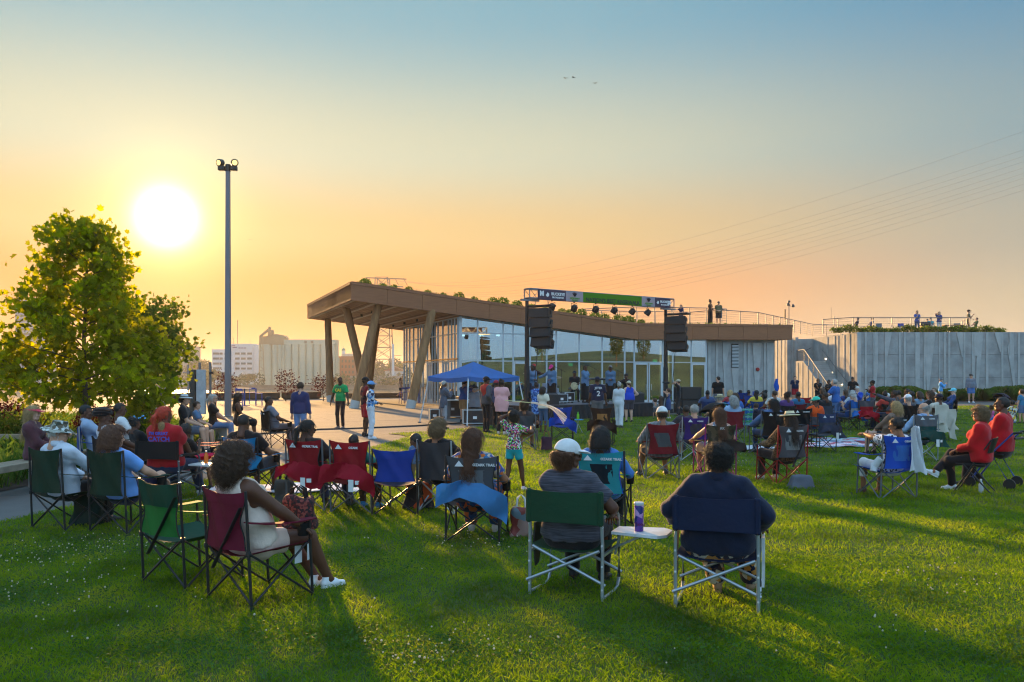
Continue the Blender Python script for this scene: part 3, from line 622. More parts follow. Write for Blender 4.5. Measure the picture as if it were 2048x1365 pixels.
for sx, up in ((-1, 1), (1, 1), (-1, 0), (1, 0)):
    if up:
        c = Vector((sx * .30, -.05, 11.22)); Mr = Matrix.Rotation(R(-75), 3, 'X') @ Matrix.Rotation(R(-sx * 12), 3, 'Y'); Mr = Matrix.Rotation(R(sx * 25), 3, 'Z') @ Matrix.Rotation(R(102), 3, 'X')
        h = MB().lathe([(.10, -.12), (.15, -.08), (.165, .12), (.15, .13)], c, 14, Mr).build('lamp_head', M_lamp, lp, True)
        MB().lathe([(.03, .134), (.115, .136), (.115, .14), (.06, .142)], c, 14, Mr).build('lens', M_lens, h)
    else:
        MB().box((sx * .27, -.02, 10.98), (.30, .24, .2), ch=.03, rz=sx * .2).build('lamp_head', M_lamp, lp)
# ================================================================== timber benches, sign pylon, bar tables, planters
M_timber = mat('weathered timber', srgb(150, 135, 115), .85, .22, 2, .4, 50, stretch=(4, .6, 4)); M_brown = mat('brown steel', srgb(70, 54, 42), .6, .2, 2)
def bench(label, p0, p1, w=.42, h=.46, group='timber benches along the path'):
    p0, p1 = Vector(p0), Vector(p1); d = (p1 - p0); L = d.length; o = thing('timber_bench', label, 'bench', p0, math.atan2(d.y, d.x), group)
    for k in range(3): MB().box((L / 2, -w / 2 + w / 6 + k * w / 3, h - .05), (L, w / 3 - .012, .10), ch=.008).build('seat_plank', M_timber, o)
    n = max(2, int(L / 1.6))
    for k in range(n + 1):
        MB().box((.25 + (L - .5) * k / n, 0, (h - .1) / 2), (.12, w - .12, h - .1), ch=.01).build('leg', M_conc3, o)
bench('grey timber bench under the woman in pink visor', (-7.6, 9.0, 0), (-7.4, 15.2, 0)); bench('grey timber bench beside the man in white fedora', (-7.75, 18.2, 0), (-8.1, 23.2, 0))
bench('timber bench behind the young tree in planting bed', (-13.2, 18.1, 0), (-9.9, 18.7, 0))
bb = thing('slatted_bench', 'long backed slat bench beyond the red shrubs', 'bench', G(330, 822), R(152))
MB().box((1.3, .05, .42), (2.6, .5, .08), ch=.01).build('seat', M_timber, bb); MB().box((1.3, .05, .19), (2.4, .4, .38), ch=.01).build('plinth', M_conc3, bb)
for k in range(14): MB().bar((.1 + k * .185, -.2, .5), (.1 + k * .185, -.36, .98), .03, .09).build('back_slat', M_timber, bb)
for z, y in ((.72, -.30), (.98, -.37)): MB().bar((0, y, z), (2.6, y, z), .04, .06).build('back_rail', M_timber, bb)
sg = thing('sign_pylon', 'dark sign pylon with pale panel and two steel posts', 'sign', G(397, 838), R(-14))
MB().box((-.22, .0, 1.12), (.26, .30, 1.85), ch=.015).build('dark_panel', mat('dark panel', srgb(58, 56, 50), .5), sg); MB().box((.14, -.02, 1.12), (.40, .12, 1.85), ch=.01).build('pale_panel', mat('pale panel', srgb(175, 178, 180), .5), sg)
for x in (-.08, .42): MB().tube([(x, .2, 0), (x, .2, 2.35)], .055, 10).build('post', M_rail, sg, True)
MB().box((.62, .1, .5), (.22, .2, .75), ch=.02).build('meter_box', M_brown, sg); MB().box((.5, .16, 1.9), (.14, .1, .1)).build('camera', M_dark, sg)
for k, (a, c, hh) in enumerate(((G(395, 801), G(465, 800), .48), (G(470, 800), G(560, 799.5), .5), (G(566, 799.5), G(640, 798), .5), (G(290, 806), G(380, 803), .55), (G(690, 797), G(805, 796), .35))):
    d = c - a; o = thing('planter_wall', ['long brown steel planter edge behind the grey pole', 'brown steel planter edge behind the blue bar table', 'brown planter edge left of the logs', 'brown dock box by the sparkling water', 'low brown edge seen between the log columns'][k], 'planter', a, math.atan2(d.y, d.x), 'brown planters along the quay')
    MB().box((d.length / 2, 0, hh / 2 + .06), (d.length, .5, hh - .06), ch=.02).build('body', M_brown, o); MB().box((d.length / 2, .02, .05), (d.length - .2, .3, .09)).build('plinth', M_dark, o); MB().box((d.length / 2, 0, hh + .03), (d.length + .04, .54, .05), ch=.01).build('cap', M_brown, o)
M_blue = mat('blue steel', srgb(40, 70, 150), .45, .1, 3)
def bar_table(label, loc):
    o = thing('bar_table', label, 'table', loc, .3, 'blue bar tables'); MB().box((0, 0, 1.05), (.8, .8, .035), ch=.01).build('table_top', mat('grey top', srgb(150, 150, 150), .5), o); MB().tube([(0, 0, .03), (0, 0, 1.04)], .05, 8).build('pedestal', M_blue, o, True)
    for k in range(2): MB().box((0, 0, .02), (.62, .07, .035), rz=k * math.pi / 2).build('foot_bar', M_blue, o)
def stool(label, loc, rz):
    o = thing('bar_stool', label, 'stool', loc, rz, 'blue bar stools'); MB().box((0, 0, .74), (.4, .38, .03), ch=.01).build('seat', M_blue, o)
    for x in (-.17, .17):
        for y in (-.16, .16): MB().tube([(x * 1.15, y * 1.15, 0), (x, y, .73 if y > 0 else 1.05)], .016, 6).build('leg', M_blue, o)
    MB().box((0, -.17, 1.0), (.36, .02, .12), ch=.005).build('backrest', M_blue, o)
    for y in (-.18, .18): MB().bar((-.19, y, .25), (.19, y, .25), .02, .02).build('foot_rail', M_blue, o)
bar_table('blue bar table with grey top near the floodlight pole', G(489, 812)); bar_table('blue bar table beyond the log column by the side doors', G(838, 807))
for k, (u, v, a, lb) in enumerate(((470, 811, 1.2, 'blue bar stool closest to the floodlight pole'), (478, 814, .4, 'blue bar stool on the near side of the bar table'), (505, 809, 3.5, 'blue bar stool behind the bar table'), (518, 812, -1.4, 'blue bar stool standing apart from the bar table'), (806, 808, .6, 'blue bar stool beside the jumping woman'), (850, 806, 2, 'blue bar stool right of the slanting log'), (815, 806, 3, 'blue bar stool half behind the slanting log'))): stool(lb, G(u, v), a)
# cable across the plaza
cb = MB(); pts = [G(u, v, .02) for u, v in ((515, 868), (600, 862), (640, 859), (700, 857.5), (760, 855), (830, 852), (880, 849), (930, 846))]; cb.tube(pts, .03, 6); tag(cb.build('cable_cover', M_dark), 'black cable running across the concrete plaza to the tent', 'cable')
# ================================================================== stage, truss, loudspeakers, tent
SA, SB = Vector((.35, 32.2, 0)), Vector((6.25, 36.1, 0)); sdir = (SB - SA).normalized(); sn = Vector((-sdir.y, sdir.x, 0)); SLN = (SB - SA).length; SH = .62
stg = thing('stage', 'low concert stage with pleated black skirt', 'stage')
def ST(a, d, z=0): return SA + sdir * a + sn * d + Vector((0, 0, z))
M_black = mat('black cloth', (.02, .022, .026), .9, .3, 5, .2, 80); M_deck = mat('stage deck', srgb(95, 92, 98), .55, .15, 2)
for i in range(3):
    for j in range(2):
        b = MB(); a0, a1, d0, d1 = SLN / 3 * i + .006, SLN / 3 * (i + 1) - .006, 2.2 * j + .006, 2.2 * (j + 1) - .006
        v = [ST(a, d, z) for z in (SH - .09, SH) for a, d in ((a0, d0), (a1, d0), (a1, d1), (a0, d1))]; b.add(v, [(3, 2, 1, 0), (4, 5, 6, 7), (0, 1, 5, 4), (1, 2, 6, 5), (2, 3, 7, 6), (3, 0, 4, 7)]); b.build('deck_panel', M_deck, stg)
def skirt(p, q, nrm):
    L = (q - p).length; n = int(L / .05); rows = [[], []]
    for k in range(n + 1):
        c = p.lerp(q, k / n); wv = .03 * math.sin(k * 1.15) + .012 * math.sin(k * 2.7 + 1)
        rows[0].append(c + nrm * (.02 + wv * .3) + Vector((0, 0, SH - .02))); rows[1].append(c + nrm * (.06 + wv) + sdir * .12 * math.sin(k * .13) + Vector((0, 0, .02)))
    mid = [a.lerp(e, .5) for a, e in zip(*rows)]; MB().sheet([rows[0], mid, rows[1]], .006).build('skirt', M_black, stg, True)
skirt(ST(0, 0), ST(SLN, 0), -sn); skirt(ST(0, 4.4), ST(0, 0), -sdir); skirt(ST(SLN, 0), ST(SLN, 4.4), sdir)
M_truss = mat('truss aluminium', srgb(120, 122, 126), .35, .06, 3, metal=.6); M_cab = mat('loudspeaker black', (.022, .022, .024), .65, .25, 8, .2, 120); M_grille = mat('loudspeaker grille', (.032, .032, .034), .75, .3, 60, .5, 300)
TA, TB = Vector((.62, 34.2, 0)), Vector((7.5, 38.9, 0)); tdir = (TB - TA).normalized(); tn = Vector((-tdir.y, tdir.x, 0)); TLN = (TB - TA).length
ts = thing('truss_beam', 'aluminium truss beam spanning the stage', 'truss'); TZ = 5.02; q = .19
for dy in (-q, q):
    for dz_ in (-q, q): MB().tube([TA + tn * dy + Vector((0, 0, TZ + .19 + dz_)), TB + tn * dy + Vector((0, 0, TZ + .19 + dz_))], .026, 8).build('chord', M_truss, ts, True)
nb = 22
for k in range(nb):
    a, c = TA.lerp(TB, k / nb), TA.lerp(TB, (k + 1) / nb); s = 1 if k % 2 else -1
    for dy in (-q, q): MB().tube([a + tn * dy + Vector((0, 0, TZ + .19 - s * q)), c + tn * dy + Vector((0, 0, TZ + .19 + s * q))], .013, 5).build('lacing', M_truss, ts)
for p in (TA, TB):
    for e0, e1 in (((-q, -q), (-q, q)), ((-q, q), (q, q)), ((q, q), (q, -q)), ((q, -q), (-q, -q))): MB().tube([p + tn * e0[0] + Vector((0, 0, TZ + .19 + e0[1])), p + tn * e1[0] + Vector((0, 0, TZ + .19 + e1[1]))], .026, 8).build('end_frame', M_truss, ts)
# banner in five panels hanging on the front of the truss
bn = thing('stage_banner', 'green and grey sponsor banner hanging along the truss', 'banner')
segs = ((.045, .222, 'grey'), (.222, .335, 'white'), (.335, .748, 'green'), (.748, .845, 'white'), (.845, .965, 'grey'))
bcol = {'grey': mat('banner grey', srgb(92, 80, 102), .8, .05, 2, trans=.35), 'white': mat('banner white', srgb(170, 166, 180), .8, .04, 2, trans=.3), 'green': mat('banner green', srgb(84, 150, 30), .8, .06, 2, trans=.4)}
M_white = mat('white print', srgb(235, 235, 235), .7, .02, 3); M_ink = mat('dark ink', srgb(46, 44, 60), .7, .02, 3); M_gpr = mat('green print', srgb(70, 150, 30), .7, .02, 3)
BO = -tn * (q + .05); BZ = TZ + .16; BH = .43
def BP(f, z, off=0): return TA.lerp(TB, f) + BO - tn * off + Vector((0, 0, z))
for f0, f1, c in segs:
    n = 10; rows = [[BP(f0 + (f1 - f0) * k / n, BZ + z, .012 * math.sin(k * 1.3 + f0 * 9)) for k in range(n + 1)] for z in (-BH / 2, 0, BH / 2)]
    MB().sheet(rows, .004).build('banner_panel', bcol[c], bn, True)
bl = lambda t, sz, f, z, m, bold=.0: lettering(t, sz, BP(f, BZ + z, .035), tdir, (0, 0, 1), m, bn, bold=bold)
bl("NATION'S BEST RIVERWALK", .25, .54, -.10, M_ink, .004)
for f, s in ((.155, 1), (.905, .85)): bl('BUCKEYE', .17 * s, f + .015, .04, M_white, .006); bl('BROADBAND', .10 * s, f + .015, -.10, M_white, .003)
bl('M', .26, .068, .03, M_white, .02); bl('M', .24, .951, .0, M_white, .02)
for f, w in ((.278, 1), (.797, .9)):
    bl('METROPARKS', .085 * w, f, -.08, M_gpr, .004); bl('TOLEDO', .085 * w, f, -.165, M_gpr, .004)
    lg = MB()
    for k in range(5):
        a = (k - 2) * .42; lg.prism([(-.035, 0), (.035, 0), (math.sin(a) * .16 + .02, .06 + math.cos(a) * .12), (math.sin(a) * .16 - .02, .06 + math.cos(a) * .12)], 0, .003, lambda x, z, d: BP(f, BZ + .0 + z, .03 + d) + tdir * x)
    lg.build('crown_logo', M_ink, bn)
for f0, s in ((.103, 1), (.865, .8)):
    lg = MB(); lg.prism([(-.10 * s, -.02), (0, -.10 * s), (.08 * s, -.05), (.09 * s, .04), (0, .10 * s), (-.04, .02)], 0, .003, lambda x, z, d: BP(f0, BZ + z, .03 + d) + tdir * x); lg.build('leaf_logo', M_white, bn)
M_spotc = mat('spotlight body', (.015, .015, .017), .45)
for k, f in enumerate((.155, .30, .445, .575, .705, .82)):
    o = thing('stage_spotlight', '%s of the six black spotlights under the truss, counted from the lettered grey panel beside the tall speakers' % ('first', 'second', 'third', 'fourth', 'fifth', 'sixth')[k], 'spotlight', TA.lerp(TB, f) + Vector((0, 0, TZ - .06)), .4 + .15 * k, 'spotlights on the truss')
    o['label'] = '%s of six black spotlights under the truss, from the tent side' % ('first', 'second', 'third', 'fourth', 'fifth', 'sixth')[k]
    MB().bar((0, 0, -.02), (0, 0, .05), .05, .05).build('clamp', M_spotc, o); MB().tube([(-.15, 0, -.22), (-.15, 0, -.05), (.15, 0, -.05), (.15, 0, -.22)], .014, 6).build('yoke', M_spotc, o)
    MB().lathe([(.08, .14), (.14, .08), (.155, -.12), (.13, -.13)], (0, 0, -.24), 12, Matrix.Rotation(R(38), 3, 'X')).build('lamp_can', M_spotc, o, True)
def tower(name, base, label):
    o = thing(name, label, 'tower', base, math.atan2(tdir.y, tdir.x), 'lifting towers at the stage')
    for k, (w, h0, h1) in enumerate(((.17, .25, 2.2), (.14, 2.2, 3.9), (.11, 3.9, TZ - .02))): MB().box((0, 0, (h0 + h1) / 2), (w, w, h1 - h0), ch=.01).build('mast_section', M_cab, o)
    MB().box((0, 0, .15), (.5, .5, .2), ch=.02).build('base', M_cab, o)
    for a in (.6, 2.2, 3.8, 5.4): MB().bar((.15 * math.cos(a), .15 * math.sin(a), .75), (1.05 * math.cos(a), 1.05 * math.sin(a), .04), .05, .05).build('outrigger', M_rail, o); MB().bar((.12 * math.cos(a), .12 * math.sin(a), .1), (1.0 * math.cos(a), 1.0 * math.sin(a), .05), .05, .04).build('leg', M_cab, o)
    MB().box((.12, -.1, 1.0), (.16, .16, .3), ch=.02).build('winch', M_cab, o)
    MB().tube([(.4, -.3, 3.6), (.25, -.2, 1.5), (.05, -.1, .5)], .015, 5).build('cable', M_dark, o); MB().box((.15, 0, TZ - .09), (.9, .12, .08)).build('crossbar', M_truss, o)
    return o
tower('lifting_tower', TA, 'black lifting tower carrying the truss beside the blue tent'); tower('lifting_tower', TB - tdir * .35, 'black lifting tower carrying the truss by the glass doors')
def line_array(base, label, rz, tilt):
    o = thing('line_array', label, 'loudspeaker', base, rz, 'hanging loudspeakers'); MB().box((0, 0, .10), (1.12, .5, .07), ch=.01).build('fly_bar', M_cab, o)
    for s in (-.3, .3): MB().tube([(s, 0, .1), (s, 0, .33)], .015, 5).build('chain', M_rail, o)
    z, y, a = 0.0, 0.0, R(1)
    for k in range(4):
        h = .40; a = R((2, 5, 9, 14)[k]); Mx = Matrix.Rotation(-a, 3, 'X') ; cc = Vector((0, y - math.sin(a) * h / 2 * -1, z - h / 2)); cb_ = MB()
        v = [Vector(p) for p in ((-.47, -.27, -.19), (.47, -.27, -.19), (.36, .27, -.16), (-.36, .27, -.16), (-.47, -.27, .19), (.47, -.27, .19), (.36, .27, .16), (-.36, .27, .16))]
        cb_.add([Mx @ p + cc for p in v], [(3, 2, 1, 0), (4, 5, 6, 7), (0, 1, 5, 4), (1, 2, 6, 5), (2, 3, 7, 6), (3, 0, 4, 7)]); cab = cb_.build('cabinet', M_cab, o)
        MB().box(tuple(Mx @ Vector((0, -.278, 0)) + cc), (.88, .012, .34), M=Mx.to_4x4().to_3x3()).build('grille', M_grille, cab)
        for sx in (-1, 1): MB().box(tuple(Mx @ Vector((sx * .435, .0, .02)) + cc), (.06, .16, .15), M=Mx).build('side_handle', M_dark, cab)
        y += math.sin(a) * .42; z -= math.cos(a) * .415
    return o
line_array(TA + tdir * .42 - tn * .45 + Vector((0, 0, TZ - .45)), 'black hanging loudspeaker stack above the blue tent end of the stage', R(-32), 0)
line_array(TB + tdir * -.05 - tn * .45 + Vector((0, 0, TZ - .45)), 'black hanging loudspeaker stack by the lookout deck', R(-32), 0)
def subs(label, loc, rz, n=2, w=.75, d=.7, h=.62, cols=1):
    o = thing('subwoofer_stack', label, 'loudspeaker', loc, rz, 'subwoofers on the ground')
    for c in range(cols):
        for k in range(n):
            cab = MB().box(((c - (cols - 1) / 2) * (w + .02), 0, h * k + h / 2 + .03), (w, d, h - .01), ch=.02).build('cabinet', M_cab, o); MB().box(((c - (cols - 1) / 2) * (w + .02), -d / 2 - .005, h * k + h / 2 + .03), (w - .08, .02, h - .1)).build('grille', M_grille, cab)
    return o
subs('tall black subwoofer stack beside the photographer', G(1375, 827), R(25), cols=1, w=1.15); subs('black subwoofer behind the pink tunic, next to the tent', G(1000, 850), R(20), n=1, w=.8)
def monitor(label, loc, rz):
    o = thing('stage_monitor', label, 'loudspeaker', loc, rz, 'floor monitors on stage'); MB().prism([(-.28, 0), (.28, 0), (.28, .14), (-.05, .48), (-.28, .40)], -.38, .38, lambda a, z, d: (d, a, z)).build('cabinet', M_cab, o)
    MB().add([(-.34, .245, .165), (.34, .245, .165), (.34, -.03, .475), (-.34, -.03, .475)], [(0, 1, 2, 3)]).build('grille', M_grille, o)
monitor('slanted black floor monitor left of the singer in pink cap', ST(1.6, .45, SH), R(30)); monitor('slanted black floor monitor behind the woman in blue tank top', ST(6.3, .5, SH), R(40))
# pop-up tent
ten = thing('popup_tent', 'blue pop-up canopy tent with white legs', 'tent')
CF, CL, CR = Vector((-1.58, 29.2, 0)), Vector((-3.45, 31.5, 0)), Vector((.52, 31.3, 0)); CB = CL + CR - CF; cc = (CL + CR) / 2
M_tent = mat('blue canopy cloth', srgb(58, 118, 190), .7, .10, 1.5, .08, 20, trans=.35); ze, zp = 1.76, 2.32
for p in (CF, CL, CR, CB):
    o2 = (p - cc) * .04; MB().bar(p + o2, cc + (p - cc) * .86 + Vector((0, 0, 1.75)), .04, .04).build('leg', mat('white steel', srgb(215, 218, 222), .4), ten); MB().box(p + o2 + Vector((0, 0, .015)), (.12, .12, .03)).build('foot', M_rail, ten)
for a, c in ((CF, CR), (CR, CB), (CB, CL), (CL, CF)):
    rows = []
    for j in range(9):
        f = j / 8; row = []
        for k in range(13):
            g = k / 12; e = a.lerp(c, g); e = cc + (e - cc) * .88; p = e.lerp(cc, f); sag = -.07 * math.sin(math.pi * g) * (1 - f) - .05 * math.sin(math.pi * f)
            row.append(p + Vector((0, 0, ze + (zp - ze) * f + sag)))
        rows.append(row)
    MB().sheet(rows, .004).build('canopy_panel', M_tent, ten, True)
    e0, e1 = cc + (a - cc) * .88, cc + (c - cc) * .88
    MB().sheet([[e0.lerp(e1, k / 12) + Vector((0, 0, ze - .07 * math.sin(math.pi * k / 12) + dz2 + (.012 * math.sin(k * 2.3) if dz2 else 0))) for k in range(13)] for dz2 in (0, -.16)], .004).build('valance', M_tent, ten, True)
mid = cc + ((CF + CR) / 2 - cc) * .89
lettering('A', .07, mid + Vector((-.1, -.01, ze - .14)), CR - CF, (0, 0, 1), M_white, ten)
# road cases and mixing gear under the tent
M_case = mat('road case black', (.025, .025, .028), .5, .2, 4)
def case(label, c, d, rz, g='road cases'):
    o = thing('road_case', label, 'case', c, rz, g); MB().box((0, 0, d[2] / 2 + .06), d, ch=.01).build('body', M_case, o)
    for x in (-1, 1):
        for y in (-1, 1): MB().bar((x * d[0] / 2, y * d[1] / 2, .06), (x * d[0] / 2, y * d[1] / 2, d[2] + .06), .035, .035).build('corner_edge', M_alu, o); MB().box((x * (d[0] / 2 - .07), y * (d[1] / 2 - .07), .03), (.07, .05, .06)).build('caster', M_dark, o)
    for z in (.07, d[2] + .05):
        for y in (-1, 1): MB().bar((-d[0] / 2, y * d[1] / 2, z), (d[0] / 2, y * d[1] / 2, z), .03, .03).build('edge_rail', M_alu, o)
    MB().box((0, -d[1] / 2 - .006, d[2] * .55), (.14, .012, .1)).build('label_plate', M_white, o)
case('small road case with printed panel at the tent corner', G(868, 843), (.36, .5, .42), .2); case('long low road case in front of the tent', G(949, 850), (.85, .6, .5), .1); case('tall road case behind the man in plaid blazer', G(905, 836), (1.0, .6, .7), .1); case('road case under the mixing desk inside the tent', G(925, 834), (.9, .6, .6), .3)
mt = thing('mixing_table', 'white folding table of sound gear inside the tent', 'table', G(930, 838), .35); MB().box((0, .3, .78), (1.9, .7, .04), ch=.01).build('table_top', mat('white plastic', srgb(205, 205, 200), .5), mt)
for x in (-.8, .8): MB().bar((x, .3, 0), (x, .3, .76), .5, .03).build('leg', M_rail, mt)
MB().box((.2, .3, .87), (.9, .5, .12), ch=.02).build('mixer', M_case, mt); MB().box((-.6, .3, .9), (.4, .4, .2), ch=.02).build('amplifier', M_case, mt)
# ================================================================== trees and planting
M_bark = mat('bark', srgb(92, 76, 62), .9, .3, 3, .7, 40, stretch=(3, 3, .7))
M_leaf = grass_mat('tulip tree leaf', (.085, .11, .008), (.18, .19, .012), (.36, .33, .02), .64, 1.6, 2.2)
M_leaf2 = grass_mat('green leaf', (.055, .085, .014), (.10, .135, .02), (.18, .19, .03), .55, 2.5, 2.0)
M_red = grass_mat('purple leaf', (.035, .008, .008), (.07, .014, .012), (.13, .035, .02), .35, 3)
M_haze = grass_mat('far leaf', (.05, .07, .02), (.08, .10, .03), (.11, .13, .04), .3, .15)
def limb_tree(o, H, trunk_r, crown_fn, nb, seed, m=M_bark, z0=1.2):
    r = random.Random(seed); tips = []
    pts = [Vector((.04 * math.sin(k * .9), .04 * math.cos(k * 1.3), H * .97 * k / 12)) for k in range(13)]
    tk = MB().tube(pts, [trunk_r * (1 - .88 * k / 12) * (1.25 if k == 0 else 1) for k in range(13)], 10)
    for k in range(nb):
        f = (k + .5) / nb; z = z0 + (H * .93 - z0) * f; a = k * 2.4 + r.uniform(-.4, .4); L = crown_fn(z) * r.uniform(.75, 1.0); rise = .12 + .75 * f
        p0 = Vector((.04 * math.sin(z), .04 * math.cos(z), z)); lp = [p0 + Vector((math.cos(a) * L * s, math.sin(a) * L * s, rise * L * (s - .25 * s * s) + r.uniform(-.03, .03))) for s in (0, .25, .5, .75, 1)]
        tk.tube(lp, [max(.006, trunk_r * .33 * (1 - f * .6) * (1 - .8 * s)) for s in (0, .25, .5, .75, 1)], 6)
        for s in range(5):
            i = r.choice((1, 2, 3)); q0 = lp[i].lerp(lp[i + 1], r.random()); b = a + r.uniform(-1.2, 1.2); l2 = L * r.uniform(.2, .45)
            q1 = q0 + Vector((math.cos(b) * l2, math.sin(b) * l2, l2 * r.uniform(.1, .7))); tk.tube([q0, q0.lerp(q1, .5) + Vector((0, 0, .02)), q1], [.008, .006, .003], 5); tips.append((q0, q1))
        tips.append((lp[2], lp[4]))
    return tk, tips, pts
def crown_leaves(o, tips, pts, H, n, size, m, seed, shape, singles=0, top=True):
    r = np.random.default_rng(seed); A0 = np.array([(t[1] - t[0]).length for t in tips]); k = r.choice(len(tips), n, p=A0 / A0.sum()); f = r.uniform(.1, 1.08, n)
    A = np.array([tuple(t[0]) for t in tips]); B = np.array([tuple(t[1]) for t in tips])
    q = A[k] + (B[k] - A[k]) * f[:, None] + r.normal(0, size * 1.15, (n, 3))
    if top: nt_ = n // 40; q[:nt_] = np.stack([r.normal(0, size * .6, nt_), r.normal(0, size * .6, nt_), r.uniform(H * .86, H * 1.0, nt_)], 1)
    d = q - np.array([0, 0, H * .5]); d /= np.linalg.norm(d, axis=1)[:, None] + 1e-6
    order = np.argsort(q[:, 1] + 0 * q[:, 0]); q, d = q[order], d[order]     # nearest the camera first
    ns = min(singles, n); Vr, Fr = leaf_faces(q[ns:], size, r, d[ns:], 1.05 if shape == 'lobed' else 1.7, shape, .35)
    crown = link('crown', np_mesh('crown', Vr, Fr), m, o); crown['kind'] = 'stuff'
    if ns:
        vs = []
        for v in range(8):
            V1, F1 = leaf_faces(np.zeros((1, 3)), size * 1.05, r, d[v:v + 1] * .3, 1.05, shape, .35); me = np_mesh('leaf', V1, F1); me.materials.append(m); vs.append(me)
        for i in range(ns): link('leaf', vs[i % 8], None, crown, tuple(q[i]), (r.uniform(-.5, .5), r.uniform(-.5, .5), r.uniform(0, 6.28)), r.uniform(.75, 1.2))
t1 = thing('tree', 'young broad-leaved tree with large lobed leaves in front of the sunset', 'tree', (-9.83, 19.0, 0))
def cf1(z): return 2.15 * (1 - ((z - 1.7) / 3.9) ** .82 * .88) if z > 1.7 else 2.0
tk, tips, pts = limb_tree(t1, 5.35, .075, cf1, 44, 21, z0=.95); tk.build('trunk', M_bark, t1, True); crown_leaves(t1, tips, pts, 5.35, 7600, .145, M_leaf, 31, 'lobed', 290)
t2 = thing('tree', 'smaller darker tree half hidden behind the lobed-leaf tree', 'tree', (-11.75, 26.2, 0))
tk, tips, pts = limb_tree(t2, 4.0, .07, lambda z: 1.55 * (1 - ((z - 1.6) / 2.9) ** 2 * .8) if z > 1.6 else 1.3, 26, 22, z0=1.5); tk.build('trunk', M_bark, t2, True); crown_leaves(t2, tips, pts, 4.0, 5200, .13, M_leaf2, 33, 'lobed')
for k, (u, v, h, lb) in enumerate(((450, 806, 1.75, 'young purple-leaved tree behind the floodlight pole'), (571, 803, 1.95, 'young purple-leaved tree in front of the grain silos'), (646, 803, 1.5, 'young purple-leaved tree beside the outermost log column'))):
    o = thing('purple_tree', lb, 'tree', G(u, v), 0, 'young purple trees along the quay')
    tk, tips, pts = limb_tree(o, h, .035, lambda z: .75 * (1 - (z / 2.4) ** 2 * .7), 11, 50 + k, z0=.55); tk.build('trunk', M_bark, o, True); crown_leaves(o, tips, pts, h, 420, .15, M_red, 60 + k, 'quad')
def shrub(name, label, loc, rad, n, size, m, seed, group=None, lift=.0):
    o = thing(name, label, 'shrub', loc, 0, group); r = np.random.default_rng(seed); st_ = MB()
    for k in range(9):
        a = k * .7; st_.tube([(0, 0, 0), (rad[0] * .35 * math.cos(a), rad[1] * .35 * math.sin(a), rad[2] * .9), (rad[0] * .75 * math.cos(a), rad[1] * .75 * math.sin(a), rad[2] * 1.6)], [.016, .011, .005], 5)
    st_.build('stems', M_bark, o)
    nl = 9; cs = [(r.uniform(-.55, .55) * rad[0], r.uniform(-.55, .55) * rad[1], rad[2] * r.uniform(.55, 1.25) + lift) for _ in range(nl)]
    VV, FF, bse = [], [], 0
    for c in cs:
        V1, F1 = leaf_cloud(n // nl, c, np.array(rad) * r.uniform(.45, .7), size, int(r.integers(1e6))); VV.append(V1); FF.append(F1 + bse); bse += len(V1)
    V1 = np.concatenate(VV); V1[:, 2] = np.maximum(V1[:, 2], .03); f = link('foliage', np_mesh('foliage', V1, np.concatenate(FF)), m, o); f['kind'] = 'stuff'
shrub('red_shrub', 'large dark red shrub behind the woman in pink visor', (-12.9, 20.5, 0), (1.15, .9, .78), 3600, .075, M_red, 1)
shrub('red_shrub', 'dark red shrub right of the tree trunk', (-10.1, 21.8, 0), (.85, .7, .62), 2600, .075, M_red, 2)
shrub('red_shrub', 'small dark red shrub between the tree trunks', (-11.4, 22.5, 0), (.6, .6, .55), 1500, .07, M_red, 12)
for k, (x, y, a, h, lb) in enumerate(((-11.6, 19.9, .75, .62, 'bright green shrub left of the lobed-leaf tree trunk'), (-9.15, 20.6, .6, .5, 'green shrub just right of the lobed-leaf tree trunk'), (-10.9, 24.5, .8, .6, 'green shrub behind the tree trunks'), (-13.9, 18.9, .7, .45, 'green shrub at the picture edge behind the timber rail'))): shrub('green_shrub', lb, (x, y, 0), (a, a * .9, h), 2400, .085, M_leaf2, 70 + k)
def grass_bed(name, label, poly, n, h, seed, m, w=.02):
    r = np.random.default_rng(seed); xs = [p[0] for p in poly]; ys = [p[1] for p in poly]; x = r.uniform(min(xs), max(xs), n); y = r.uniform(min(ys), max(ys), n); k = inside(x, y, poly); x, y = x[k], y[k]; n = len(x)
    cl = .55 + .45 * np.sin(x * 2.3 + np.sin(y * 1.7) * 2) * np.sin(y * 2.1); hh = h * r.uniform(.45, 1.2, n) * (.6 + .6 * cl); a = r.uniform(0, 6.283, n); ln = r.normal(0, .5, n) * hh; la = r.uniform(0, 6.283, n); ww = w * r.uniform(.6, 1.3, n)
    dx, dy = np.cos(a) * ww, np.sin(a) * ww; lx, ly = np.cos(la) * ln, np.sin(la) * ln; z0 = np.full(n, .01)
    p = np.stack([np.stack([x - dx / 2, y - dy / 2, z0], 1), np.stack([x + dx / 2, y + dy / 2, z0], 1), np.stack([x + dx * .4 + lx * .35, y + dy * .4 + ly * .35, z0 + hh * .65], 1), np.stack([x + lx, y + ly, z0 + hh], 1)], 1)
    q = np.arange(n)[:, None] * 4; o = link(name, np_mesh(name, p.reshape(-1, 3), np.concatenate([q + np.array([[0, 1, 2]]), q + np.array([[0, 2, 3]])])), m); return tag(o, label, 'grass', kind='stuff')
M_tall = grass_mat('meadow grass', (.05, .10, .015), (.10, .17, .03), (.20, .22, .06), .5, 1.2)
grass_bed('meadow_grass', 'tall meadow grass filling the planting bed by the benches', [(-17, 9), (-7.95, 9), (-7.95, 15), (-8.05, 23), (-9.8, 26), (-13.5, 30), (-20, 32.5)], 42000, .42, 5, M_tall, .022)
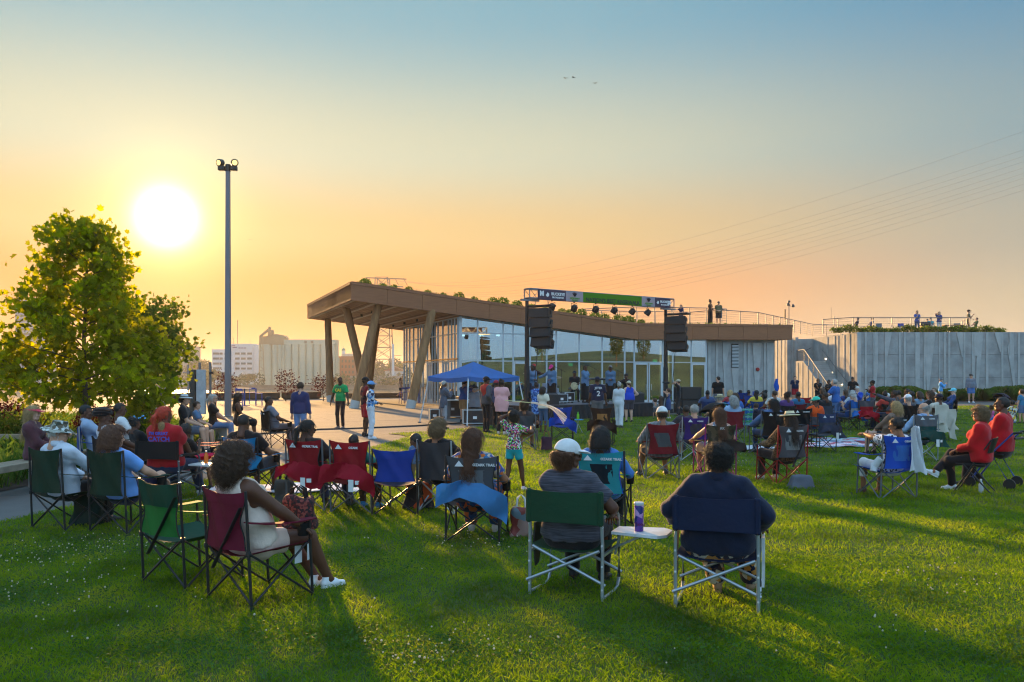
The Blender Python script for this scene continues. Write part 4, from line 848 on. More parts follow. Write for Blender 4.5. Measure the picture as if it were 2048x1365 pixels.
M_dkgr = grass_mat('fountain grass', (.05, .10, .015), (.09, .16, .025), (.14, .21, .05), .4, 2)
def tuft(label, loc, rad, h, seed):
    r = np.random.default_rng(seed); n = 900; a = r.uniform(0, 6.283, n); q = r.uniform(0, rad * .35, n); hh = h * r.uniform(.5, 1.1, n); out = r.uniform(.1, 1, n) * rad; w = .03
    x, y = np.cos(a) * q, np.sin(a) * q; ex, ey = np.cos(a) * (q + out), np.sin(a) * (q + out); tx_, ty_ = -np.sin(a) * w, np.cos(a) * w; z = np.zeros(n)
    p = np.stack([np.stack([x - tx_, y - ty_, z], 1), np.stack([x + tx_, y + ty_, z], 1), np.stack([x + (ex - x) * .45 + tx_ * .6, y + (ey - y) * .45 + ty_ * .6, hh * .9], 1), np.stack([ex, ey, hh * .72], 1)], 1)
    qd = np.arange(n)[:, None] * 4; me = np_mesh('foliage', p.reshape(-1, 3), np.concatenate([qd + np.array([[0, 1, 2]]), qd + np.array([[0, 2, 3]])])); o = thing('fountain_grass', label, 'shrub', loc, 0, 'dark grass clumps under the concrete wall'); f = link('foliage', me, M_dkgr, o); f['kind'] = 'stuff'
LBT = ('first', 'second', 'third', 'fourth', 'fifth', 'sixth', 'seventh', 'eighth', 'ninth', 'tenth', 'eleventh', 'twelfth')
for k, (px, rd_, h) in enumerate(((1762, .9, 1.0), (1782, 1.0, 1.1), (1806, 1.0, 1.15), (1822, .9, .95), (1862, .7, .8), (1900, .9, .9), (1918, 1.0, .95), (1965, 1.0, .95), (1990, .9, .9), (2012, 1.1, 1.1), (2035, 1.1, 1.15), (2060, 1.2, 1.2))):
    tuft('%s dark grass clump under the ribbed concrete wall, from the stair' % LBT[k], ((px - CXP) / F * 60, 60.0, .0), rd_, h, 80 + k)
rt = random.Random(8)
for k in range(15):
    px = 1678 + k * 22.5; y = YW + 1.0
    shrub('terrace_shrub', 'leafy shrub on the terrace edge, number %d from the stair along the wall top' % (k + 1), ((px - CXP) / F * y, y, ZW - .02), (.62, .4, .27 * rt.uniform(.8, 1.35)), 420, .14, M_leaf2, 200 + k, 'shrubs along the terrace edge')
for k, o in enumerate([o for o in bpy.data.objects if o.name.startswith('terrace_shrub')]): o['label'] = '%s low leafy shrub along the concrete wall top, from the stair' % ORD[k]
# clover heads in the lawn
def clover():
    r = np.random.default_rng(9); cl = [(G(u, v), s, n) for u, v, s, n in ((150, 1110, .5, 90), (60, 1190, .35, 30), (250, 1090, .45, 35), (30, 1130, .3, 25), (180, 1160, .3, 16), (880, 1310, .28, 45), (1000, 1090, .5, 40), (910, 1080, .4, 30), (1400, 940, 1.2, 60), (1300, 935, 1.0, 45), (1480, 925, 1.2, 40), (1830, 1165, .5, 26), (1900, 1180, .3, 12), (1780, 1275, .2, 8), (1290, 1070, .4, 14), (1560, 860, 2, 40), (1950, 830, 3, 110), (1700, 840, 3, 40), (80, 1250, .5, 20), (300, 1260, .6, 12), (1640, 1330, .8, 8), (560, 1290, 1.2, 8))]
    V, Fc = [], []; b0 = 0
    ico = MB().lathe([(.002, -.5), (.42, -.35), (.5, 0), (.36, .34), (.002, .5)], n=6); iv = np.array(ico.v); fi = [f for f in ico.f if len(f) == 4]
    for c, s, n in cl:
        for k in range(n):
            x, y = c.x + r.normal(0, s), c.y + r.normal(0, s * .8)
            if y < 4.4 or not inside(x, y, LAWN): continue
            d = .0145 * r.uniform(.6, 1.15) * (1 + max(0, y - 10) * .03); V.append(iv * d + np.array([x, y, .055 + r.uniform(-.012, .015)])); Fc += [tuple(i + b0 for i in f) for f in fi]; b0 += len(iv)
    return np_mesh('clover_flowers', np.concatenate(V), np.array(Fc), True)
tag(link('clover_flowers', clover(), mat('clover flower', srgb(215, 205, 180), .9, .15, 40, trans=.3)), 'white clover flower heads scattered over the lawn', 'flowers', kind='stuff')
# conifers on the hill that the glass mirrors
for k, (x, y, h) in enumerate(((62, -6, 5), (70, 8, 4.2), (58, 12, 3.6))):
    o = thing('hill_tree', 'small tree on the grassy hill mirrored in the glass, %s' % ('nearest the stair', 'on the crest', 'lowest on the slope')[k], 'tree', (x, y, 4.2)); MB().tube([(0, 0, -1), (0, 0, h)], [.12, .03], 8).build('trunk', M_bark, o)
    V1, F1 = leaf_cloud(900, (0, 0, h * .6), (h * .25, h * .25, h * .45), .3, 300 + k); f = link('crown', np_mesh('crown', V1, F1), M_leaf2, o); f['kind'] = 'stuff'
# broad clover leaves in patches among the grass
def clover_leaves():
    r = np.random.default_rng(19); Q = []
    for u, v, sg, n in ((150, 1110, .6, 2600), (60, 1200, .45, 1500), (880, 1310, .3, 1500), (600, 1290, .5, 1800), (1800, 1200, .6, 2600), (1500, 1310, .5, 2000), (1150, 1290, .4, 1300), (300, 1300, .4, 1500), (1950, 1320, .4, 1400), (980, 1090, .4, 1200), (1650, 1120, .5, 1400), (1300, 1080, .4, 1000), (750, 1130, .5, 1500), (1900, 1080, .6, 1500)):
        c = G(u, v); Q.append(np.stack([c.x + r.normal(0, sg, n), c.y + r.normal(0, sg * .7, n), r.uniform(.03, .058, n)], 1))
    q = np.concatenate(Q); q = q[(q[:, 1] > 4.3) & inside(q[:, 0], q[:, 1], LAWN)]; V, Fq = leaf_faces(q, .021, r, None, 1.0, 'quad', 0.0)
    d = V.reshape(-1, 4, 3); d[:, :, 2] = d[:, :1, 2] + (d[:, :, 2] - d[:, :1, 2]) * .45; return np_mesh('clover_leaves', V, Fq)
tag(link('clover_leaves', clover_leaves(), grass_mat('clover leaf', (.03, .08, .012), (.06, .14, .02), (.10, .20, .03), .35, 6)), 'darker clover leaves in patches among the lawn grass', 'clover', kind='stuff')
# ================================================================== across the river
LZ = -3.0
def far_box(parent, name, u0, u1, v0, v1, Y, depth, m, zbase=None):
    a, c = P(u0, v0, Y), P(u1, v1, Y); z1 = a.z; z0 = c.z if zbase is None else zbase
    return MB().box(((a.x + c.x) / 2, Y + depth / 2, (z0 + z1) / 2), (c.x - a.x, depth, z1 - z0)).build(name, m, parent)
M_silo = mat('silo concrete', srgb(196, 186, 160), .9, .12, .05); M_silo2 = mat('silo headhouse', srgb(170, 140, 108), .9, .12, .08); M_wh = mat('white render', srgb(205, 205, 205), .85, .06, .05)
M_fglass = mat('far window', (.10, .11, .10), .2, .2, .3); M_brick = mat('far brick', srgb(150, 98, 76), .9, .15, .2)
si = thing('grain_silos', 'pale concrete grain silos with brown headhouse across the river', 'building')
Y = 470.0; k_ = Y / F
def cyl(u0, u1, vt, name='silo_bin', dy=0):
    a, c = P(u0, vt, Y), P(u1, vt, Y); r = (c.x - a.x) / 2; MB().tube([((a.x + c.x) / 2, Y + r + dy, LZ), ((a.x + c.x) / 2, Y + r + dy, a.z)], r, 24).build(name, M_silo, si, True)
for u0, u1 in ((514, 542), (541, 554), (553, 563), (562, 569)): cyl(u0, u1, 689, dy=1 if u0 > 540 else 0)
for i in range(7): cyl(568 + i * 14.3, 568 + (i + 1) * 14.3, 689)
far_box(si, 'gallery', 567, 671, 679.5, 689, Y + 1, 9, M_silo); far_box(si, 'end_wall', 660, 671.5, 685, 760, Y + 3, 8, M_silo, LZ)
hh = far_box(si, 'headhouse', 518.5, 568, 673, 690, Y + 1, 9, M_silo2); far_box(si, 'headhouse_tower', 535.5, 543, 660, 673, Y + 2, 5, M_silo2); far_box(si, 'spout', 536.5, 539, 654, 660, Y + 3, 3, M_silo2)
b = MB().prism([(P(528, 0, Y).x, P(0, 673.2, Y).z), (P(572, 0, Y).x, P(0, 677, Y).z), (P(566, 0, Y).x, P(0, 671, Y).z), (P(552, 0, Y).x, P(0, 668, Y).z), (P(545, 0, Y).x, P(0, 669, Y).z)], Y + 2, Y + 8, lambda x, z, d: (x, d, z)); b.build('headhouse_roof', M_silo2, si)
MB().bar(P(520, 674, Y - 1), P(537, 660, Y - 1), 1.2, 1.2).build('conveyor', M_silo2, si)
for u in (611, 624): far_box(si, 'vent', u - 2.5, u + 2.5, 682, 686.5, Y + .6, .5, M_silo2)
tw = MB()
for z0, z1, u in ((0, 1, 521), (0, 1, 525)): tw.bar(P(u, 672, Y - 1.5), P(u - (3 if u < 523 else -4), 768, Y - 1.5), .35, .35)
for k in range(9): tw.bar(P(520 - k * .3, 682 + k * 10, Y - 1.5), P(526 + k * .45, 682 + k * 10 + (8 if k % 2 else -2), Y - 1.5), .22, .22)
tw.build('stair_tower', M_silo2, si)
wb = thing('hospital_block', 'white office block with rows of square windows across the river', 'building'); Y = 520.0
def windows(parent, cols, rows, w, h, Y, m=M_fglass):
    for v in rows:
        for u in cols:
            f = far_box(parent, 'window', u, u + w, v, v + h, Y - .25, .3, M_wh if False else m)
far_box(wb, 'wing', 424, 463, 699, 760, Y, 14, M_wh, LZ); far_box(wb, 'tower_block', 462.3, 505, 688, 760, Y + .5, 16, M_wh, LZ); far_box(wb, 'tiled_bay', 505.3, 516, 690, 760, Y + 2, 12, M_wh, LZ); far_box(wb, 'entrance', 443, 468, 721, 745, Y - 3, 2.5, M_wh); far_box(wb, 'podium', 410, 485, 742, 764, Y - 4.2, 4, M_wh, LZ)
windows(wb, (426, 432, 439), (705.5, 715.5, 725.5, 735), 6, 4, Y); windows(wb, (449, 456), (705.5, 715.5), 5, 4, Y); windows(wb, (470, 482, 494.5), (705.5, 715.5, 725.5, 735.5), 9, 4, Y + .5)
for u, v, w in ((463, 691, 7), (465, 694.5, 9), (477, 695.5, 4), (482, 695.5, 4), (487, 695.5, 5)): far_box(wb, 'sign_letters', u, u + w, v, v + 1.8, Y + .2, .3, mat('far lettering', srgb(110, 90, 130), .8))
MB().tube([P(475, 690, Y + 8), P(475.3, 640, Y + 8)], .25, 6).build('antenna', M_silo2, wb); MB().tube([P(467, 690, Y + 8), P(467, 676, Y + 8)], .15, 5).build('antenna', M_silo2, wb); MB().tube([P(500, 690, Y + 8), P(500, 679, Y + 8)], .15, 5).build('antenna', M_silo2, wb)
br = thing('brick_building', 'old red brick warehouse with arched windows across the river', 'building'); Y = 500.0
far_box(br, 'wall', 676, 712, 713, 765, Y, 20, M_brick, LZ); far_box(br, 'annex', 704, 740, 727, 765, Y + 4, 16, mat('tan wall', srgb(176, 150, 122), .9, .1, .1), LZ); far_box(br, 'cream_wing', 668, 678, 716, 765, Y - 2, 10, M_silo, LZ)
windows(br, (683, 690, 697, 704), (720, 731, 742, 752), 3.2, 5.5, Y)
ch = thing('cupola_building', 'distant pale hall with green domed cupola', 'building'); Y = 620.0
far_box(ch, 'hall', 683, 735, 708, 765, Y, 20, mat('pale hall', srgb(180, 170, 160), .9), LZ); c0 = P(687, 708, Y + 3); MB().tube([c0, c0 + Vector((0, 0, 2.4))], 1.2, 12).build('lantern', M_wh, ch, True); MB().lathe([(1.5, 0), (1.5, .3), (1.2, 1.2), (.6, 1.9), (.12, 2.2), (.1, 3.4)], c0 + Vector((0, 0, 2.4)), 12).build('dome', mat('copper', srgb(90, 140, 120), .7), ch, True)
tl = thing('office_tower', 'tall round-cornered office tower behind the lobed-leaf tree', 'building'); Y = 600.0
a = P(31, 597, Y); c = P(92, 597, Y); tw_o = MB().prism([(a.x, Y), (a.x + 1.4, Y - 2.8), (a.x + 5.5, Y - 4.6), (c.x - 5.5, Y - 4.6), (c.x - 1.4, Y - 2.8), (c.x, Y), (c.x, Y + 14), (a.x, Y + 14)], LZ, a.z).build('tower_wall', mat('tower grey', srgb(150, 152, 160), .8), tl)
for r_ in range(14):
    z = a.z - 2.3 - r_ * 3.3
    MB().prism([(a.x + 1.5, Y - 2.95), (a.x + 5.5, Y - 4.75), (c.x - 5.5, Y - 4.75), (c.x - 1.5, Y - 2.95), (c.x - 1.5, Y - 2.7), (c.x - 5.5, Y - 4.5), (a.x + 5.5, Y - 4.5), (a.x + 1.5, Y - 2.7)], z - 1.6, z).build('window_band', M_fglass, tl)
t3 = thing('apartment_tower', 'distant grey block behind the smaller dark tree', 'building'); far_box(t3, 'wall', 352, 381, 692, 765, 620, 20, mat('tower grey2', srgb(165, 150, 140), .9), LZ); windows(t3, (355, 361, 367, 373), (697, 704, 711, 718), 3, 3.5, 620)
kz = thing('quay_kiosk', 'small white kiosk on the far quay by the sparkling water', 'building'); Y = 450.0; far_box(kz, 'wall', 356, 371, 763, 774, Y, 4, M_wh, LZ); far_box(kz, 'roof', 354, 373, 761, 763, Y - .6, 5, M_wh)
# wooded far bank: tree by tree where they can be told apart, the rest one mass
def far_tree(label, u, vtop, Y, w, seed):
    base = Vector(((u - CXP) / F * Y, Y, LZ)); H = P(u, vtop, Y).z - LZ; wd = w * Y / F; o = thing('far_tree', label, 'tree', base, 0, 'trees on the far bank'); MB().tube([(0, 0, 0), (0, 0, H * .6)], [.5, .2], 6).build('trunk', M_bark, o)
    r = np.random.default_rng(seed); VV, FF, b0 = [], [], 0
    for k in range(7):
        V1, F1 = leaf_cloud(110, (r.uniform(-.3, .3) * wd, r.uniform(-.3, .3) * wd, H * r.uniform(.4, .78)), (wd * .34, wd * .34, H * .22), wd * .13, int(r.integers(1e6))); VV.append(V1); FF.append(F1 + b0); b0 += len(V1)
    f = link('crown', np_mesh('crown', np.concatenate(VV), np.concatenate(FF)), M_haze, o); f['kind'] = 'stuff'
for k, (u, vt, Y, w, lb) in enumerate(((388, 712, 560, 36, 'hazy tree left of the white office block'), (406, 716, 570, 34, 'hazy tree against the white office block'), (428, 737, 480, 30, 'low hazy tree in front of the white office block'), (412, 742, 470, 26, 'hazy tree behind the sign pylon'), (495, 747, 480, 26, 'round hazy tree beside the grain silos'), (760, 714, 600, 34, 'hazy tree behind the pylon'), (790, 716, 590, 36, 'hazy tree behind the white pole'), (740, 722, 590, 30, 'hazy tree between brick warehouse and pylon'), (805, 726, 560, 30, 'hazy tree next to the glass corner'), (345, 728, 600, 30, 'hazy tree under the distant grey block'), (320, 735, 600, 30, 'hazy tree above the sparkling water'))): far_tree(lb, u, vt, Y, w, 500 + k)
r_ = np.random.default_rng(77); VV, FF, b0 = [], [], 0
for k in range(170):
    Yk = r_.uniform(560, 700) if k < 120 else r_.uniform(448, 462); uk = r_.uniform(-150, 420) if k < 60 else (r_.uniform(690, 830) if k < 85 else r_.uniform(830, 2300)); hk = r_.uniform(9, 15)
    if k >= 120: uk = r_.uniform(330, 520) if k < 148 else r_.uniform(672, 830); hk = r_.uniform(3.5, 7)
    V1, F1 = leaf_cloud(90, ((uk - CXP) / F * Yk, Yk, LZ + hk * .55), (r_.uniform(6, 10) * (.5 if k >= 120 else 1), 6 if k < 120 else 3, hk * .55), 2.0 if k < 120 else 1.1, int(r_.integers(1e6))); VV.append(V1); FF.append(F1 + b0); b0 += len(V1)
tag(link('far_woods', np_mesh('far_woods', np.concatenate(VV), np.concatenate(FF)), M_haze), 'hazy wooded bank along the far side of the river', 'woods', kind='stuff')
far_box(thing('low_sheds', 'low pale sheds by the far quay under the pylon', 'building'), 'wall', 700, 810, 752, 768, 455, 8, mat('shed', srgb(150, 140, 130), .9), LZ)
hs = thing('river_house', 'distant house with pale gable under the pylon', 'building'); far_box(hs, 'wall', 770, 806, 742, 768, 480, 8, M_wh, LZ); MB().prism([(P(767, 0, 480).x, P(0, 742, 480).z), (P(809, 0, 480).x, P(0, 742, 480).z), (P(788, 0, 480).x, P(0, 733, 480).z)], 479, 489, lambda x, z, d: (x, d, z)).build('roof', M_brick, hs)
windows(hs, (775, 785, 795), (747,), 4, 5, 480)
# lattice pylon, utility pole, cables
M_pyl = mat('galvanised lattice', srgb(110, 100, 95), .6, .1, .5, metal=.3)
pyl = thing('power_pylon', 'steel lattice power pylon across the river behind the logs', 'pylon'); Y = 480.0
ptop, pbot = P(765, 556, Y), P(772, 765, Y); zt = ptop.z; cx = ptop.x
def pw(z): f = (z - LZ) / (zt - LZ); return 6.0 * (1 - f) + 3.6 * f
lv = [LZ + (zt - LZ) * f for f in (0, .12, .24, .35, .46, .56, .65, .74, .82, .9, 1)]
for sx in (-1, 1):
    for sy in (-1, 1): MB().bar((cx + sx * pw(LZ), Y + sy * pw(LZ), LZ), (cx + sx * pw(zt), Y + sy * pw(zt), zt), .5, .5).build('leg', M_pyl, pyl)
for z0, z1 in zip(lv[:-1], lv[1:]):
    for sy in (-1, 1):
        MB().bar((cx - pw(z0), Y + sy * pw(z0), z0), (cx + pw(z1), Y + sy * pw(z1), z1), .26, .26).build('brace', M_pyl, pyl); MB().bar((cx + pw(z0), Y + sy * pw(z0), z0), (cx - pw(z1), Y + sy * pw(z1), z1), .26, .26).build('brace', M_pyl, pyl)
        MB().bar((cx - pw(z1), Y + sy * pw(z1), z1), (cx + pw(z1), Y + sy * pw(z1), z1), .3, .3).build('crossbeam', M_pyl, pyl)
for z, w in ((zt, 14.0), (zt - 4.5, 12)):
    MB().bar((cx - w * .7, Y, z), (cx + w, Y, z - .8), .55, .55).build('top_arm', M_pyl, pyl)
for k in range(5): MB().bar((cx - 8 + 5 * k, Y, zt), (cx - 5.5 + 5 * k, Y, zt - 4.5), .25, .25).build('brace', M_pyl, pyl)
up = thing('utility_pole', 'white steel utility pole beside the lattice pylon', 'pole', (P(786, 768, 470).x, 470, LZ)); MB().tube([(0, 0, 0), (0, 0, P(0, 688, 470).z - LZ)], [.9, .6], 10).build('shaft', M_wh, up, True)
for z in (13, 16.5): MB().bar((-1, 0, z), (5, 0, z + .6), .3, .3).build('arm', M_pyl, up)
cz = [(248, 1.0), (292, 1.0), (305, 1.0), (318, 1.0), (330, 1.0), (341, 1.0), (352, 1.0), (364, 1.0), (376, 1.0)]
for k, (v1, _) in enumerate(cz):
    a = Vector((cx + (k % 3) * 5 - 3, Y, zt - (k // 3) * 2.6)); e = P(2048, v1, 150.0); e2 = e + (e - P(1700, v1 + 110, 220.0)) * .55
    pts = []
    for i in range(41):
        f = i / 40; p = a.lerp(e2, f); p.z -= 13.0 * 4 * f * (1 - f) * (1 + .04 * k) - 0; pts.append(p)
    rad = [.012 + .035 * (1 - i / 40) for i in range(41)]
    tag(MB().tube(pts, rad, 4).build('power_cable', mat('cable', (.22, .19, .17), .6)), 'power cable %s of nine sweeping over the roof from the pylon' % ('one', 'two', 'three', 'four', 'five', 'six', 'seven', 'eight', 'nine')[k], 'cable', 'power cables in the sky')
for k, o in enumerate([o for o in bpy.data.objects if o.name.startswith('power_cable')]): o['label'] = '%s power cable sweeping up from the pylon, counted from the top' % ('topmost', 'second', 'third', 'fourth', 'fifth', 'sixth', 'seventh', 'eighth', 'lowest')[k]
# moored boat, dock lamp, birds
bt = thing('motor_boat', 'white motor boat moored in the sun glitter', 'boat', P(350, 787, 150), R(8)); bt.location.z = -5.0
MB().sheet([[(x, y * w, z) for x in (-4.5, -3, 0, 3, 4.6)] if False else [(x, y * wf * 1.3, 1.0 + (.35 if x > 2 else 0) if j in (0, 4) else -.1) for x, wf in ((-4.5, .9), (-3, 1), (0, 1), (3, .7), (4.8, .05))] for j, y in enumerate((-1, -.6, 0, .6, 1))], .08).build('hull', mat('boat white', srgb(220, 215, 205), .3), bt, True)
MB().box((-.5, 0, 1.15), (4, 1.7, .5), ch=.2).build('cabin', MATS['boat white'], bt); MB().add([(.9, -.8, 1.4), (.9, .8, 1.4), (.3, .7, 2.1), (.3, -.7, 2.1)], [(0, 1, 2, 3)]).build('windscreen', M_fglass, bt)
dl_ = thing('dock_lamp', 'slim dock lamp post by the moored boat', 'lamp post', (P(376, 775, 110).x, 110, -5)); MB().tube([(0, 0, 0), (0, 0, 8.3)], .13, 8).build('pole', M_pole, dl_); MB().box((-.2, 0, 7.3), (.9, .3, .15), ch=.05).build('lamp_head', M_pole, dl_)
for k, (u, v, Yb, a) in enumerate(((1131, 157, 80, .3), (1147, 155.5, 80, .8), (1190, 167, 85, -.3), (500, 480, 120, .4))):
    bd = thing('bird', ('dark bird flying high, leftmost of three', 'dark bird flying high, middle of three', 'dark bird flying high, rightmost of three', 'lone dark bird right of the floodlight pole')[k], 'bird', P(u, v, Yb), a); MB().tube([(-.02, -.13, 0), (0, 0, 0), (.01, .12, .01), (.0, .2, 0)], [.012, .04, .03, .01], 6).build('body', M_dark, bd, True)
    for s in (-1, 1): MB().sheet([[(s * .02, -.07, 0), (s * .02, .05, 0)], [(s * .13, -.06, .07), (s * .13, .06, .07)], [(s * .25, -.05, .03), (s * .25, 0, .03)]], .008).build('wing', M_dark, bd)
# ================================================================== people: bodies grown from smooth distance fields
def _block(org, vx, shp, lo, hi):
    i0 = np.clip(np.floor((lo - org) / vx).astype(int), 0, shp); i1 = np.clip(np.ceil((hi - org) / vx).astype(int) + 1, 0, shp); return i0, i1
class Field:
    def __init__(s, lo, hi, vx):
        s.vx = vx; s.org = np.array(lo, float) - 2 * vx; s.shp = np.maximum(np.ceil((np.array(hi, float) + 2 * vx - s.org) / vx).astype(int) + 1, 4)
        s.ax = [s.org[i] + vx * np.arange(s.shp[i]) for i in range(3)]
    def new(s): return np.full(s.shp, .35)
    def pts(s, i0, i1): return s.ax[0][i0[0]:i1[0], None, None], s.ax[1][None, i0[1]:i1[1], None], s.ax[2][None, None, i0[2]:i1[2]]
    def cap(s, D, a, b, ra, rb, k=.03, n=None, q=1.0):
        a, b = np.asarray(a, float), np.asarray(b, float); m = max(ra, rb) + k + .05
        i0, i1 = _block(s.org, s.vx, s.shp, np.minimum(a, b) - m, np.maximum(a, b) + m)
        if (i1 <= i0).any(): return D
        X, Y, Z = s.pts(i0, i1); X, Y, Z = X - a[0], Y - a[1], Z - a[2]; ba = b - a; L = ba @ ba + 1e-12
        t = np.clip((X * ba[0] + Y * ba[1] + Z * ba[2]) / L, 0, 1); X, Y, Z = X - t * ba[0], Y - t * ba[1], Z - t * ba[2]
        if n is not None and q != 1.0:
            e = (X * n[0] + Y * n[1] + Z * n[2]) * (1 / q - 1); X, Y, Z = X + e * n[0], Y + e * n[1], Z + e * n[2]
        d = np.sqrt(X * X + Y * Y + Z * Z) - (ra + (rb - ra) * t); s.mix(D, d, i0, i1, k); return D
    def ell(s, D, c, r, k=.02, A=None):
        c, r = np.asarray(c, float), np.asarray(r, float); m = r.max() + k + .04; i0, i1 = _block(s.org, s.vx, s.shp, c - m, c + m)
        if (i1 <= i0).any(): return D
        X, Y, Z = s.pts(i0, i1); X, Y, Z = X - c[0], Y - c[1], Z - c[2]
        if A is not None: X, Y, Z = (A[j][0] * X + A[j][1] * Y + A[j][2] * Z for j in range(3))
        k0 = np.sqrt((X / r[0]) ** 2 + (Y / r[1]) ** 2 + (Z / r[2]) ** 2); k1 = np.sqrt((X / r[0] ** 2) ** 2 + (Y / r[1] ** 2) ** 2 + (Z / r[2] ** 2) ** 2) + 1e-9
        s.mix(D, k0 * (k0 - 1) / k1, i0, i1, k); return D
    def mix(s, D, d, i0, i1, k):
        v = D[i0[0]:i1[0], i0[1]:i1[1], i0[2]:i1[2]]
        if k > 0: h = np.maximum(k - np.abs(v - d), 0) / k; v[...] = np.minimum(v, d) - h * h * k * .25
        else: v[...] = np.minimum(v, d)
    def plane(s, D, p, n):
        X, Y, Z = s.ax[0][:, None, None], s.ax[1][None, :, None], s.ax[2][None, None, :]; np.maximum(D, (X - p[0]) * n[0] + (Y - p[1]) * n[1] + (Z - p[2]) * n[2], out=D); return D
    def sub(s, D, B): np.maximum(D, -B, out=D); return D
    def grid(s): return s.ax[0][:, None, None], s.ax[1][None, :, None], s.ax[2][None, None, :]
    def nets(s, D):
        ins = D < 0; nx, ny, nz = D.shape
        c = sum(ins[i:nx - 1 + i, j:ny - 1 + j, k:nz - 1 + k].astype(np.int8) for i in (0, 1) for j in (0, 1) for k in (0, 1)); act = (c > 0) & (c < 8)
        idx = -np.ones(act.shape, int); I, J, K = np.nonzero(act); n = len(I); idx[I, J, K] = np.arange(n)
        if n == 0: return np.zeros((0, 3)), np.zeros((0, 4), int)
        acc = np.zeros((n, 3)); cnt = np.zeros(n); base = np.stack([I, J, K], 1).astype(float)
        for a in range(3):
            o = [x for x in range(3) if x != a]
            for p in (0, 1):
                for q in (0, 1):
                    of = [0, 0, 0]; of[o[0]] = p; of[o[1]] = q; of2 = list(of); of2[a] = 1
                    d0 = D[I + of[0], J + of[1], K + of[2]]; d1 = D[I + of2[0], J + of2[1], K + of2[2]]; m = (d0 < 0) != (d1 < 0)
                    t = np.where(m, d0 / (d0 - d1 + 1e-12), 0); pos = np.tile(np.array(of, float), (n, 1)); pos[:, a] = t; acc += pos * m[:, None]; cnt += m
        V = s.org + (base + acc / cnt[:, None]) * s.vx; Fs = []
        for a in range(3):
            o = [(a + 1) % 3, (a + 2) % 3]; sl0 = [slice(None)] * 3; sl1 = [slice(None)] * 3; sl0[a] = slice(0, -1); sl1[a] = slice(1, None); A0, A1 = ins[tuple(sl0)], ins[tuple(sl1)]
            e = np.nonzero(A0 != A1); e = np.stack(e, 1); ok = (e[:, o[0]] > 0) & (e[:, o[1]] > 0) & (e[:, o[0]] < D.shape[o[0]] - 1) & (e[:, o[1]] < D.shape[o[1]] - 1); e = e[ok]
            u = np.zeros(3, int); w = np.zeros(3, int); u[o[0]] = 1; w[o[1]] = 1; q = [e, e - u, e - u - w, e - w]; f = np.stack([idx[t_[:, 0], t_[:, 1], t_[:, 2]] for t_ in q], 1)
            fl = A0[e[:, 0], e[:, 1], e[:, 2]]; f[~fl] = f[~fl][:, ::-1]; Fs.append(f)
        return V, np.concatenate(Fs)
def snoise(X, Y, Z, f, seed=0):
    r = np.random.default_rng(seed); o = 0
    for k in range(5):
        d = r.normal(size=3); d *= f * (1 + .35 * k) / np.linalg.norm(d); o = o + np.sin(X * d[0] + Y * d[1] + Z * d[2] + r.uniform(0, 6.28)) / 5 * 1.6
    return o
# ---- canonical head, hand, shoe, hair and hat shapes (head frame: x right, y forward, z up, origin in the middle of the skull)
_C = {}
def head_vf(vx, fem):
    key = ('head', vx, fem)
    if key in _C: return _C[key]
    f = Field((-.10, -.13, -.21), (.10, .15, .13), vx); D = f.new(); j = .92 if fem else 1.0
    f.ell(D, (0, -.012, .018), (.074, .096, .092), .01); f.ell(D, (0, .03, -.05), (.058 * j, .062, .068), .04); f.ell(D, (0, .062, -.098 + (.004 if fem else 0)), (.026 * j, .024, .020), .035)   # skull, face, chin
    for sx in (-1, 1):
        f.ell(D, (sx * .045, .04, -.085), (.018, .03, .022), .04); f.ell(D, (sx * .04, .072, -.03), (.022, .016, .016), .03); f.ell(D, (sx * .078, -.008, -.022), (.010, .020, .032), .008)
        f.cap(D, (sx * .045, .076, .016), (sx * .012, .086, .014), .010, .010, .015)
    f.cap(D, (0, .088, .008), (0, .108, -.032), .008, .013, .012); f.ell(D, (0, .100, -.036), (.018, .012, .010), .01)
    f.ell(D, (0, .089, -.064), (.024, .010, .006), .007); f.ell(D, (0, .087, -.076), (.020, .010, .007), .007)
    B = f.new()
    for sx in (-1, 1): f.ell(B, (sx * .031, .098, .000), (.018, .016, .011), .0)
    D = np.maximum(D, -(B - .0)) if vx < .008 else D
    f.cap(D, (0, -.022, -.06), (0, -.035, -.20), .052 if not fem else .046, .056 if not fem else .05, .03)
    V, Fq = f.nets(D); _C[key] = (V, Fq); return _C[key]
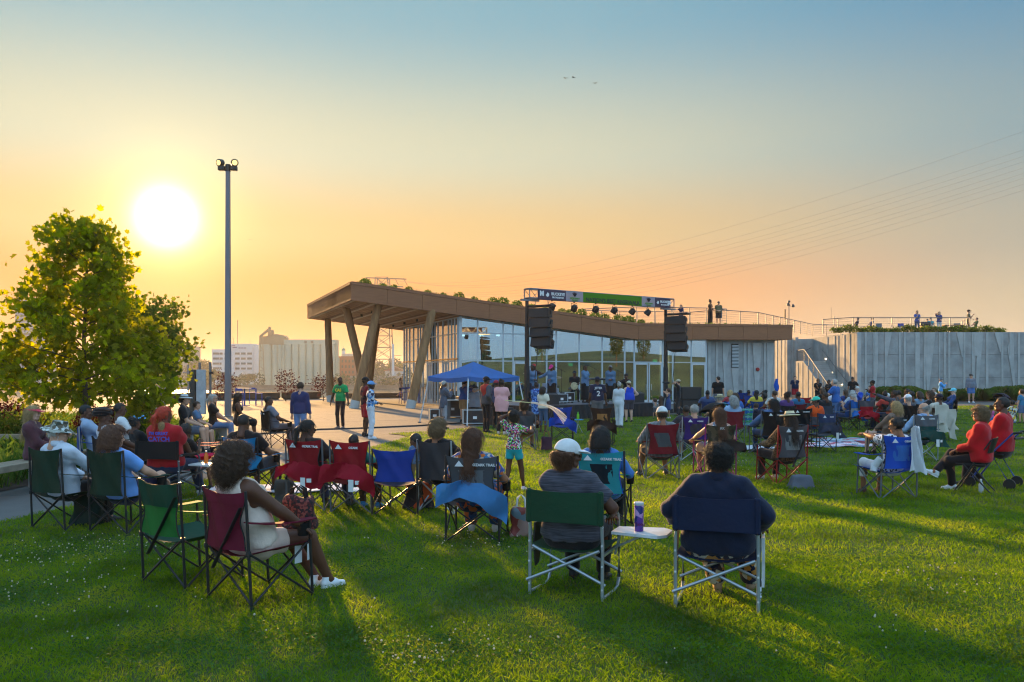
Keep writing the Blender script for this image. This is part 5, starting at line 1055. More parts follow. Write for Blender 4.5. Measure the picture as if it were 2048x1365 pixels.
def hand_vf(vx, kind):
    key = ('hand', vx, kind)
    if key in _C: return _C[key]
    f = Field((-.075, -.03, -.10), (.075, .21, .05), vx); D = f.new(); n = (0, 0, 1)      # wrist at origin, fingers along +y, palm down, thumb on +x
    f.cap(D, (0, -.02, 0), (0, .02, 0), .026, .027, .01, n, .75); f.cap(D, (-.018, .035, 0), (-.022, .085, 0), .022, .020, .02, n, .65); f.cap(D, (.016, .03, 0), (.020, .088, 0), .022, .020, .02, n, .65)
    curl = {'relax': (25, 30, 20), 'fist': (70, 85, 60), 'flat': (6, 8, 6)}[kind]
    for i, (x, L) in enumerate(((.030, .075), (.010, .085), (-.010, .080), (-.029, .062))):
        p = np.array([x, .092, 0.0]); a = 0; sp = (x * 1.1) if kind == 'flat' else x * .4
        for s_, (fr, cu) in enumerate(zip((.45, .32, .23), curl)):
            a += math.radians(cu + i * 2); q = p + np.array([sp * fr, math.cos(a) * L * fr, -math.sin(a) * L * fr]); f.cap(D, p, q, .0095 - .001 * s_, .0088 - .001 * s_, .004); p = q
    t0 = np.array([.028, .03, -.004]); t1 = t0 + ([.034, .030, -.012] if kind != 'fist' else [.02, .04, -.02]); t2 = t1 + ([.012, .030, -.010] if kind != 'fist' else [-.025, .02, -.018]); f.cap(D, t0, t1, .014, .0115, .012); f.cap(D, t1, t2, .011, .009, .004)
    _C[key] = f.nets(D); return _C[key]
def shoe_me(boot=False):
    key = 'shoe%d' % boot
    if key in _C: return _C[key]
    f = Field((-.06, -.10, -.09), (.06, .22, .10), .008); D = f.new(); n = (0, 0, 1)
    f.cap(D, (0, -.045, -.035), (0, .06, -.035), .036, .040, .02); f.cap(D, (0, .06, -.045), (.004, .150, -.05), .040, .030, .03, n, .72); f.cap(D, (0, -.03, -.02), (0, -.02, .03), .038, .042, .02)
    f.plane(D, (0, 0, -.062), (0, 0, -1)); S = f.new(); f.cap(S, (0, -.045, -.072), (0, .155, -.072), .040, .036, .01, n, .4); D = np.minimum(D, S); f.plane(D, (0, 0, -.080), (0, 0, -1)); f.plane(D, (0, 0, .035), (0, 0, 1))
    V, Fq = f.nets(D); me = np_mesh('shoe', V, Fq, True); me.materials.append(None); _C[key] = me; return me
def add_strands(V, n, ln, wav, seed, down, thick=.0016, curl=0.0):
    "fine locks lying over a hair surface"
    r = np.random.default_rng(seed); k = r.integers(0, len(V), n); m = 7; VV, FF = [], []; c = V.mean(0)
    o = V[k] - np.array([0, -.02, .02]); o[:, 2] = np.maximum(o[:, 2], 0); o /= np.linalg.norm(o, axis=1)[:, None] + 1e-9; dn = np.array(down, float); d = dn[None] - (o @ dn)[:, None] * o; d += r.normal(0, .25, d.shape); d /= np.linalg.norm(d, axis=1)[:, None] + 1e-9
    sd = np.cross(o, d); L = ln * r.uniform(.5, 1.2, n); ph = r.uniform(0, 6.28, n)
    p0 = V[k] + o * .002; rows = []
    for i in range(m):
        t = i / (m - 1); p = p0 + d * (L * t)[:, None] + sd * (wav * np.sin(ph + t * 9))[:, None] + o * (curl * np.cos(ph + t * 9) + .004 * math.sin(math.pi * t) - t * t * L * L / .2 * np.clip(o[:, 2] * 1.3 + .12, 0, 1))[:, None]
        w = thick * (1 - .7 * t); rows.append(np.stack([p - sd * w, p + o * w * 1.2, p + sd * w], 1))
    A = np.stack(rows, 1); b = np.arange(n)[:, None] * (m * 3)
    for i in range(m - 1):
        for j in range(2): FF.append(np.concatenate([b + i * 3 + j, b + i * 3 + j + 1, b + (i + 1) * 3 + j + 1, b + (i + 1) * 3 + j], 1))
    return A.reshape(-1, 3), np.concatenate(FF)
def hair_me(kind, near, hat=False):
    key = ('hair', kind, near, hat)
    if key in _C: return _C[key]
    vx = .007 if near else .012; f = Field((-.2, -.26, -.48), (.2, .17, .24), vx); D = f.new(); X, Y, Z = f.grid()
    def face(D, y=.052, zt=.072):      # cut the face free
        f_ = np.minimum(np.minimum(Y - (y - .03), zt - Z), .30 - np.abs(X) * 2.6); return np.maximum(D, np.minimum(f_, Z * 0 + .1 + Y * 0 + X * 0))
    base = lambda g=.012: f.ell(D, (0, -.014, .022), (.077 + g, .099 + g, .094 + g), .01)
    amp, fq = .0, 90; st = (0, 0, 0, 0)
    if kind in ('short', 'crop', 'bun', 'pony', 'braids', 'fringe', 'puff'):
        base(.004 if kind == 'crop' else .011); f.plane(D, (0, 0, -.075), (0, -.2, -1)); D = face(D, .04, .062); amp = .003 if kind != 'crop' else .001; st = (500, .04, .003, 0)
        if kind == 'fringe': f.plane(D, (0, 0, .02), (0, .25, 1))
        if kind == 'bun': f.ell(D, (0, -.075, .105), (.05, .05, .045), .015)
        if kind == 'puff': f.ell(D, (0, -.085, .075), (.075, .07, .07), .02); amp = .008
        if kind == 'pony': f.cap(D, (0, -.10, .03), (0, -.15, -.05), .025, .035, .02); f.cap(D, (0, -.15, -.05), (0, -.13, -.24), .034, .015, .02); st = (600, .1, .003, 0)
        if kind == 'braids':
            for k in range(14): a = math.radians(100 + k * 12.5); f.cap(D, (.085 * math.cos(a) * 1.0, .095 * math.sin(a) * -1 + .0, -.02), (.095 * math.cos(a), -.105 * math.sin(a), -.26), .013, .009, .004)
            amp, fq = .004, 160
    elif kind in ('bob', 'bobbig'):
        g = .02 if kind == 'bob' else .04; base(g); f.cap(D, (0, -.035, -.02), (0, -.045, -.10), .10 + g, .098 + g, .04); f.plane(D, (0, 0, -.15), (0, 0, -1)); D = face(D, .05, .07); amp = .004; st = (1200, .10, .006, 0)
    elif kind in ('long', 'longwavy'):
        base(.018); f.cap(D, (0, -.045, -.02), (0, -.075, -.32), .098, .085, .04, (0, 1, 0), .75); D = face(D, .045, .07); amp = .004 if kind == 'long' else .010; fq = 45; st = (1600, .16, .004 if kind == 'long' else .016, 0)
    elif kind == 'afro': base(.04); D = face(D, .05, .085); amp, fq = .008, 110; st = (1600, .03, .006, .006)
    elif kind == 'curlymed': base(.028); f.ell(D, (0, -.03, -.03), (.105, .105, .10), .04); f.plane(D, (0, 0, -.14), (0, 0, -1)); D = face(D, .05, .075); amp, fq = .009, 75; st = (2200, .05, .010, .008)
    elif kind == 'curlybig': base(.05); f.ell(D, (0, -.03, -.06), (.150, .135, .16), .05); f.plane(D, (0, 0, -.24), (0, 0, -1)); D = face(D, .06, .07); amp, fq = .012, 80; st = (3400, .07, .012, .012)
    elif kind == 'updo': base(.022); f.ell(D, (.01, -.05, .05), (.085, .085, .075), .03); f.plane(D, (0, 0, -.07), (0, -.25, -1)); D = face(D, .04, .07); amp, fq = .010, 70; st = (1800, .06, .010, .006)
    if amp: D = D + amp * snoise(X, Y, Z, fq, 3)
    if hat: f.plane(D, (0, 0, .03), (0, -.1, 1))
    V, Fq = f.nets(D)
    if near and st[0] and kind != 'crop': V2, F2 = add_strands(V, st[0], st[1], st[2], 5, (0, -.15, -1), curl=st[3]); Fq = np.concatenate([Fq, F2 + len(V)]); V = np.concatenate([V, V2])
    me = np_mesh('hair', V, Fq, True); me.materials.append(None); _C[key] = me; return me
def hat_me(kind, near):
    key = ('hat', kind, near)
    if key in _C: return _C[key]
    vx = .007 if near else .011; f = Field((-.23, -.24, -.10), (.23, .27, .24), vx); D = f.new(); X, Y, Z = f.grid(); n = (0, 0, 1)
    if kind in ('cap', 'capback', 'flatcap'):
        f.ell(D, (0, -.014, .03), (.096, .118, .108 if kind == 'cap' else .10), .01); f.plane(D, (0, 0, .020), (0, -.12, -1)); sg = -1 if kind == 'capback' else 1
        B = f.new(); f.cap(B, (-.03, sg * .11, .040), (.03, sg * .11, .040), .062, .062, .0, n, .14); f.cap(B, (-.02, sg * .145, .030), (.02, sg * .145, .030), .05, .05, .02, n, .16); D = np.minimum(D, B)
    elif kind in ('fedora', 'straw'):
        f.cap(D, (0, -.012, .05), (0, -.012, .105), .098, .078, .01); f.plane(D, (0, 0, .125), (0, 0, 1)); f.plane(D, (0, 0, .035), (0, 0, -1)); B = f.new(); f.ell(B, (0, -.012, .048 ), (.165, .185, .012), 0); D = np.minimum(D, B - .002); C = f.new(); f.cap(C, (0, -.1, .15), (0, .08, .15), .03, .03, 0); D = np.maximum(D, -C)
    elif kind == 'bucket':
        f.cap(D, (0, -.012, .05), (0, -.012, .09), .102, .085, .01); f.plane(D, (0, 0, .125), (0, 0, 1)); f.plane(D, (0, 0, .03), (0, 0, -1)); rr = np.sqrt((X) ** 2 + ((Y + .012) * .9) ** 2); B = np.maximum(np.abs(Z - (.045 - (rr - .09) * .55 + .012 * np.sin(3 * np.arctan2(Y, X)))) - .006, rr - .175); D = np.minimum(D, B)
    elif kind == 'visor':
        f.ell(D, (0, -.014, .04), (.097, .119, .115), .01); f.plane(D, (0, 0, .072), (0, -.1, 1)); f.plane(D, (0, 0, .034), (0, .1, -1)); B = f.new(); f.cap(B, (-.03, .11, .045), (.03, .11, .045), .066, .066, 0, n, .13); D = np.minimum(D, B)
    elif kind == 'turban': f.ell(D, (0, -.03, .055), (.105, .135, .105), .02); f.ell(D, (0, -.10, .05), (.08, .08, .08), .04); f.plane(D, (0, .03, .04), (0, .2, -1)); D = D + .006 * np.sin(Z * 120 + 3 * np.sin(X * 30))
    V, Fq = f.nets(D); me = np_mesh('hat', V, Fq, True); me.materials.append(None); _C[key] = me; return me
def glasses_me():
    if 'gl' in _C: return _C['gl']
    b = MB()
    for s in (-1, 1):
        b.box((s * .033, .104, .0), (.050, .004, .036), ch=.0018); b.bar((s * .06, .10, .008), (s * .080, -.005, .004), .004, .006)
    b.bar((-.01, .106, .006), (.01, .106, .006), .004, .006); _C['gl'] = b.mesh('glasses'); _C['gl'].materials.append(None); return _C['gl']
def eyes_me():
    if 'ey' in _C: return _C['ey']
    b = MB()
    for s in (-1, 1): b.lathe([(.001, -.5), (.4, -.35), (.5, 0), (.4, .35), (.001, .5)], (s * .031, .088, 0), 8, Matrix.Diagonal((.026, .014, .013)))
    _C['ey'] = b.mesh('eyes', True); _C['ey'].materials.append(None); return _C['ey']
def olink(name, me, m, parent, M=None):
    o = bpy.data.objects.new(name, me); COL.objects.link(o); o.material_slots[0].link = 'OBJECT'; o.material_slots[0].material = m; o.parent = parent
    if M is not None: o.matrix_local = M
    return o
def ik(a, t, l1, l2, hint):
    a, t = np.asarray(a, float), np.asarray(t, float); d = t - a; L = np.linalg.norm(d); L2 = min(max(L, abs(l1 - l2) + .01), (l1 + l2) * .998); u = d / (L + 1e-9); t = a + u * L2
    x = (l1 * l1 - l2 * l2 + L2 * L2) / (2 * L2); y = math.sqrt(max(l1 * l1 - x * x, 0)); h = np.asarray(hint, float); h = h - (h @ u) * u; h /= np.linalg.norm(h) + 1e-9
    return a + u * x + h * y, t
SKIN = {'d': srgb(92, 58, 42), 'dd': srgb(66, 42, 32), 'm': srgb(150, 100, 72), 'l': srgb(205, 155, 128), 'p': srgb(214, 170, 148)}
def skin_mat(k): return mat('skin ' + k, SKIN[k], .5, .08, 14, .12, 180, spec=.35)
HAIRC = {'black': (.012, .010, .009), 'brown': (.07, .035, .018), 'dkbrown': (.034, .018, .011), 'auburn': (.11, .042, .018), 'blond': (.42, .28, .12), 'dirty': (.22, .14, .07), 'grey': (.38, .37, .35), 'white': (.7, .69, .66), 'red': (.55, .05, .02), 'ltgrey': (.55, .53, .5)}
def hair_mat(k): return mat('hair ' + k, HAIRC[k], .55, .3, 25, .25, 150, trans=.12, spec=.5)
def cloth(c, pat=None, c2=None, ps=40):
    if not isinstance(c, tuple): return c
    key = 'cloth %s %s %s %s' % (c, pat, c2, ps); base = srgb(*c)
    if pat is None: return mat(key, base, .85, .16, 5, .35, 24, sheen=.15, spec=.2)
    cc = [srgb(*x) for x in c2] if isinstance(c2[0], tuple) else srgb(*c2)
    return mat(key, base, .85, bump=.3, bscale=24, pat=pat, pscale=ps, col2=cc if pat != 'spots' else (tuple(cc) if isinstance(cc, list) else (cc,)), sheen=.1, spec=.2)
def person(label, loc, heading=0.0, pose='stand', h=1.72, b=1.0, fem=False, skin='d', hair=('crop', 'black'), top=('tee', (60, 60, 60)), bot=('pants', (50, 60, 90)), shoes=(40, 40, 42), hat=None, glass=None, hands=('side', 'side'), feet=None, look=(0, 0), lean=None, seat=.42, group='concert crowd', vx=None, extra=None, z=0.0, eyes=None, hold=None):
    """one person: an Empty at the feet / seat with body, clothing, hair and shoes as parts; heading 0 looks along +y; look = (yaw, pitch) of the head"""
    s = h / 1.75; loc = Vector((loc[0], loc[1], z or (loc[2] if len(loc) > 2 else 0))); dist = max(4.0, loc.y); near = dist < 17; nearh = dist < 27
    vx = vx or (.017 if dist < 12 else .021 if dist < 20 else .028 if dist < 34 else .036)
    o = thing('person', label, 'person', loc, heading, group)
    lean = (0 if pose == 'stand' else 14) if lean is None else lean; la = math.radians(lean); upv = np.array([0, -math.sin(la), math.cos(la)]); fw = np.array([0, math.cos(la), math.sin(la)]); rt_ = np.array([1.0, 0, 0])
    kid = h < 1.35; hs = (1.0 if h > 1.5 else .97) / s if kid else 1.0
    pz = {'stand': .975, 'sit': seat / s + .105 * b ** .8, 'ground': .13, 'kneel': .5}[pose]; pel = np.array([0, -.02 if pose == 'sit' else 0, pz])
    sw = (.165 if fem else .185) * (.85 + .15 * b) ; wa, chs, nb_ = pel + upv * .14, pel + upv * .36, pel + upv * .52
    hup = np.array([0, -math.sin(la * .35), math.cos(la * .35)]); hc = nb_ + hup * .150 + np.array([0, .025, 0])
    sh = [nb_ - upv * .078 + rt_ * sw * k for k in (-1, 1)]; hp = [pel + rt_ * .092 * k * (.8 + .2 * b) - upv * .03 for k in (-1, 1)]
    # feet
    fd = {'stand': ((-.11, .02), (.11, -.02)), 'sit': ((-.14, .46), (.14, .46)), 'ground': ((-.2, .5), (.2, .5)), 'kneel': ((-.12, .1), (.12, .1))}[pose]; fd = feet or fd
    ft = [np.array([p[0], p[1], (p[2] if len(p) > 2 else 0) + .085]) for p in fd]; legs = []
    for k in (0, 1):
        hint = (0.15 * (-1, 1)[k], 1, .35) if pose != 'ground' else ((-1, 1)[k] * .6, .2, 1); kn, an = ik(hp[k], ft[k], .44, .425, hint); legs.append((hp[k], kn, an))
    # hands
    def htgt(nm, k):
        sx = (-1, 1)[k]; S_ = sh[k]
        if not isinstance(nm, str): return np.array(nm, float), (sx, -.6, -.5)
        d = {'side': S_ + np.array([sx * .085, .05, -.53]), 'lap': pel + np.array([sx * .08, .32, .10]), 'arm': np.array([sx * .27, .22, (.64 - seat) / s + pz - .12]), 'front': pel + np.array([sx * .04, .24, .12]), 'cross': chs + np.array([-sx * .10, .22 + (.03 if k else 0), -.05 + (.03 if k else 0)]), 'hip': pel + np.array([sx * .17, .03, .12]),
             'phone': chs + np.array([sx * .05, .30, .05]), 'face': hc + np.array([sx * .06, .22, -.06]), 'up': S_ + np.array([sx * .1, .08, .55]), 'pocket': pel + np.array([sx * .19, .06, .02]), 'chest': chs + np.array([-sx * .03, .19, .02]), 'reach': S_ + np.array([sx * .08, .50, -.05]), 'knee': (legs[k][1] + np.array([0, .0, .07])), 'out': S_ + np.array([sx * .42, .18, -.25]), 'back': pel + np.array([sx * .06, -.2, .05])}[nm]
        hint = {'hip': (sx * 1, -.6, 0), 'up': (sx * 1, -.2, 0), 'cross': (sx * .8, .1, -1), 'arm': (sx * .7, -.8, -.6)}.get(nm, (sx * .5, -.8, -.5)); return d, hint
    arms = []
    for k in (0, 1):
        t, hint = htgt(hands[k], k); el, wr = ik(sh[k], t, .285, .25, hint); arms.append((sh[k], el, wr))
    bl = .62 + .38 * b
    # ---- body
    pts = [pel, nb_, hc] + [p for c in legs + arms for p in c]; lo = np.min(pts, 0) - .24 * max(1, b); hi = np.max(pts, 0) + .24 * max(1, b); lo[2] = max(lo[2], -.02)
    f = Field(lo, hi, vx / s); NY = fw
    def torso(D, e=0.0, full=True):
        f.cap(D, pel - rt_ * .06 * b - upv * .01, pel + rt_ * .06 * b - upv * .01, (.112 if not fem else .122) * b ** .8 + e, (.112 if not fem else .122) * b ** .8 + e, .06, NY, .86)
        f.cap(D, wa - rt_ * .045 * b + fw * .025 * (b - .9), wa + rt_ * .045 * b + fw * .025 * (b - .9), (.110 if not fem else .098) * b ** .95 + e, (.110 if not fem else .098) * b ** .95 + e, .06, NY, .82 + .1 * (b - 1))
        f.cap(D, chs - rt_ * .075, chs + rt_ * .075, .108 * bl + e, .108 * bl + e, .07, NY, .84)
        f.cap(D, sh[0] * .8 + nb_ * .2 - upv * .03, sh[1] * .8 + nb_ * .2 - upv * .03, .066 * bl + e, .066 * bl + e, .05, NY, .95)
        if fem and not kid:
            for k in (-1, 1): f.ell(D, chs + rt_ * .07 * k + fw * .095 * bl - upv * .02, np.array([.062, .055, .06]) * bl + e, .04)
        return D
    def arm(D, k, t1=1.0, t2=1.0, e=0.0, cut=False, loose=0.0):
        a, el, wr = arms[k]; r = bl; A = f.new()
        if t1 < 1: pe = a + (el - a) * t1; f.cap(A, a, pe, .056 * r + e, (.047 * r + e + loose), .02); d = (el - a) / np.linalg.norm(el - a); cp = pe
        else:
            f.cap(A, a, el, .056 * r + e, .043 * r + e, .02); pw_ = el + (wr - el) * t2; f.cap(A, el, pw_, .043 * r + e, .029 * r ** .5 + e + loose, .02); d = (wr - el) / np.linalg.norm(wr - el); cp = pw_
            if e == 0: f.cap(A, el + (wr - el) * .15, el + (wr - el) * .45, .041 * r, .036 * r, .02)
        if cut:
            B = f.new() - .0; X, Y, Z = f.grid(); A = np.where(A < .2, np.maximum(A, (X - cp[0]) * d[0] + (Y - cp[1]) * d[1] + (Z - cp[2]) * d[2]), A)
        h_ = np.maximum(.03 - np.abs(D - A), 0) / .03; return np.minimum(D, A) - h_ * h_ * .03 * .25
    def leg(D, k, t1=1.0, t2=1.0, e=0.0, cut=False, loose=0.0):
        a, kn, an = legs[k]; r = bl; A = f.new()
        if t1 < 1: pe = a + (kn - a) * t1; f.cap(A, a, pe, .085 * r + e, .066 * r + e + loose, .03); d = (kn - a) / np.linalg.norm(kn - a); cp = pe
        else:
            f.cap(A, a, kn, .085 * r + e, .058 * r + e + loose * .5, .03); pw_ = kn + (an - kn) * t2
            if e == 0: f.cap(A, kn, an, .054 * r, .036 * r ** .5, .03); cm = kn + (an - kn) * .3; bk = np.array([0, -.015, 0]); f.cap(A, kn + (an - kn) * .12 + bk, kn + (an - kn) * .5 + bk, .050 * r, .042 * r, .03)
            else: f.cap(A, kn, pw_, .058 * r + e, .044 * r + e + loose, .03)
            d = (an - kn) / np.linalg.norm(an - kn); cp = pw_
        if cut:
            X, Y, Z = f.grid(); A = np.where(A < .25, np.maximum(A, (X - cp[0]) * d[0] + (Y - cp[1]) * d[1] + (Z - cp[2]) * d[2]), A)
        h_ = np.maximum(.035 - np.abs(D - A), 0) / .035; return np.minimum(D, A) - h_ * h_ * .035 * .25
    D = torso(f.new()); f.cap(D, nb_ - upv * .04, hc - hup * .05 - np.array([0, .02, 0]), .056 * (.8 + .2 * b), .05, .04)
    for k in (0, 1): f.cap(D, nb_ + upv * .03, sh[k] * .75 + nb_ * .25, .035, .045 * bl, .04)
    for k in (0, 1): D = arm(D, k); D = leg(D, k)
    for k in (0, 1): f.cap(D, legs[k][2], legs[k][2] + np.array([0, .09, -.045]), .034, .026, .02)
    V, Fq = f.nets(D); VS, FS = [V], [Fq]; nb0 = len(V)
    # head and hands carry finer detail
    yaw, pit = math.radians(look[0]), math.radians(look[1]); HM = Matrix.Rotation(yaw, 3, 'Z') @ Matrix.Rotation(pit - la * .35, 3, 'X'); hsc = 1.0 * (hs if kid else 1.0) * (.97 if fem else 1.0)
    Hm = np.array(HM) * hsc; hv, hf = head_vf(.0065 if near else .0125, fem); VS.append(hv @ Hm.T + hc); FS.append(hf + nb0); nb0 += len(hv)
    for k in (0, 1):
        a, el, wr = arms[k]; y = (wr - el) / (np.linalg.norm(wr - el) + 1e-9); zr = np.array([0, 0, 1.0]) if pose == 'sit' or not isinstance(hands[k], str) or hands[k] not in ('side', 'pocket') else np.array([(-1, 1)[k] * 1.0, .2, 0]); zr = zr - (zr @ y) * y; zr /= np.linalg.norm(zr) + 1e-9; x = np.cross(y, zr); B_ = np.stack([x, y, zr], 1); kd = 'fist' if (hold and hold[k]) or hands[k] == 'cross' else ('flat' if hands[k] in ('up', 'knee') else 'relax')
        v2, f2 = hand_vf(.0055 if near else .011, kd); v2 = v2.copy(); mir = (k == 0) ^ (hands[k] in ('side', 'pocket') and False)
        if mir: v2[:, 0] *= -1; f2 = f2[:, ::-1]
        VS.append((v2 * (.9 if fem else 1.0)) @ B_.T + wr); FS.append(f2 + nb0); nb0 += len(v2)
    V = np.concatenate(VS) * s; me = np_mesh('body', V, np.concatenate(FS), True); link('body', me, skin_mat(skin), o)
    # ---- clothing
    def wrinkle(D, amp):
        X, Y, Z = f.grid(); ph = sum(map(ord, label)) % 7; return D + amp * (np.sin(Z * 34 + 5 * np.sin(X * 11 + ph) + 4 * np.sin(Y * 9)) * .6 + np.sin((X + Z * .6) * 47 + 3 * np.sin(Z * 13 + ph)) * .45 + np.sin((X * .8 - Z) * 23 + 2 * np.sin(Y * 15 + ph)) * .6)
    def grow(D, name, m, amp=.003):
        V, Fq = f.nets(wrinkle(D, amp if dist < 25 else 0))
        if len(V): return link(name, np_mesh(name, V * s, Fq, True), m, o)
    bk, bc = bot[0], bot[1]; bm_ = cloth(bc, *bot[2:])
    e0 = .005 if bk not in ('wide', 'loose') else .014
    if bk in ('pants', 'wide', 'loose', 'crop', 'shorts', 'short', 'capri'):
        D = f.new(); f.cap(D, pel - rt_ * .06 * b - upv * .01, pel + rt_ * .06 * b - upv * .01, (.112 if not fem else .122) * b ** .8 + e0, (.112 if not fem else .122) * b ** .8 + e0, .06, NY, .88)
        f.cap(D, wa - rt_ * .045 * b, wa + rt_ * .045 * b, .10 * b + e0, .10 * b + e0, .06, NY, .84)
        for k in (0, 1):
            if bk == 'shorts': D = leg(D, k, .86, e=e0 + .008, cut=True, loose=.025)
            elif bk == 'short': D = leg(D, k, .5, e=e0 + .004, cut=True, loose=.02)
            elif bk in ('crop', 'capri'): D = leg(D, k, 1, .55, e=e0, cut=True, loose=.01)
            else: D = leg(D, k, 1, .97, e=e0, cut=True, loose=.022 if bk != 'pants' else .008)
        f.plane(D, wa - upv * .02, upv); grow(D, 'trousers' if bk not in ('shorts', 'short') else 'shorts', bm_)
    elif bk in ('skirt', 'dress', 'longdress'):
        D = torso(f.new(), .014); tl = {'skirt': (1, .05), 'dress': (1, .18), 'longdress': (1, .85)}[bk]
        for k in (0, 1): D = leg(D, k, 1, tl[1], e=.03, cut=False)
        if pose == 'stand': zl = legs[0][1][2] * (1 - tl[1]) + .08; f.cap(D, pel, np.array([0, 0, zl]), .15 * b, .19 * b, .08, NY, .8); f.plane(D, (0, 0, zl), (0, 0, -1))
        else:
            for t in (0, .33, .66, 1): f.cap(D, legs[0][0] * (1 - t) + legs[0][1] * t, legs[1][0] * (1 - t) + legs[1][1] * t, .08 * bl, .08 * bl, .05)
        f.plane(D, wa + upv * .05, upv); grow(D, 'skirt', bm_)
    tk_, tc_ = top[0], top[1]; tm = cloth(tc_, *top[2:5]) if tk_ != 'none' else None
    if tk_ != 'none':
        e = {'tee': .018, 'shirt': .019, 'tank': .012, 'jacket': .030, 'long': .018, 'blazer': .026, 'tunic': .022, 'polo': .017, 'cardigan': .024, 'hoodie': .028}[tk_]; D = torso(f.new(), e)
        for k in (0, 1): f.cap(D, nb_ + upv * .012, sh[k] * .8 + nb_ * .2, .03 + e, .045 * bl + e, .04)
        if b > 1.2: f.cap(D, wa - rt_ * .05, wa + rt_ * .05, .11 * b + e, .11 * b + e, .07, NY, .9)
        for k in (0, 1):
            if tk_ in ('tee', 'polo', 'tunic'): D = arm(D, k, .72, e=e, cut=True, loose=.012)
            elif tk_ != 'tank': D = arm(D, k, 1, .93, e=e - .002, cut=True, loose=.006)
        hem = {'tee': .04, 'shirt': .07, 'tank': .03, 'jacket': .08, 'long': .05, 'blazer': .20, 'tunic': .24, 'polo': .03, 'cardigan': .20, 'hoodie': .07}[tk_]
        if pose != 'stand': hem = min(hem, .08)
        if pose == 'stand' and hem > .12: f.cap(D, pel, pel - upv * hem, .13 * b + e, .15 * b + e, .06, NY, .85)
        f.plane(D, pel - upv * hem, -upv); NK = f.new(); f.cap(NK, nb_ + upv * .005 + fw * .02, hc + fw * .02, .060 * (.85 + .15 * b), .075, 0); D = f.sub(D, NK)
        if tk_ == 'tank':
            for k in (0, 1): NK = f.new(); f.cap(NK, sh[k] + rt_ * (-1, 1)[k] * .02 + upv * .1, sh[k] + rt_ * (-1, 1)[k] * .05 - upv * .12, .075, .06, 0); D = f.sub(D, NK)
        grow(D, {'tee': 'shirt', 'polo': 'shirt', 'tank': 'tank_top', 'long': 'sweater', 'tunic': 'tunic'}.get(tk_, tk_), tm, .0052)
        if tk_ in ('shirt', 'polo', 'blazer', 'jacket') and dist < 40:
            B = f.new(); f.cap(B, nb_ + upv * .02, nb_ + upv * .045 + fw * .01, .078 * (.85 + .15 * b), .070 * (.85 + .15 * b), 0); NK = f.new(); f.cap(NK, nb_ - upv * .1, hc, .06 * (.85 + .15 * b), .06, 0); B = f.sub(B, NK); f.plane(B, nb_ + upv * .06, upv); f.plane(B, nb_ - upv * .01, -upv); grow(B, 'collar', tm, 0)
        if tk_ == 'hoodie': B = f.new(); f.ell(B, nb_ - fw * .08 + upv * .0, (.10, .06, .08), 0); grow(B, 'hood', cloth((170, 180, 190)) if extra == 'greyhood' else tm, 0)
    # ---- shoes, hair, hat, glasses, eyes
    if shoes:
        for k in (0, 1):
            a, kn, an = legs[k]; d = np.array([(-1, 1)[k] * .12, 1.0, 0]) ; shin = kn - an; pt = 0.0
            if pose == 'ground' or ft[k][2] > .16: pt = math.radians(25)
            if np.linalg.norm(an - ft[k]) > .03: pt = math.radians(30)
            M = Matrix.Translation(Vector(an * s) + Vector((0, 0, 0))) @ Matrix.Rotation(-math.atan2(d[0], d[1]), 4, 'Z') @ Matrix.Rotation(pt, 4, 'X') @ Matrix.Scale(s * (.9 if fem else 1.0), 4); olink('shoe', shoe_me(), mat('shoe %s' % (shoes,), srgb(*shoes), .6, .1, 9), o, M)
    HMs = Matrix.Translation(Vector(hc * s)) @ HM.to_4x4() @ Matrix.Scale(s * hsc, 4)
    if hair: olink('hair', hair_me(hair[0], nearh, bool(hat) and hat[0] != 'visor'), hair_mat(hair[1]), o, HMs)
    if hat: olink(('cap' if 'cap' in hat[0] else 'hat') if hat[0] != 'visor' else 'visor', hat_me(hat[0], near), cloth(*hat[1:]), o, HMs)
    if hat and hat[0] in ('fedora', 'straw'): MB().lathe([(.100, .058), (.1015, .06), (.0985, .078), (.097, .08)], (0, -.012, 0), 20).build('hat_band', mat('hat band', (.02, .02, .025), .7), o, True).matrix_local = HMs
    if glass: olink('glasses', glasses_me(), mat('sunglass', (.012, .012, .014), .15) if glass == 'dark' else mat('clear glass frame', (.10, .06, .04), .3), o, HMs)
    face_dir = heading + yaw; cam_ang = math.cos(face_dir - math.atan2(loc.x, -loc.y)) if False else -math.cos(face_dir) * 1.0
    if (eyes if eyes is not None else cam_ang > -.75) and dist < 45 and glass != 'dark': olink('eyes', eyes_me(), mat('eye', (.03, .02, .015), .2), o, HMs)
    return o
# ================================================================== chairs, bags, small things
def fabric(c, tr=.3, key=None): return mat('nylon %s %s' % (c, tr), srgb(*c), .7, .12, 4, .25, 18, trans=tr, spec=.25)
FRAME = {'black': mat('black tube', (.02, .02, .022), .4, .1, 5), 'grey': mat('grey tube', srgb(105, 110, 118), .4, .1, 5, metal=.4), 'silver': mat('silver tube', srgb(170, 178, 186), .3, .06, 5, metal=.6), 'red': mat('red tube', srgb(150, 20, 28), .4), 'pink': mat('magenta tube', srgb(160, 40, 110), .4), 'blue': mat('blue tube', srgb(40, 70, 150), .4), 'white': mat('white tube', srgb(205, 208, 212), .4)}
def logo(o, m, y=-.365, z=.83, txt='OZARK TRAIL', sz=.038, x=.0):
    b = MB(); n = lambda a, zz, d: (a - .17 + x, y - d, zz + z)
    b.prism([(0, -.025), (.095, -.025), (.045, .035)], 0, .004, n); b.build('mountain_logo', m, o)
    if txt: lettering(txt, sz, (.02 + x, y - .004, z - .008), (1, 0, 0), (0, 0, 1), m, o, 'lettering', .0012, 'LEFT'); o.children[-1].location.x = -.06 + x
M_print = mat('white chair print', srgb(215, 218, 220), .7, .02, 3)
CH_N = 0
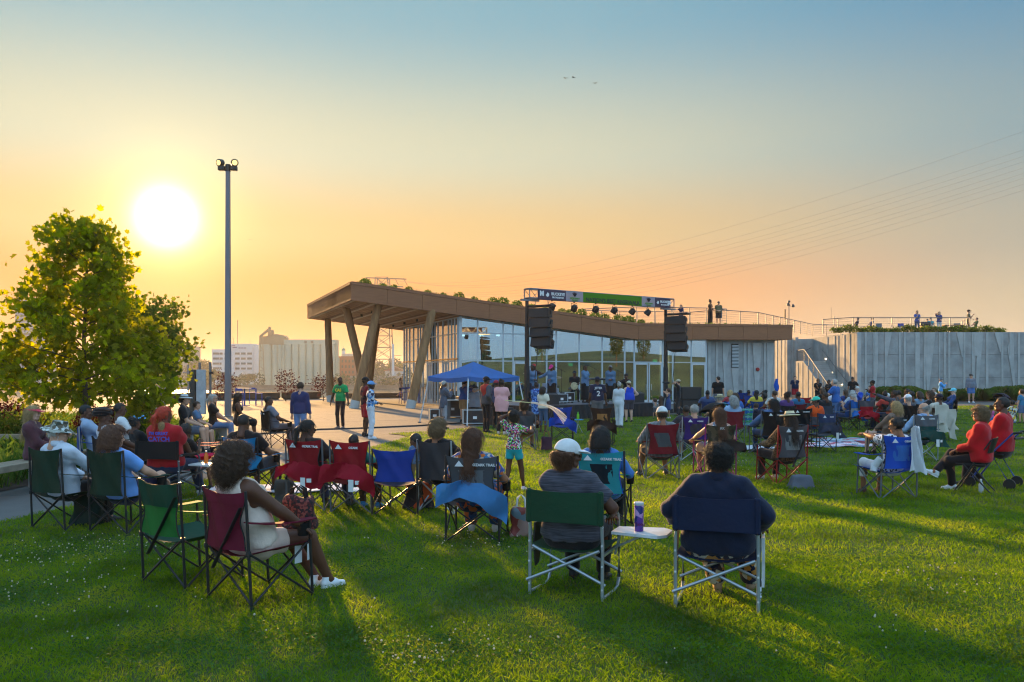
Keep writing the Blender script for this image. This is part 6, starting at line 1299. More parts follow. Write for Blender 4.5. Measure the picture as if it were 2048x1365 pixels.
def camp_chair(label, loc, heading, col, frame='black', top=.90, col2=None, seatc=None, brand=False, arms=True, w=.27, bag=None, trim=None, sag=.085, taper=.82, group='folding camp chairs', s=1.0, panel=None, strap=False, flap=None):
    o = thing('camp_chair', label, 'chair', loc, heading, group); o.scale = (s, s, s); fm = FRAME[frame]; fb = fabric(col) if isinstance(col, tuple) else col; f2 = fabric(col2) if col2 else fb; sm = fabric(seatc) if seatc else fb
    hs_ = (sum(map(ord, label)) % 13) / 2; r = rnd.uniform; rp = [Vector((k * (w + .015), -.29, 0)) for k in (-1, 1)]; rt2 = [Vector((k * (w + .005), -.335, top)) for k in (-1, 1)]; fp = [Vector((k * (w + .02), .27, 0)) for k in (-1, 1)]; fa = [Vector((k * (w + .02), .235, .62)) for k in (-1, 1)]
    at = lambda p, q, z: p.lerp(q, z / q.z)
    for k in (0, 1): MB().tube([rp[k] + Vector((0, 0, .012)), rt2[k]], .0115, 8).build('rear_post', fm, o, True)
    if arms:
        for k in (0, 1): MB().tube([fp[k] + Vector((0, 0, .012)), fa[k]], .0115, 8).build('front_post', fm, o, True)
    rj = [at(rp[k], rt2[k], .43) for k in (0, 1)]; fj = [at(fp[k], fa[k], .45) for k in (0, 1)]; dn = Vector((0, 0, .02)); of = Vector((0, .016, 0)); ox = Vector((.016, 0, 0))
    for p, q in ((rp[0] - of + dn, rj[1] - of), (rp[1] + of + dn, rj[0] + of), (fp[0] - of + dn, fj[1] - of), (fp[1] + of + dn, fj[0] + of), (rp[0] - ox + dn, fj[0] - ox), (fp[0] + ox + dn, rj[0] + ox), (rp[1] - ox + dn, fj[1] - ox), (fp[1] + ox + dn, rj[1] + ox)):
        MB().tube([p, q], .009, 7).build('cross_brace', fm, o, True)
    for p in rp + fp: MB().lathe([(.019, 0), (.021, .008), (.018, .03), (.013, .034)], p, 8).build('foot', FRAME['black'], o)
    for p in rj: MB().lathe([(.018, -.02), (.02, 0), (.018, .02)], p, 8).build('joint', FRAME['black'], o)
    # seat
    n = 10; c4 = (rj[0] + Vector((.0, .02, 0)), rj[1] + Vector((0, .02, 0)), fj[0], fj[1]); rows = []
    for i in range(n + 1):
        u = i / n; row = []
        for j in range(n + 1):
            v = j / n; p = c4[0].lerp(c4[1], v).lerp(c4[2].lerp(c4[3], v), u); p.z -= sag * math.sin(math.pi * v) * (.35 + .65 * math.sin(math.pi * u * .8 + .3)); row.append(p)
        rows.append(row)
    MB().sheet(rows, .004).build('seat', sm, o, True)
    # backrest: header, main panel
    zb_, zh = .45, top - .13; rows = []; m = 12
    for i in range(14):
        u = i / 13; z = zb_ + (top - .005 - zb_) * u; row = []; tp = taper + (1 - taper) * min(1, max(abs(u - .45) * 1.9, 0)) ** 1.5
        for j in range(m + 1):
            v = j / m * 2 - 1; x = v * (w * tp + .0); yy = -.30 - (.035 * (z / top)) - .05 * (1 - v * v) * (1.1 - u * .6) - .007 * math.sin(v * 5 + u * 7 + hs_) - .006 * math.sin((v + u) * 9 + hs_ * 2) - .004 * math.sin((v - u) * 15)
            zz = z - (.03 * (1 - v * v) if u > .9 else 0) * (u - .9) * 10; row.append((x, yy, zz))
        rows.append(row)
    k = next(i for i, r_ in enumerate(rows) if r_[0][2] > zh); MB().sheet(rows[:k + 1], .004).build('backrest', fb, o, True); MB().sheet([[(x, y - .006, z) for x, y, z in r_] for r_ in rows[k - (0):]] if col2 is None else [[(x, y - .006, z) for x, y, z in r_] for r_ in rows[k - 3:]], .006).build('back_header', f2, o, True)
    for e in (0, m): MB().tube([Vector(r_[e]) + Vector((0, -.004, 0)) for r_ in rows], .006, 5).build('edge_binding', fabric(trim, .0) if trim else FRAME['black'], o, True)
    if panel:
        pr = [[(x * .68, y - .012, z) for x, y, z in r_] for r_ in rows[3:k]]; MB().sheet(pr, .003).build('mesh_panel', fabric(panel, .45), o, True)
    if arms:
        for q in (0, 1):
            a = at(rp[q], rt2[q], .66); c = fa[q]; sx = (-1, 1)[q]; rows = [[a.lerp(c, t) + Vector((sx * d, 0, -.02 * math.sin(math.pi * t) + .004)) for d in (-.045, 0, .045)] for t in (0, .25, .5, .75, 1, 1.08)]; MB().sheet(rows, .008).build('armrest', fb, o, True)
        hol = MB().lathe([(.05, 0), (.042, -.09), (.038, -.10)], fa[1] + Vector((.0, -.06, -.02)), 10).build('cup_holder', fabric((30, 30, 32), .2), o, True)
    if brand: logo(o, M_print, -.395, top - .085, brand if isinstance(brand, str) else 'OZARK TRAIL')
    if strap: MB().bar((w - .02, -.36, top - .12), (-w * .2, -.40, .30), .035, .006).build('strap', FRAME['black'], o)
    if flap:
        fc, tag_ = flap if isinstance(flap, list) else (flap, True); L = .62; rows = []
        for i in range(9):
            u = i / 8; row = []
            for j in range(15):
                v = j / 14 * 2 - 1; x = v * (w + .10) + .02; z = .66 + .05 * v * math.sin(hs_) - (.24 + .07 * math.sin(v * 3 + hs_)) * u - .05 * v * math.sin(u * 2 + v) - .05 * abs(v) ** 3 + .012 * math.sin(v * 11 + hs_); y = -.43 - .04 * math.sin(v * 4 + u * 3 + hs_) - .06 * u - .028 * math.cos(v * 9 + u * 4 + hs_); row.append((x, y, z))
            rows.append(row)
        MB().sheet(rows, .006).build('hanging_flap', fabric(fc, .35), o, True)
        if tag_:
            MB().box((.12, -.53, .40), (.07, .003, .15)).build('paper_tag', M_print, o); MB().box((.205, -.52, .44), (.06, .003, .05), .3).build('paper_tag', M_print, o)
    if bag: MB().tube([(w + .05, -.2, .62), (w + .09, -.25, .3), (w + .07, -.22, .12)], [.05, .10, .03], 10).build('carry_bag', fabric(bag, .1), o, True)
    return o
def director_chair(label, loc, heading, col, frame='silver', table=None, w=.30):
    o = thing('director_chair', label, 'chair', loc, heading, 'tube-framed director chairs'); fm = FRAME[frame]; fb = fabric(col, .08); T = .86
    for k in (-1, 1):
        MB().tube([(k * w, -.27, .01), (k * w, -.26, .45), (k * (w - .01), -.30, T)], .0135, 10).build('rear_leg', fm, o, True)
        MB().tube([(k * w, -.23, .03), (k * w, .05, .012), (k * w, .18, .02), (k * w, .235, .09), (k * w, .24, .40), (k * w, .22, .60), (k * w, .17, .645), (k * w, -.24, .655)], .0135, 10).build('front_leg', fm, o, True)
        MB().tube([(k * w, -.19, .657), (k * w, .15, .650)], .022, 10).build('arm_pad', fb, o, True)
        MB().bar((k * w, -.26, .36), (k * w, .235, .36), .02, .02).build('side_rail', fm, o)
        for z in (.10, .28, .44, .58): MB().lathe([(.008, -.016), (.008, .016)], (k * w, -.268, z), 8, Matrix.Rotation(R(90), 3, 'X')).build('rivet', FRAME['white'], o)
    for y in (-.285, .225):
        MB().tube([(-w - .02, y, .13), (w - .02, y + .0, .40)], .0125, 10).build('cross_tube', fm, o, True); MB().tube([(w + .02, y + .028, .13), (-w + .02, y + .028, .40)], .0125, 10).build('cross_tube', fm, o, True)
    MB().sheet([[(x * w, y, .405 - .035 * (1 - x * x)) for x in np.linspace(-1, 1, 9)] for y in np.linspace(-.24, .23, 7)], .006).build('seat', fb, o, True)
    MB().sheet([[(x * (w + .012), -.30 - .04 * (1 - x * x) + (.03 if z < .6 else 0) * 0, z - .012 * (1 - x * x) * (1 if z > .7 else -1)) for x in np.linspace(-1, 1, 13)] for z in np.linspace(.60, T, 6)], .010).build('backrest', fb, o, True)
    for k in (-1, 1): MB().box((k * (w - .005), -.30, .73), (.045, .045, .27), ch=.012).build('back_sleeve', fb, o)
    if table == 'up':
        MB().prism([(.02, -.12), (.02, .13), (.38, .20), (.46, .12), (.46, -.10), (.40, -.18)], .50, .522, lambda a, c, z: (w + a, c + .04, z)).build('side_table', mat('white table', srgb(205, 208, 212), .35), o); MB().bar((w, .1, .36), (w + .28, .08, .50), .018, .018).build('table_strut', fm, o); MB().bar((w, .12, .30), (w + .05, .12, .50), .018, .018).build('table_strut', fm, o)
    elif table == 'down':
        MB().prism([(-.14, .17), (.16, .17), (.17, .52), (-.13, .54)], .02, .04, lambda a, z, d: (w + d, a + .03, z)).build('side_table', mat('white table', srgb(205, 208, 212), .35), o)
    for k in (-1, 1):
        if k < 0: MB().sheet([[(-w - .012, -.12, .56), (-w - .012, .06, .56)], [(-w - .02, -.13, .40), (-w - .02, .05, .40)], [(-w - .015, -.10, .20), (-w - .015, -.02, .22)]], .012).build('side_pocket', FRAME['black'], o, True)
    return o
def folding_chair(label, loc, heading, col=(25, 25, 28)):
    o = thing('folding_chair', label, 'chair', loc, heading, 'folding chairs'); fm = FRAME['black']; pm = mat('chair plastic %s' % (col,), srgb(*col), .45)
    for k in (-1, 1):
        MB().tube([(k * .22, .24, .01), (k * .215, -.02, .44), (k * .205, -.26, .82)], .011, 8).build('long_leg', fm, o, True); MB().tube([(k * .20, -.26, .01), (k * .20, .12, .44)], .011, 8).build('short_leg', fm, o, True)
    MB().sheet([[(x * .20, y, .44 - .01 * (1 - x * x)) for x in np.linspace(-1, 1, 7)] for y in np.linspace(-.18, .22, 5)], .02).build('seat', pm, o, True)
    MB().sheet([[(x * .22, -.215 - (z - .62) * .3 - .03 * (1 - x * x), z) for x in np.linspace(-1, 1, 9)] for z in np.linspace(.62, .84, 5)], .016).build('backrest', pm, o, True); MB().tube([(-.2, .24, .06), (.2, .24, .06)], .009, 6).build('stretcher', fm, o)
def web_chair(label, loc, heading):
    o = thing('lawn_chair', label, 'chair', loc, heading, 'webbed lawn chairs'); fm = FRAME['silver']
    for k in (-1, 1): MB().tube([(k * .26, .24, .01), (k * .26, .22, .55), (k * .26, -.18, .57), (k * .26, -.26, .01)], .0125, 8).build('side_frame', fm, o, True); MB().tube([(k * .24, .24, .38), (k * .24, -.18, .36), (k * .24, -.32, .86)], .0125, 8).build('seat_rail', fm, o, True)
    cs = (fabric((40, 110, 190), .3), fabric((120, 200, 190), .3), fabric((70, 170, 120), .3))
    for i in range(6):
        x = -.2 + i * .08; MB().sheet([[(x - .03, -.19 - (z - .36) * .28, z), (x + .03, -.19 - (z - .36) * .28, z)] for z in np.linspace(.40, .85, 7)], .003).build('webbing', cs[i % 3], o)
    for i in range(7):
        z = .42 + i * .068; y = -.194 - (z - .36) * .28; MB().sheet([[(x, y + .006 * (-1) ** (i + k), z - .024), (x, y + .006 * (-1) ** (i + k), z + .024)] for k, x in enumerate(np.linspace(-.24, .24, 7))], .003).build('webbing', cs[(i + 1) % 3], o)
    MB().sheet([[(x, y, .375) for x in (-.23, 0, .23)] for y in (-.17, 0, .22)], .005).build('seat', cs[0], o)
def stroller(label, loc, heading, col=(30, 32, 36)):
    o = thing('stroller', label, 'stroller', loc, heading, 'strollers'); fm = FRAME['black']; fb = fabric(col, .1)
    for k in (-1, 1):
        MB().tube([(k * .24, -.42, 1.02), (k * .24, -.05, .55), (k * .22, .38, .12)], .013, 8).build('side_tube', fm, o, True); MB().tube([(k * .24, -.05, .55), (k * .25, -.34, .12)], .013, 8).build('rear_tube', fm, o, True)
        for y in (-.34, .40): w = MB().lathe([(.05, -.02), (.095, -.018), (.10, 0), (.095, .018), (.05, .02)], (k * .25, y, .10), 14, Matrix.Rotation(R(90), 3, 'Y')).build('wheel', fm, o, True)
    MB().tube([(-.24, -.42, 1.02), (0, -.45, 1.05), (.24, -.42, 1.02)], .018, 8).build('handle', fm, o, True)
    MB().sheet([[(x * .21, -.22 + t * .1, .95 - t * .5) for x in (-1, -.5, 0, .5, 1)] for t in (0, .5, 1)] + [[(x * .21, .12 + .1 * x * x, .42) for x in (-1, -.5, 0, .5, 1)]], .02).build('seat', fb, o, True)
    MB().sheet([[(.24 * math.cos(a), -.22 + .40 * math.sin(p) , .74 + .34 * math.cos(p) * (.4 + .6 * math.sin(a)) ) for a in np.linspace(.1, math.pi - .1, 9)] for p in np.linspace(-.5, 1.35, 8)], .006).build('hood', fb, o, True)
    MB().box((0, -.05, .24), (.38, .45, .16), ch=.05).build('basket', fb, o)
def soft_bag(name, label, loc, dims, col, handle=None, m=None, seed=0, cat='bag', rz=0):
    f = Field((-dims[0] * .7, -dims[1] * .7, -.02), (dims[0] * .7, dims[1] * .7, dims[2] * 1.15), max(.012, max(dims) / 26)); D = f.new(); X, Y, Z = f.grid()
    ww, dd, hh = dims[0] / 2, dims[1] / 2, dims[2]; tp = 1 - .28 * np.clip(Z / hh, 0, 1); q = np.sqrt((np.maximum(np.abs(X) / tp - ww * .72, 0)) ** 2 + (np.maximum(np.abs(Y) / tp - dd * .6, 0)) ** 2 + np.maximum(np.abs(Z - hh * .48) - hh * .36, 0) ** 2) - min(ww, dd) * .4; D = q + .10 * min(dims) * snoise(X, Y, Z, 6 / max(dims), seed); V, Fq = f.nets(D); V[:, 2] = np.maximum(V[:, 2], .004)
    o = thing(name, label, cat, loc, rz); link('bag_body', np_mesh('bag_body', V, Fq, True), m or fabric(col, .05), o)
    if handle:
        for y in (-dd * .3, dd * .3): MB().tube([(-ww * .4, y, hh * .85), (-ww * .3, y, hh * 1.25), (0, y, hh * 1.38), (ww * .3, y, hh * 1.25), (ww * .4, y, hh * .85)], .012, 6).build('handle', fabric(handle, .0), o, True)
    return o
def bottle(label, loc, h=.2, r=.032, col=(230, 140, 50), cap=(240, 240, 240), cat='bottle'):
    o = thing('bottle', label, cat, loc); MB().lathe([(r * .9, 0), (r, .01), (r, h * .62), (r * .45, h * .82), (r * .42, h * .9)], n=14).build('bottle_body', mat('bottle %s' % (col,), srgb(*col), .2, .05, 4, trans=.5), o, True); MB().lathe([(r * .48, h * .9), (r * .48, h), (r * .3, h * 1.01)], n=10).build('cap', mat('cap %s' % (cap,), srgb(*cap), .4), o, True)
# ================================================================== who sits and stands where
def hv(deg): a = R(deg); return Vector((-math.sin(a), math.cos(a), 0))
def CH(u, v, hd, **k): g = G(u, v); return g + hv(hd) * .29           # chair whose rear legs stand at pixel u, v
def stand(label, u, v, vh, hd, **k):
    g = G(u, v); pm = (v - YH) / EYE; return person(label, g, R(hd), 'stand', h=max(.8, EYE + (YH - vh) / pm), **k)
def sit(label, c, hd, seat=.34, h=1.68, lean=17, hands=('arm', 'arm'), **k):
    p = c + hv(hd) * (-.08); return person(label, p, R(hd), 'sit', h=h, seat=seat, lean=lean, hands=hands, **k)
def back_print(o, txt, sz, z, y=-.15, m=None, front=False, bold=.002, tilt=0):
    x = (-1, 0, 0) if front else (1, 0, 0); return lettering(txt, sz, (0, -y if front else y, z), x, (0, -math.sin(R(tilt)), math.cos(R(tilt))), m or M_print, o, 'lettering', bold)
DEN = (58, 78, 112); BLK = (24, 24, 27); WHT = (214, 214, 214); KHA = (150, 120, 85)
# ---- foreground
c = CH(459, 1211, -38); camp_chair('maroon camp chair holding the woman with big curly hair', c, R(-38), (118, 30, 52), top=.90, strap=True)
p = sit('woman with big brown curls and lace tank top in maroon chair', c, -38, fem=True, b=1.48, hair=('curlybig', 'brown'), top=('tank', (216, 196, 180)), bot=('short', (214, 188, 172)), shoes=(225, 228, 232), hands=((-.26, .2, .62), (.30, .26, .60)), feet=((.10, .56), (.22, .60)), look=(-12, -4), skin='d', seat=.35)
c3 = CH(328, 1177, -33); camp_chair('empty green camp chair beside the maroon one', c3, R(-33), (40, 118, 52), top=.90, col2=(28, 72, 52), seatc=(28, 84, 66), strap=True)
for cc_, hd in ((c, -38), (c3, -33)):
    pt = thing('paper_tags', 'white paper tags hanging from the %s camp chair seat' % ('maroon' if hd == -38 else 'empty green'), 'paper tag', cc_, R(hd)); MB().box((.20, .20, .34), (.002, .07, .15)).build('tag', M_print, pt); MB().box((.22, .29, .345), (.002, .06, .13), .4).build('tag', M_print, pt)
soft_bag('handbag', 'red and black patterned handbag on the knees of the curly-haired woman', c + hv(-38) * .34 + hv(-128) * .02 + Vector((0, 0, .50)), (.34, .2, .26), (90, 30, 30), (30, 18, 14), mat('handbag weave', srgb(70, 26, 28), .8, pat='spots', pscale=60, col2=(srgb(28, 26, 30), srgb(120, 60, 56)), bump=.4, bscale=80))
c = CH(1129, 1200, -22); director_chair('green director chair with raised white side table', c, R(-22), (26, 66, 44), table='up')
p = sit('woman in white cap and grey striped tee in green director chair', c, -22, fem=True, b=1.5, seat=.37, hair=('curlymed', 'auburn'), hat=('cap', WHT), top=('tee', (52, 52, 60), 'streak', (92, 92, 104), 3), bot=('pants', BLK), shoes=BLK, glass='clear', look=(-58, -2), hands=('lap', (.29, .16, .66)), skin='d', lean=12, h=1.66)
tm_ = thing('tumbler', 'tall purple tumbler standing on the white side table', 'tumbler', c + hv(-22) * .02 + hv(-112) * .52 + Vector((0, 0, .523))); MB().lathe([(.034, 0), (.036, .005), (.038, .20), (.036, .205)], n=18).build('cup', mat('tumbler print', srgb(96, 60, 150), .35, pat='spots', pscale=22, col2=(srgb(40, 50, 120), srgb(190, 150, 200))), tm_, True); MB().lathe([(.038, .205), (.040, .208), (.040, .225), (.036, .23)], n=18).build('lid', FRAME['white'], tm_, True)
lettering('Texas', .035, (0, -.0395, .06), (1, 0, 0), (0, 0, 1), mat('purple ink', srgb(96, 20, 96), .5), tm_, bold=.001)
c = CH(1432, 1226, -18); director_chair('navy director chair with folded white side table', c, R(-18), (22, 34, 62), table='down')
p = sit('woman in dark denim jacket in navy director chair', c, -18, fem=True, b=1.58, seat=.37, hair=('updo', 'black'), top=('jacket', (24, 32, 54)), bot=('longdress', (60, 52, 60), 'spots', ((190, 130, 60), (30, 36, 60), (200, 190, 170)), 24), shoes=(150, 120, 90), look=(38, 2), hands=((-.36, .16, .66), (.33, .14, .64)), feet=((-.03, .40), (.24, .52)), skin='d', lean=12, h=1.64)
c = CH(1200, 1066, -14); camp_chair('teal camp chair just behind the white-capped woman', c, R(-14), (36, 150, 160), top=.93, brand=True, trim=(30, 80, 180), panel=(20, 40, 52)); sit('woman with straight dark hair in teal camp chair', c, -14, fem=True, b=1.15, hair=('bob', 'black'), top=('shirt', (70, 120, 190)), bot=('pants', BLK), hands=('lap', 'arm'))
# ---- left group by the planting bed
c = CH(97, 1063, -26); camp_chair('dark green camp chair of the man in camouflage hat', c, R(-26), (34, 62, 46), top=.95); sit('man in camouflage bucket hat and white shirt', c, -26, b=1.2, skin='l', hair=('short', 'white'), hat=('bucket', (150, 152, 140), 'spots', ((70, 72, 60), (200, 204, 200), (104, 96, 80)), 26), top=('shirt', (208, 216, 228)), bot=('pants', (38, 34, 34)), hands=('lap', (.2, .35, .6)), look=(-42, -8), h=1.74, lean=8)
c = CH(217, 1071, -24); camp_chair('dark green camp chair of the woman with brown bob', c, R(-24), (34, 60, 44), top=.95); sit('woman with brown bob and light blue tee', c, -24, fem=True, b=1.15, skin='l', hair=('bobbig', 'auburn'), top=('tee', (110, 160, 226)), bot=('shorts', (42, 48, 84)), hands=('lap', (.26, .3, .62)), feet=((-.12, .5), (.1, .34, .12)), look=(-20, 0), lean=14)
soft_bag('backpack', 'dark green backpack on the grass between the two dark green chairs', G(180, 1050), (.36, .3, .42), (26, 44, 36), None)
MB_ = thing('person_bench_spot', 'x', 'x') if False else None
person('woman in pink visor and maroon cardigan on the bench', Vector((-7.45, 12.9, 0)), R(-78), 'sit', h=1.66, seat=.43, lean=4, fem=True, b=1.2, skin='p', hair=('long', 'blond'), hat=('visor', (232, 60, 100)), top=('cardigan', (88, 52, 58)), bot=('pants', (60, 50, 50)), shoes=(60, 40, 36), hands=('lap', 'lap'), look=(2, -4), eyes=True)
c = G(204, 958); camp_chair('blue camp chair facing the path near the tree trunk', c, R(-66), (44, 84, 160), top=.92, frame='silver'); sit('man in pale blue shirt beside the tree trunk', c, -66, b=1.1, hair=('crop', 'black'), top=('shirt', (150, 170, 196)), bot=('shorts', (62, 58, 66)), hands=('lap', (.05, .52, .55)), look=(-4, 0), h=1.74, seat=.40)
c = G(244, 985); camp_chair('black camp chair under the woman in dark turban', c, R(-48), (30, 30, 34), top=.86); sit('woman in dark turban and white top', c, -48, fem=True, b=1.15, hair=None, hat=('turban', (34, 24, 22)), glass='clear', top=('tee', (216, 214, 222)), bot=('pants', (50, 50, 62)), hands=('lap', 'knee'), look=(-20, 0), h=1.74, seat=.38)
c = G(270, 947); camp_chair('olive camp chair by the meadow grass', c, R(-60), (52, 62, 42), top=.88); sit('woman in white top behind the girl with blue hair beads', c, -60, fem=True, hair=('crop', 'black'), glass='clear', top=('tee', WHT), bot=('pants', (50, 46, 50)), look=(-5, 0), h=1.74, seat=.42)
g_ = sit('girl in black tee with blue beads in her hair', G(296, 962), -40, fem=True, h=1.42, hair=('puff', 'black'), top=('tee', BLK), bot=('shorts', (60, 60, 70)), hands=('lap', 'lap'), seat=.36); bd_ = MB()
hb = thing('hair_beads', 'light blue beads tied in the girl\'s dark hair', 'hair beads', g_.location + Vector((0, 0, 0)), R(-40))
for k in range(9): a = -2.6 + k * .65; MB().lathe([(.006, -.012), (.014, 0), (.006, .012)], (.085 * math.cos(a), -.06 + .085 * math.sin(a), 1.07 + .025 * math.sin(k * 2)), 8).build('bead', mat('blue bead', srgb(90, 180, 230), .3), hb, True)
c = G(340, 1000); director_chair('black director chair with small side table on the path edge', c, R(-12), (26, 26, 28), 'grey', table='up', w=.32)
p = sit('woman with red and blond ponytail in red lettered tee', c, -8, fem=True, b=1.45, hair=('pony', 'red'), top=('tee', (176, 28, 36)), bot=('pants', (46, 58, 88)), shoes=(210, 212, 216), hands=('lap', 'knee'), look=(-34, -4), seat=.40, h=1.76, lean=6, feet=((-.12, .44), (.2, .56)))
mblue = mat('blue tee print', srgb(60, 90, 200), .7, .02, 3)
for t_, sz, zz, mm in (("I'M GREAT", .062, 1.02, mblue), ('CATCH', .095, .94, mblue), ('LOVE ON', .07, .855, M_print)): back_print(p, t_, sz, zz - .06, -.205 - (zz - .94) * .12, mm, tilt=6)
olink('ponytail_ends', hair_me('long', True), hair_mat('blond'), p, Matrix.Translation((0, -.10, 1.06)) @ Matrix.Scale(.5, 4))
bottle('orange drink bottle on the black chair side table', c + hv(-12) * .08 + hv(-102) * .52 + Vector((0, 0, .523)), .18, .03, (226, 150, 70))
sit('girl with braids and pink shorts beside the pink chair', G(384, 985), -30, fem=True, h=1.30, hair=('braids', 'black'), top=('tee', BLK), bot=('short', (226, 120, 160)), hands=('phone', 'phone'), seat=.36, look=(40, -15), lean=5)
camp_chair('bright pink camp chair on the path', G(404, 963), R(-70), (226, 24, 84), top=.86, frame='silver')
person('man in white fedora and black shirt on the bench', Vector((-7.6, 19.2, 0)), R(-82), 'sit', h=1.78, seat=.43, lean=2, skin='l', hair=('short', 'dkbrown'), hat=('fedora', (214, 216, 218)), top=('polo', (34, 34, 38)), bot=('shorts', (90, 96, 110)), hands=('lap', 'lap'), look=(0, -3))
person('woman with long grey ponytail, black tee and jeans on the bench', Vector((-7.7, 21.3, 0)), R(-78), 'sit', h=1.72, seat=.43, lean=2, fem=True, skin='l', hair=('pony', 'ltgrey'), top=('tee', BLK), bot=('pants', (96, 122, 160)), hands=('lap', 'knee'), look=(0, 0), glass='clear')
person('dark-haired woman in black dress seated at the plaza edge', Vector((-7.6, 22.9, 0)), R(-70), 'sit', h=1.7, seat=.43, lean=0, fem=True, hair=('long', 'black'), top=('tank', BLK), bot=('dress', BLK), hands=('lap', 'lap'), look=(0, -4))
person('boy in striped shirt between the two bench sitters', Vector((-7.7, 20.2, 0)), R(-80), 'sit', h=1.4, seat=.43, lean=2, skin='l', hair=('short', 'brown'), top=('tee', (120, 150, 180), 'stripe', (60, 90, 130), 30), bot=('shorts', (60, 60, 70)), hands=('lap', 'lap'))
c = CH(483, 1000, -14); camp_chair('sky blue camp chair of the bald man in black', c, R(-14), (24, 128, 182), top=.90, flap=[(30, 120, 160), False]); sit('bald man in black tee in sky blue chair', c, -14, b=1.25, hair=('crop', 'black'), top=('tee', (32, 26, 26)), bot=('shorts', (60, 60, 66)), look=(4, -6), h=1.72)
c = G(556, 893); camp_chair('plain black camp chair on the plaza edge', c, R(-52), (26, 24, 26), top=.92, brand='TRAIL'); sit('person with cropped hair and grey tee in plain black chair', c, -52, b=1.2, hair=('crop', 'dkbrown'), top=('tee', (120, 122, 134)), bot=('pants', (110, 100, 104)), look=(-30, 0), h=1.7, seat=.4)
# ---- red and blue chairs in the middle
c = CH(611, 1024, -20); camp_chair('red camp chair with flap and paper tags, behind the ponytail woman', c, R(-20), (150, 22, 34), 'grey', top=.95, brand=True, flap=[(170, 16, 44), True]); sit('woman with dark ponytail and glasses in red chair', c, -20, fem=True, b=1.3, hair=('pony', 'black'), glass='clear', top=('tee', (44, 34, 34)), bot=('pants', (52, 62, 92)), shoes=(40, 36, 34), look=(-34, -8), h=1.66, feet=((-.1, .42), (.3, .44)))
c = CH(702, 1030, -16); camp_chair('red camp chair next to the empty royal blue one', c, R(-16), (156, 20, 34), 'grey', top=.95, brand='OZARK', flap=[(170, 16, 44), True]); sit('child in green shirt hidden in the second red chair', c, -16, h=1.36, hair=('crop', 'black'), top=('tee', (40, 120, 110)), bot=('pants', (70, 56, 44)), shoes=(40, 130, 190), hands=('arm', 'arm'))
camp_chair('empty royal blue camp chair between the red chairs and the boy', CH(790, 1035, -2), R(-2), (26, 66, 160), top=.86, arms=False, taper=.78, seatc=(16, 30, 72))
soft_bag('tote_bag', 'grey woven tote bag under the first red chair', G(568, 1010), (.3, .18, .36), (70, 68, 66), (30, 28, 26)); soft_bag('backpack', 'black and orange backpack beside the royal blue chair', G(838, 1018), (.42, .3, .36), (44, 36, 44), None, mat('orange pack', srgb(40, 36, 44), .7, pat='spots', pscale=4, col2=(srgb(210, 84, 30), srgb(34, 34, 44))))
stand('boy in denim jacket holding a green toy', 832, 985, 876, 40, fem=False, hair=('crop', 'black'), top=('hoodie', (84, 108, 140)), bot=('pants', (120, 96, 70)), hands=('side', 'front'), look=(15, -30), extra='greyhood', hold=(0, 1))
c = CH(872, 1030, -34); camp_chair('dark grey camp chair of the woman with golden curls', c, R(-34), (66, 66, 70), 'silver', top=.95); sit('woman with golden curls in black top', c, -34, fem=True, b=1.15, skin='m', hair=('curlymed', 'dirty'), top=('tee', BLK), bot=('pants', (40, 40, 48)), look=(-10, 0), h=1.72)
c = CH(945, 1088, -8); camp_chair('grey camp chair with a light blue drape', c, R(-8), (84, 88, 94), top=.93, brand=True, flap=[(74, 140, 196), False], panel=(120, 130, 136)); sit('woman with wavy auburn hair in orange print dress', c, -8, fem=True, b=1.1, skin='m', hair=('longwavy', 'auburn'), top=('tee', (70, 80, 140), 'spots', ((210, 110, 50), (200, 180, 160), (60, 110, 150)), 30), bot=('longdress', (40, 70, 110), 'spots', ((190, 90, 40), (30, 40, 70)), 22), look=(-20, 0), h=1.72, shoes=(190, 180, 170))
soft_bag('tote_bag', 'clear tote with white rope handles hanging by the grey chair', G(1042, 1075), (.26, .2, .34), (150, 60, 60), WHT, mat('tote print', srgb(140, 110, 100), .6, pat='spots', pscale=12, col2=(srgb(120, 50, 44), srgb(90, 110, 120))))
# ---- girl with ribbon wand
gl = stand('girl in print top and teal shorts waving white streamers', 1028, 985, 826, -28, fem=True, hair=('puff', 'black'), top=('tee', (60, 70, 110), 'spots', ((220, 220, 225), (220, 60, 120), (120, 200, 70), (40, 40, 60)), 60), bot=('short', (26, 160, 170)), shoes=(220, 200, 210), hands=((-.16, .12, 1.72), (.33, .22, 1.42)), look=(14, 10), feet=((-.14, -.12), (.16, .16)), hold=(1, 0))
wd = thing('ribbon_wand', 'white ribbon streamers on a wand in the girl\'s hand', 'ribbon wand'); w0 = P(1010, 801, 12.3); w1 = P(1062, 806, 12.0); MB().tube([w0, w1], .006, 6).build('stick', mat('wand stick', srgb(210, 210, 150), .5), wd)
for k in range(9):
    e = 1 - .012 * k; pts = [P(1062 + e * (78 * t - 6 * t * t), 805.5 + (5 + .9 * k) * t + (26 + .5 * k) * t ** 3 + 1.2 * math.sin(t * 5 + k), 12 - .2 * t + .03 * k * t) for t in np.linspace(0, 1.0, 14)]; MB().sheet([[q + Vector((0, 0, .0045)), q - Vector((0, .004, .0045))] for q in pts], .0015).build('streamer', mat('white ribbon', srgb(240, 234, 224), .6, trans=.5), wd)
c = CH(1048, 901, -6); camp_chair('grey camp chair hidden behind the streamer girl', c, R(-6), (70, 76, 84), 'grey', top=.85); sit('person in tan trousers seated behind the streamer girl', c, -6, fem=True, skin='m', hair=('curlymed', 'brown'), top=('tee', (70, 60, 60)), bot=('pants', (150, 112, 80)), look=(10, 0))
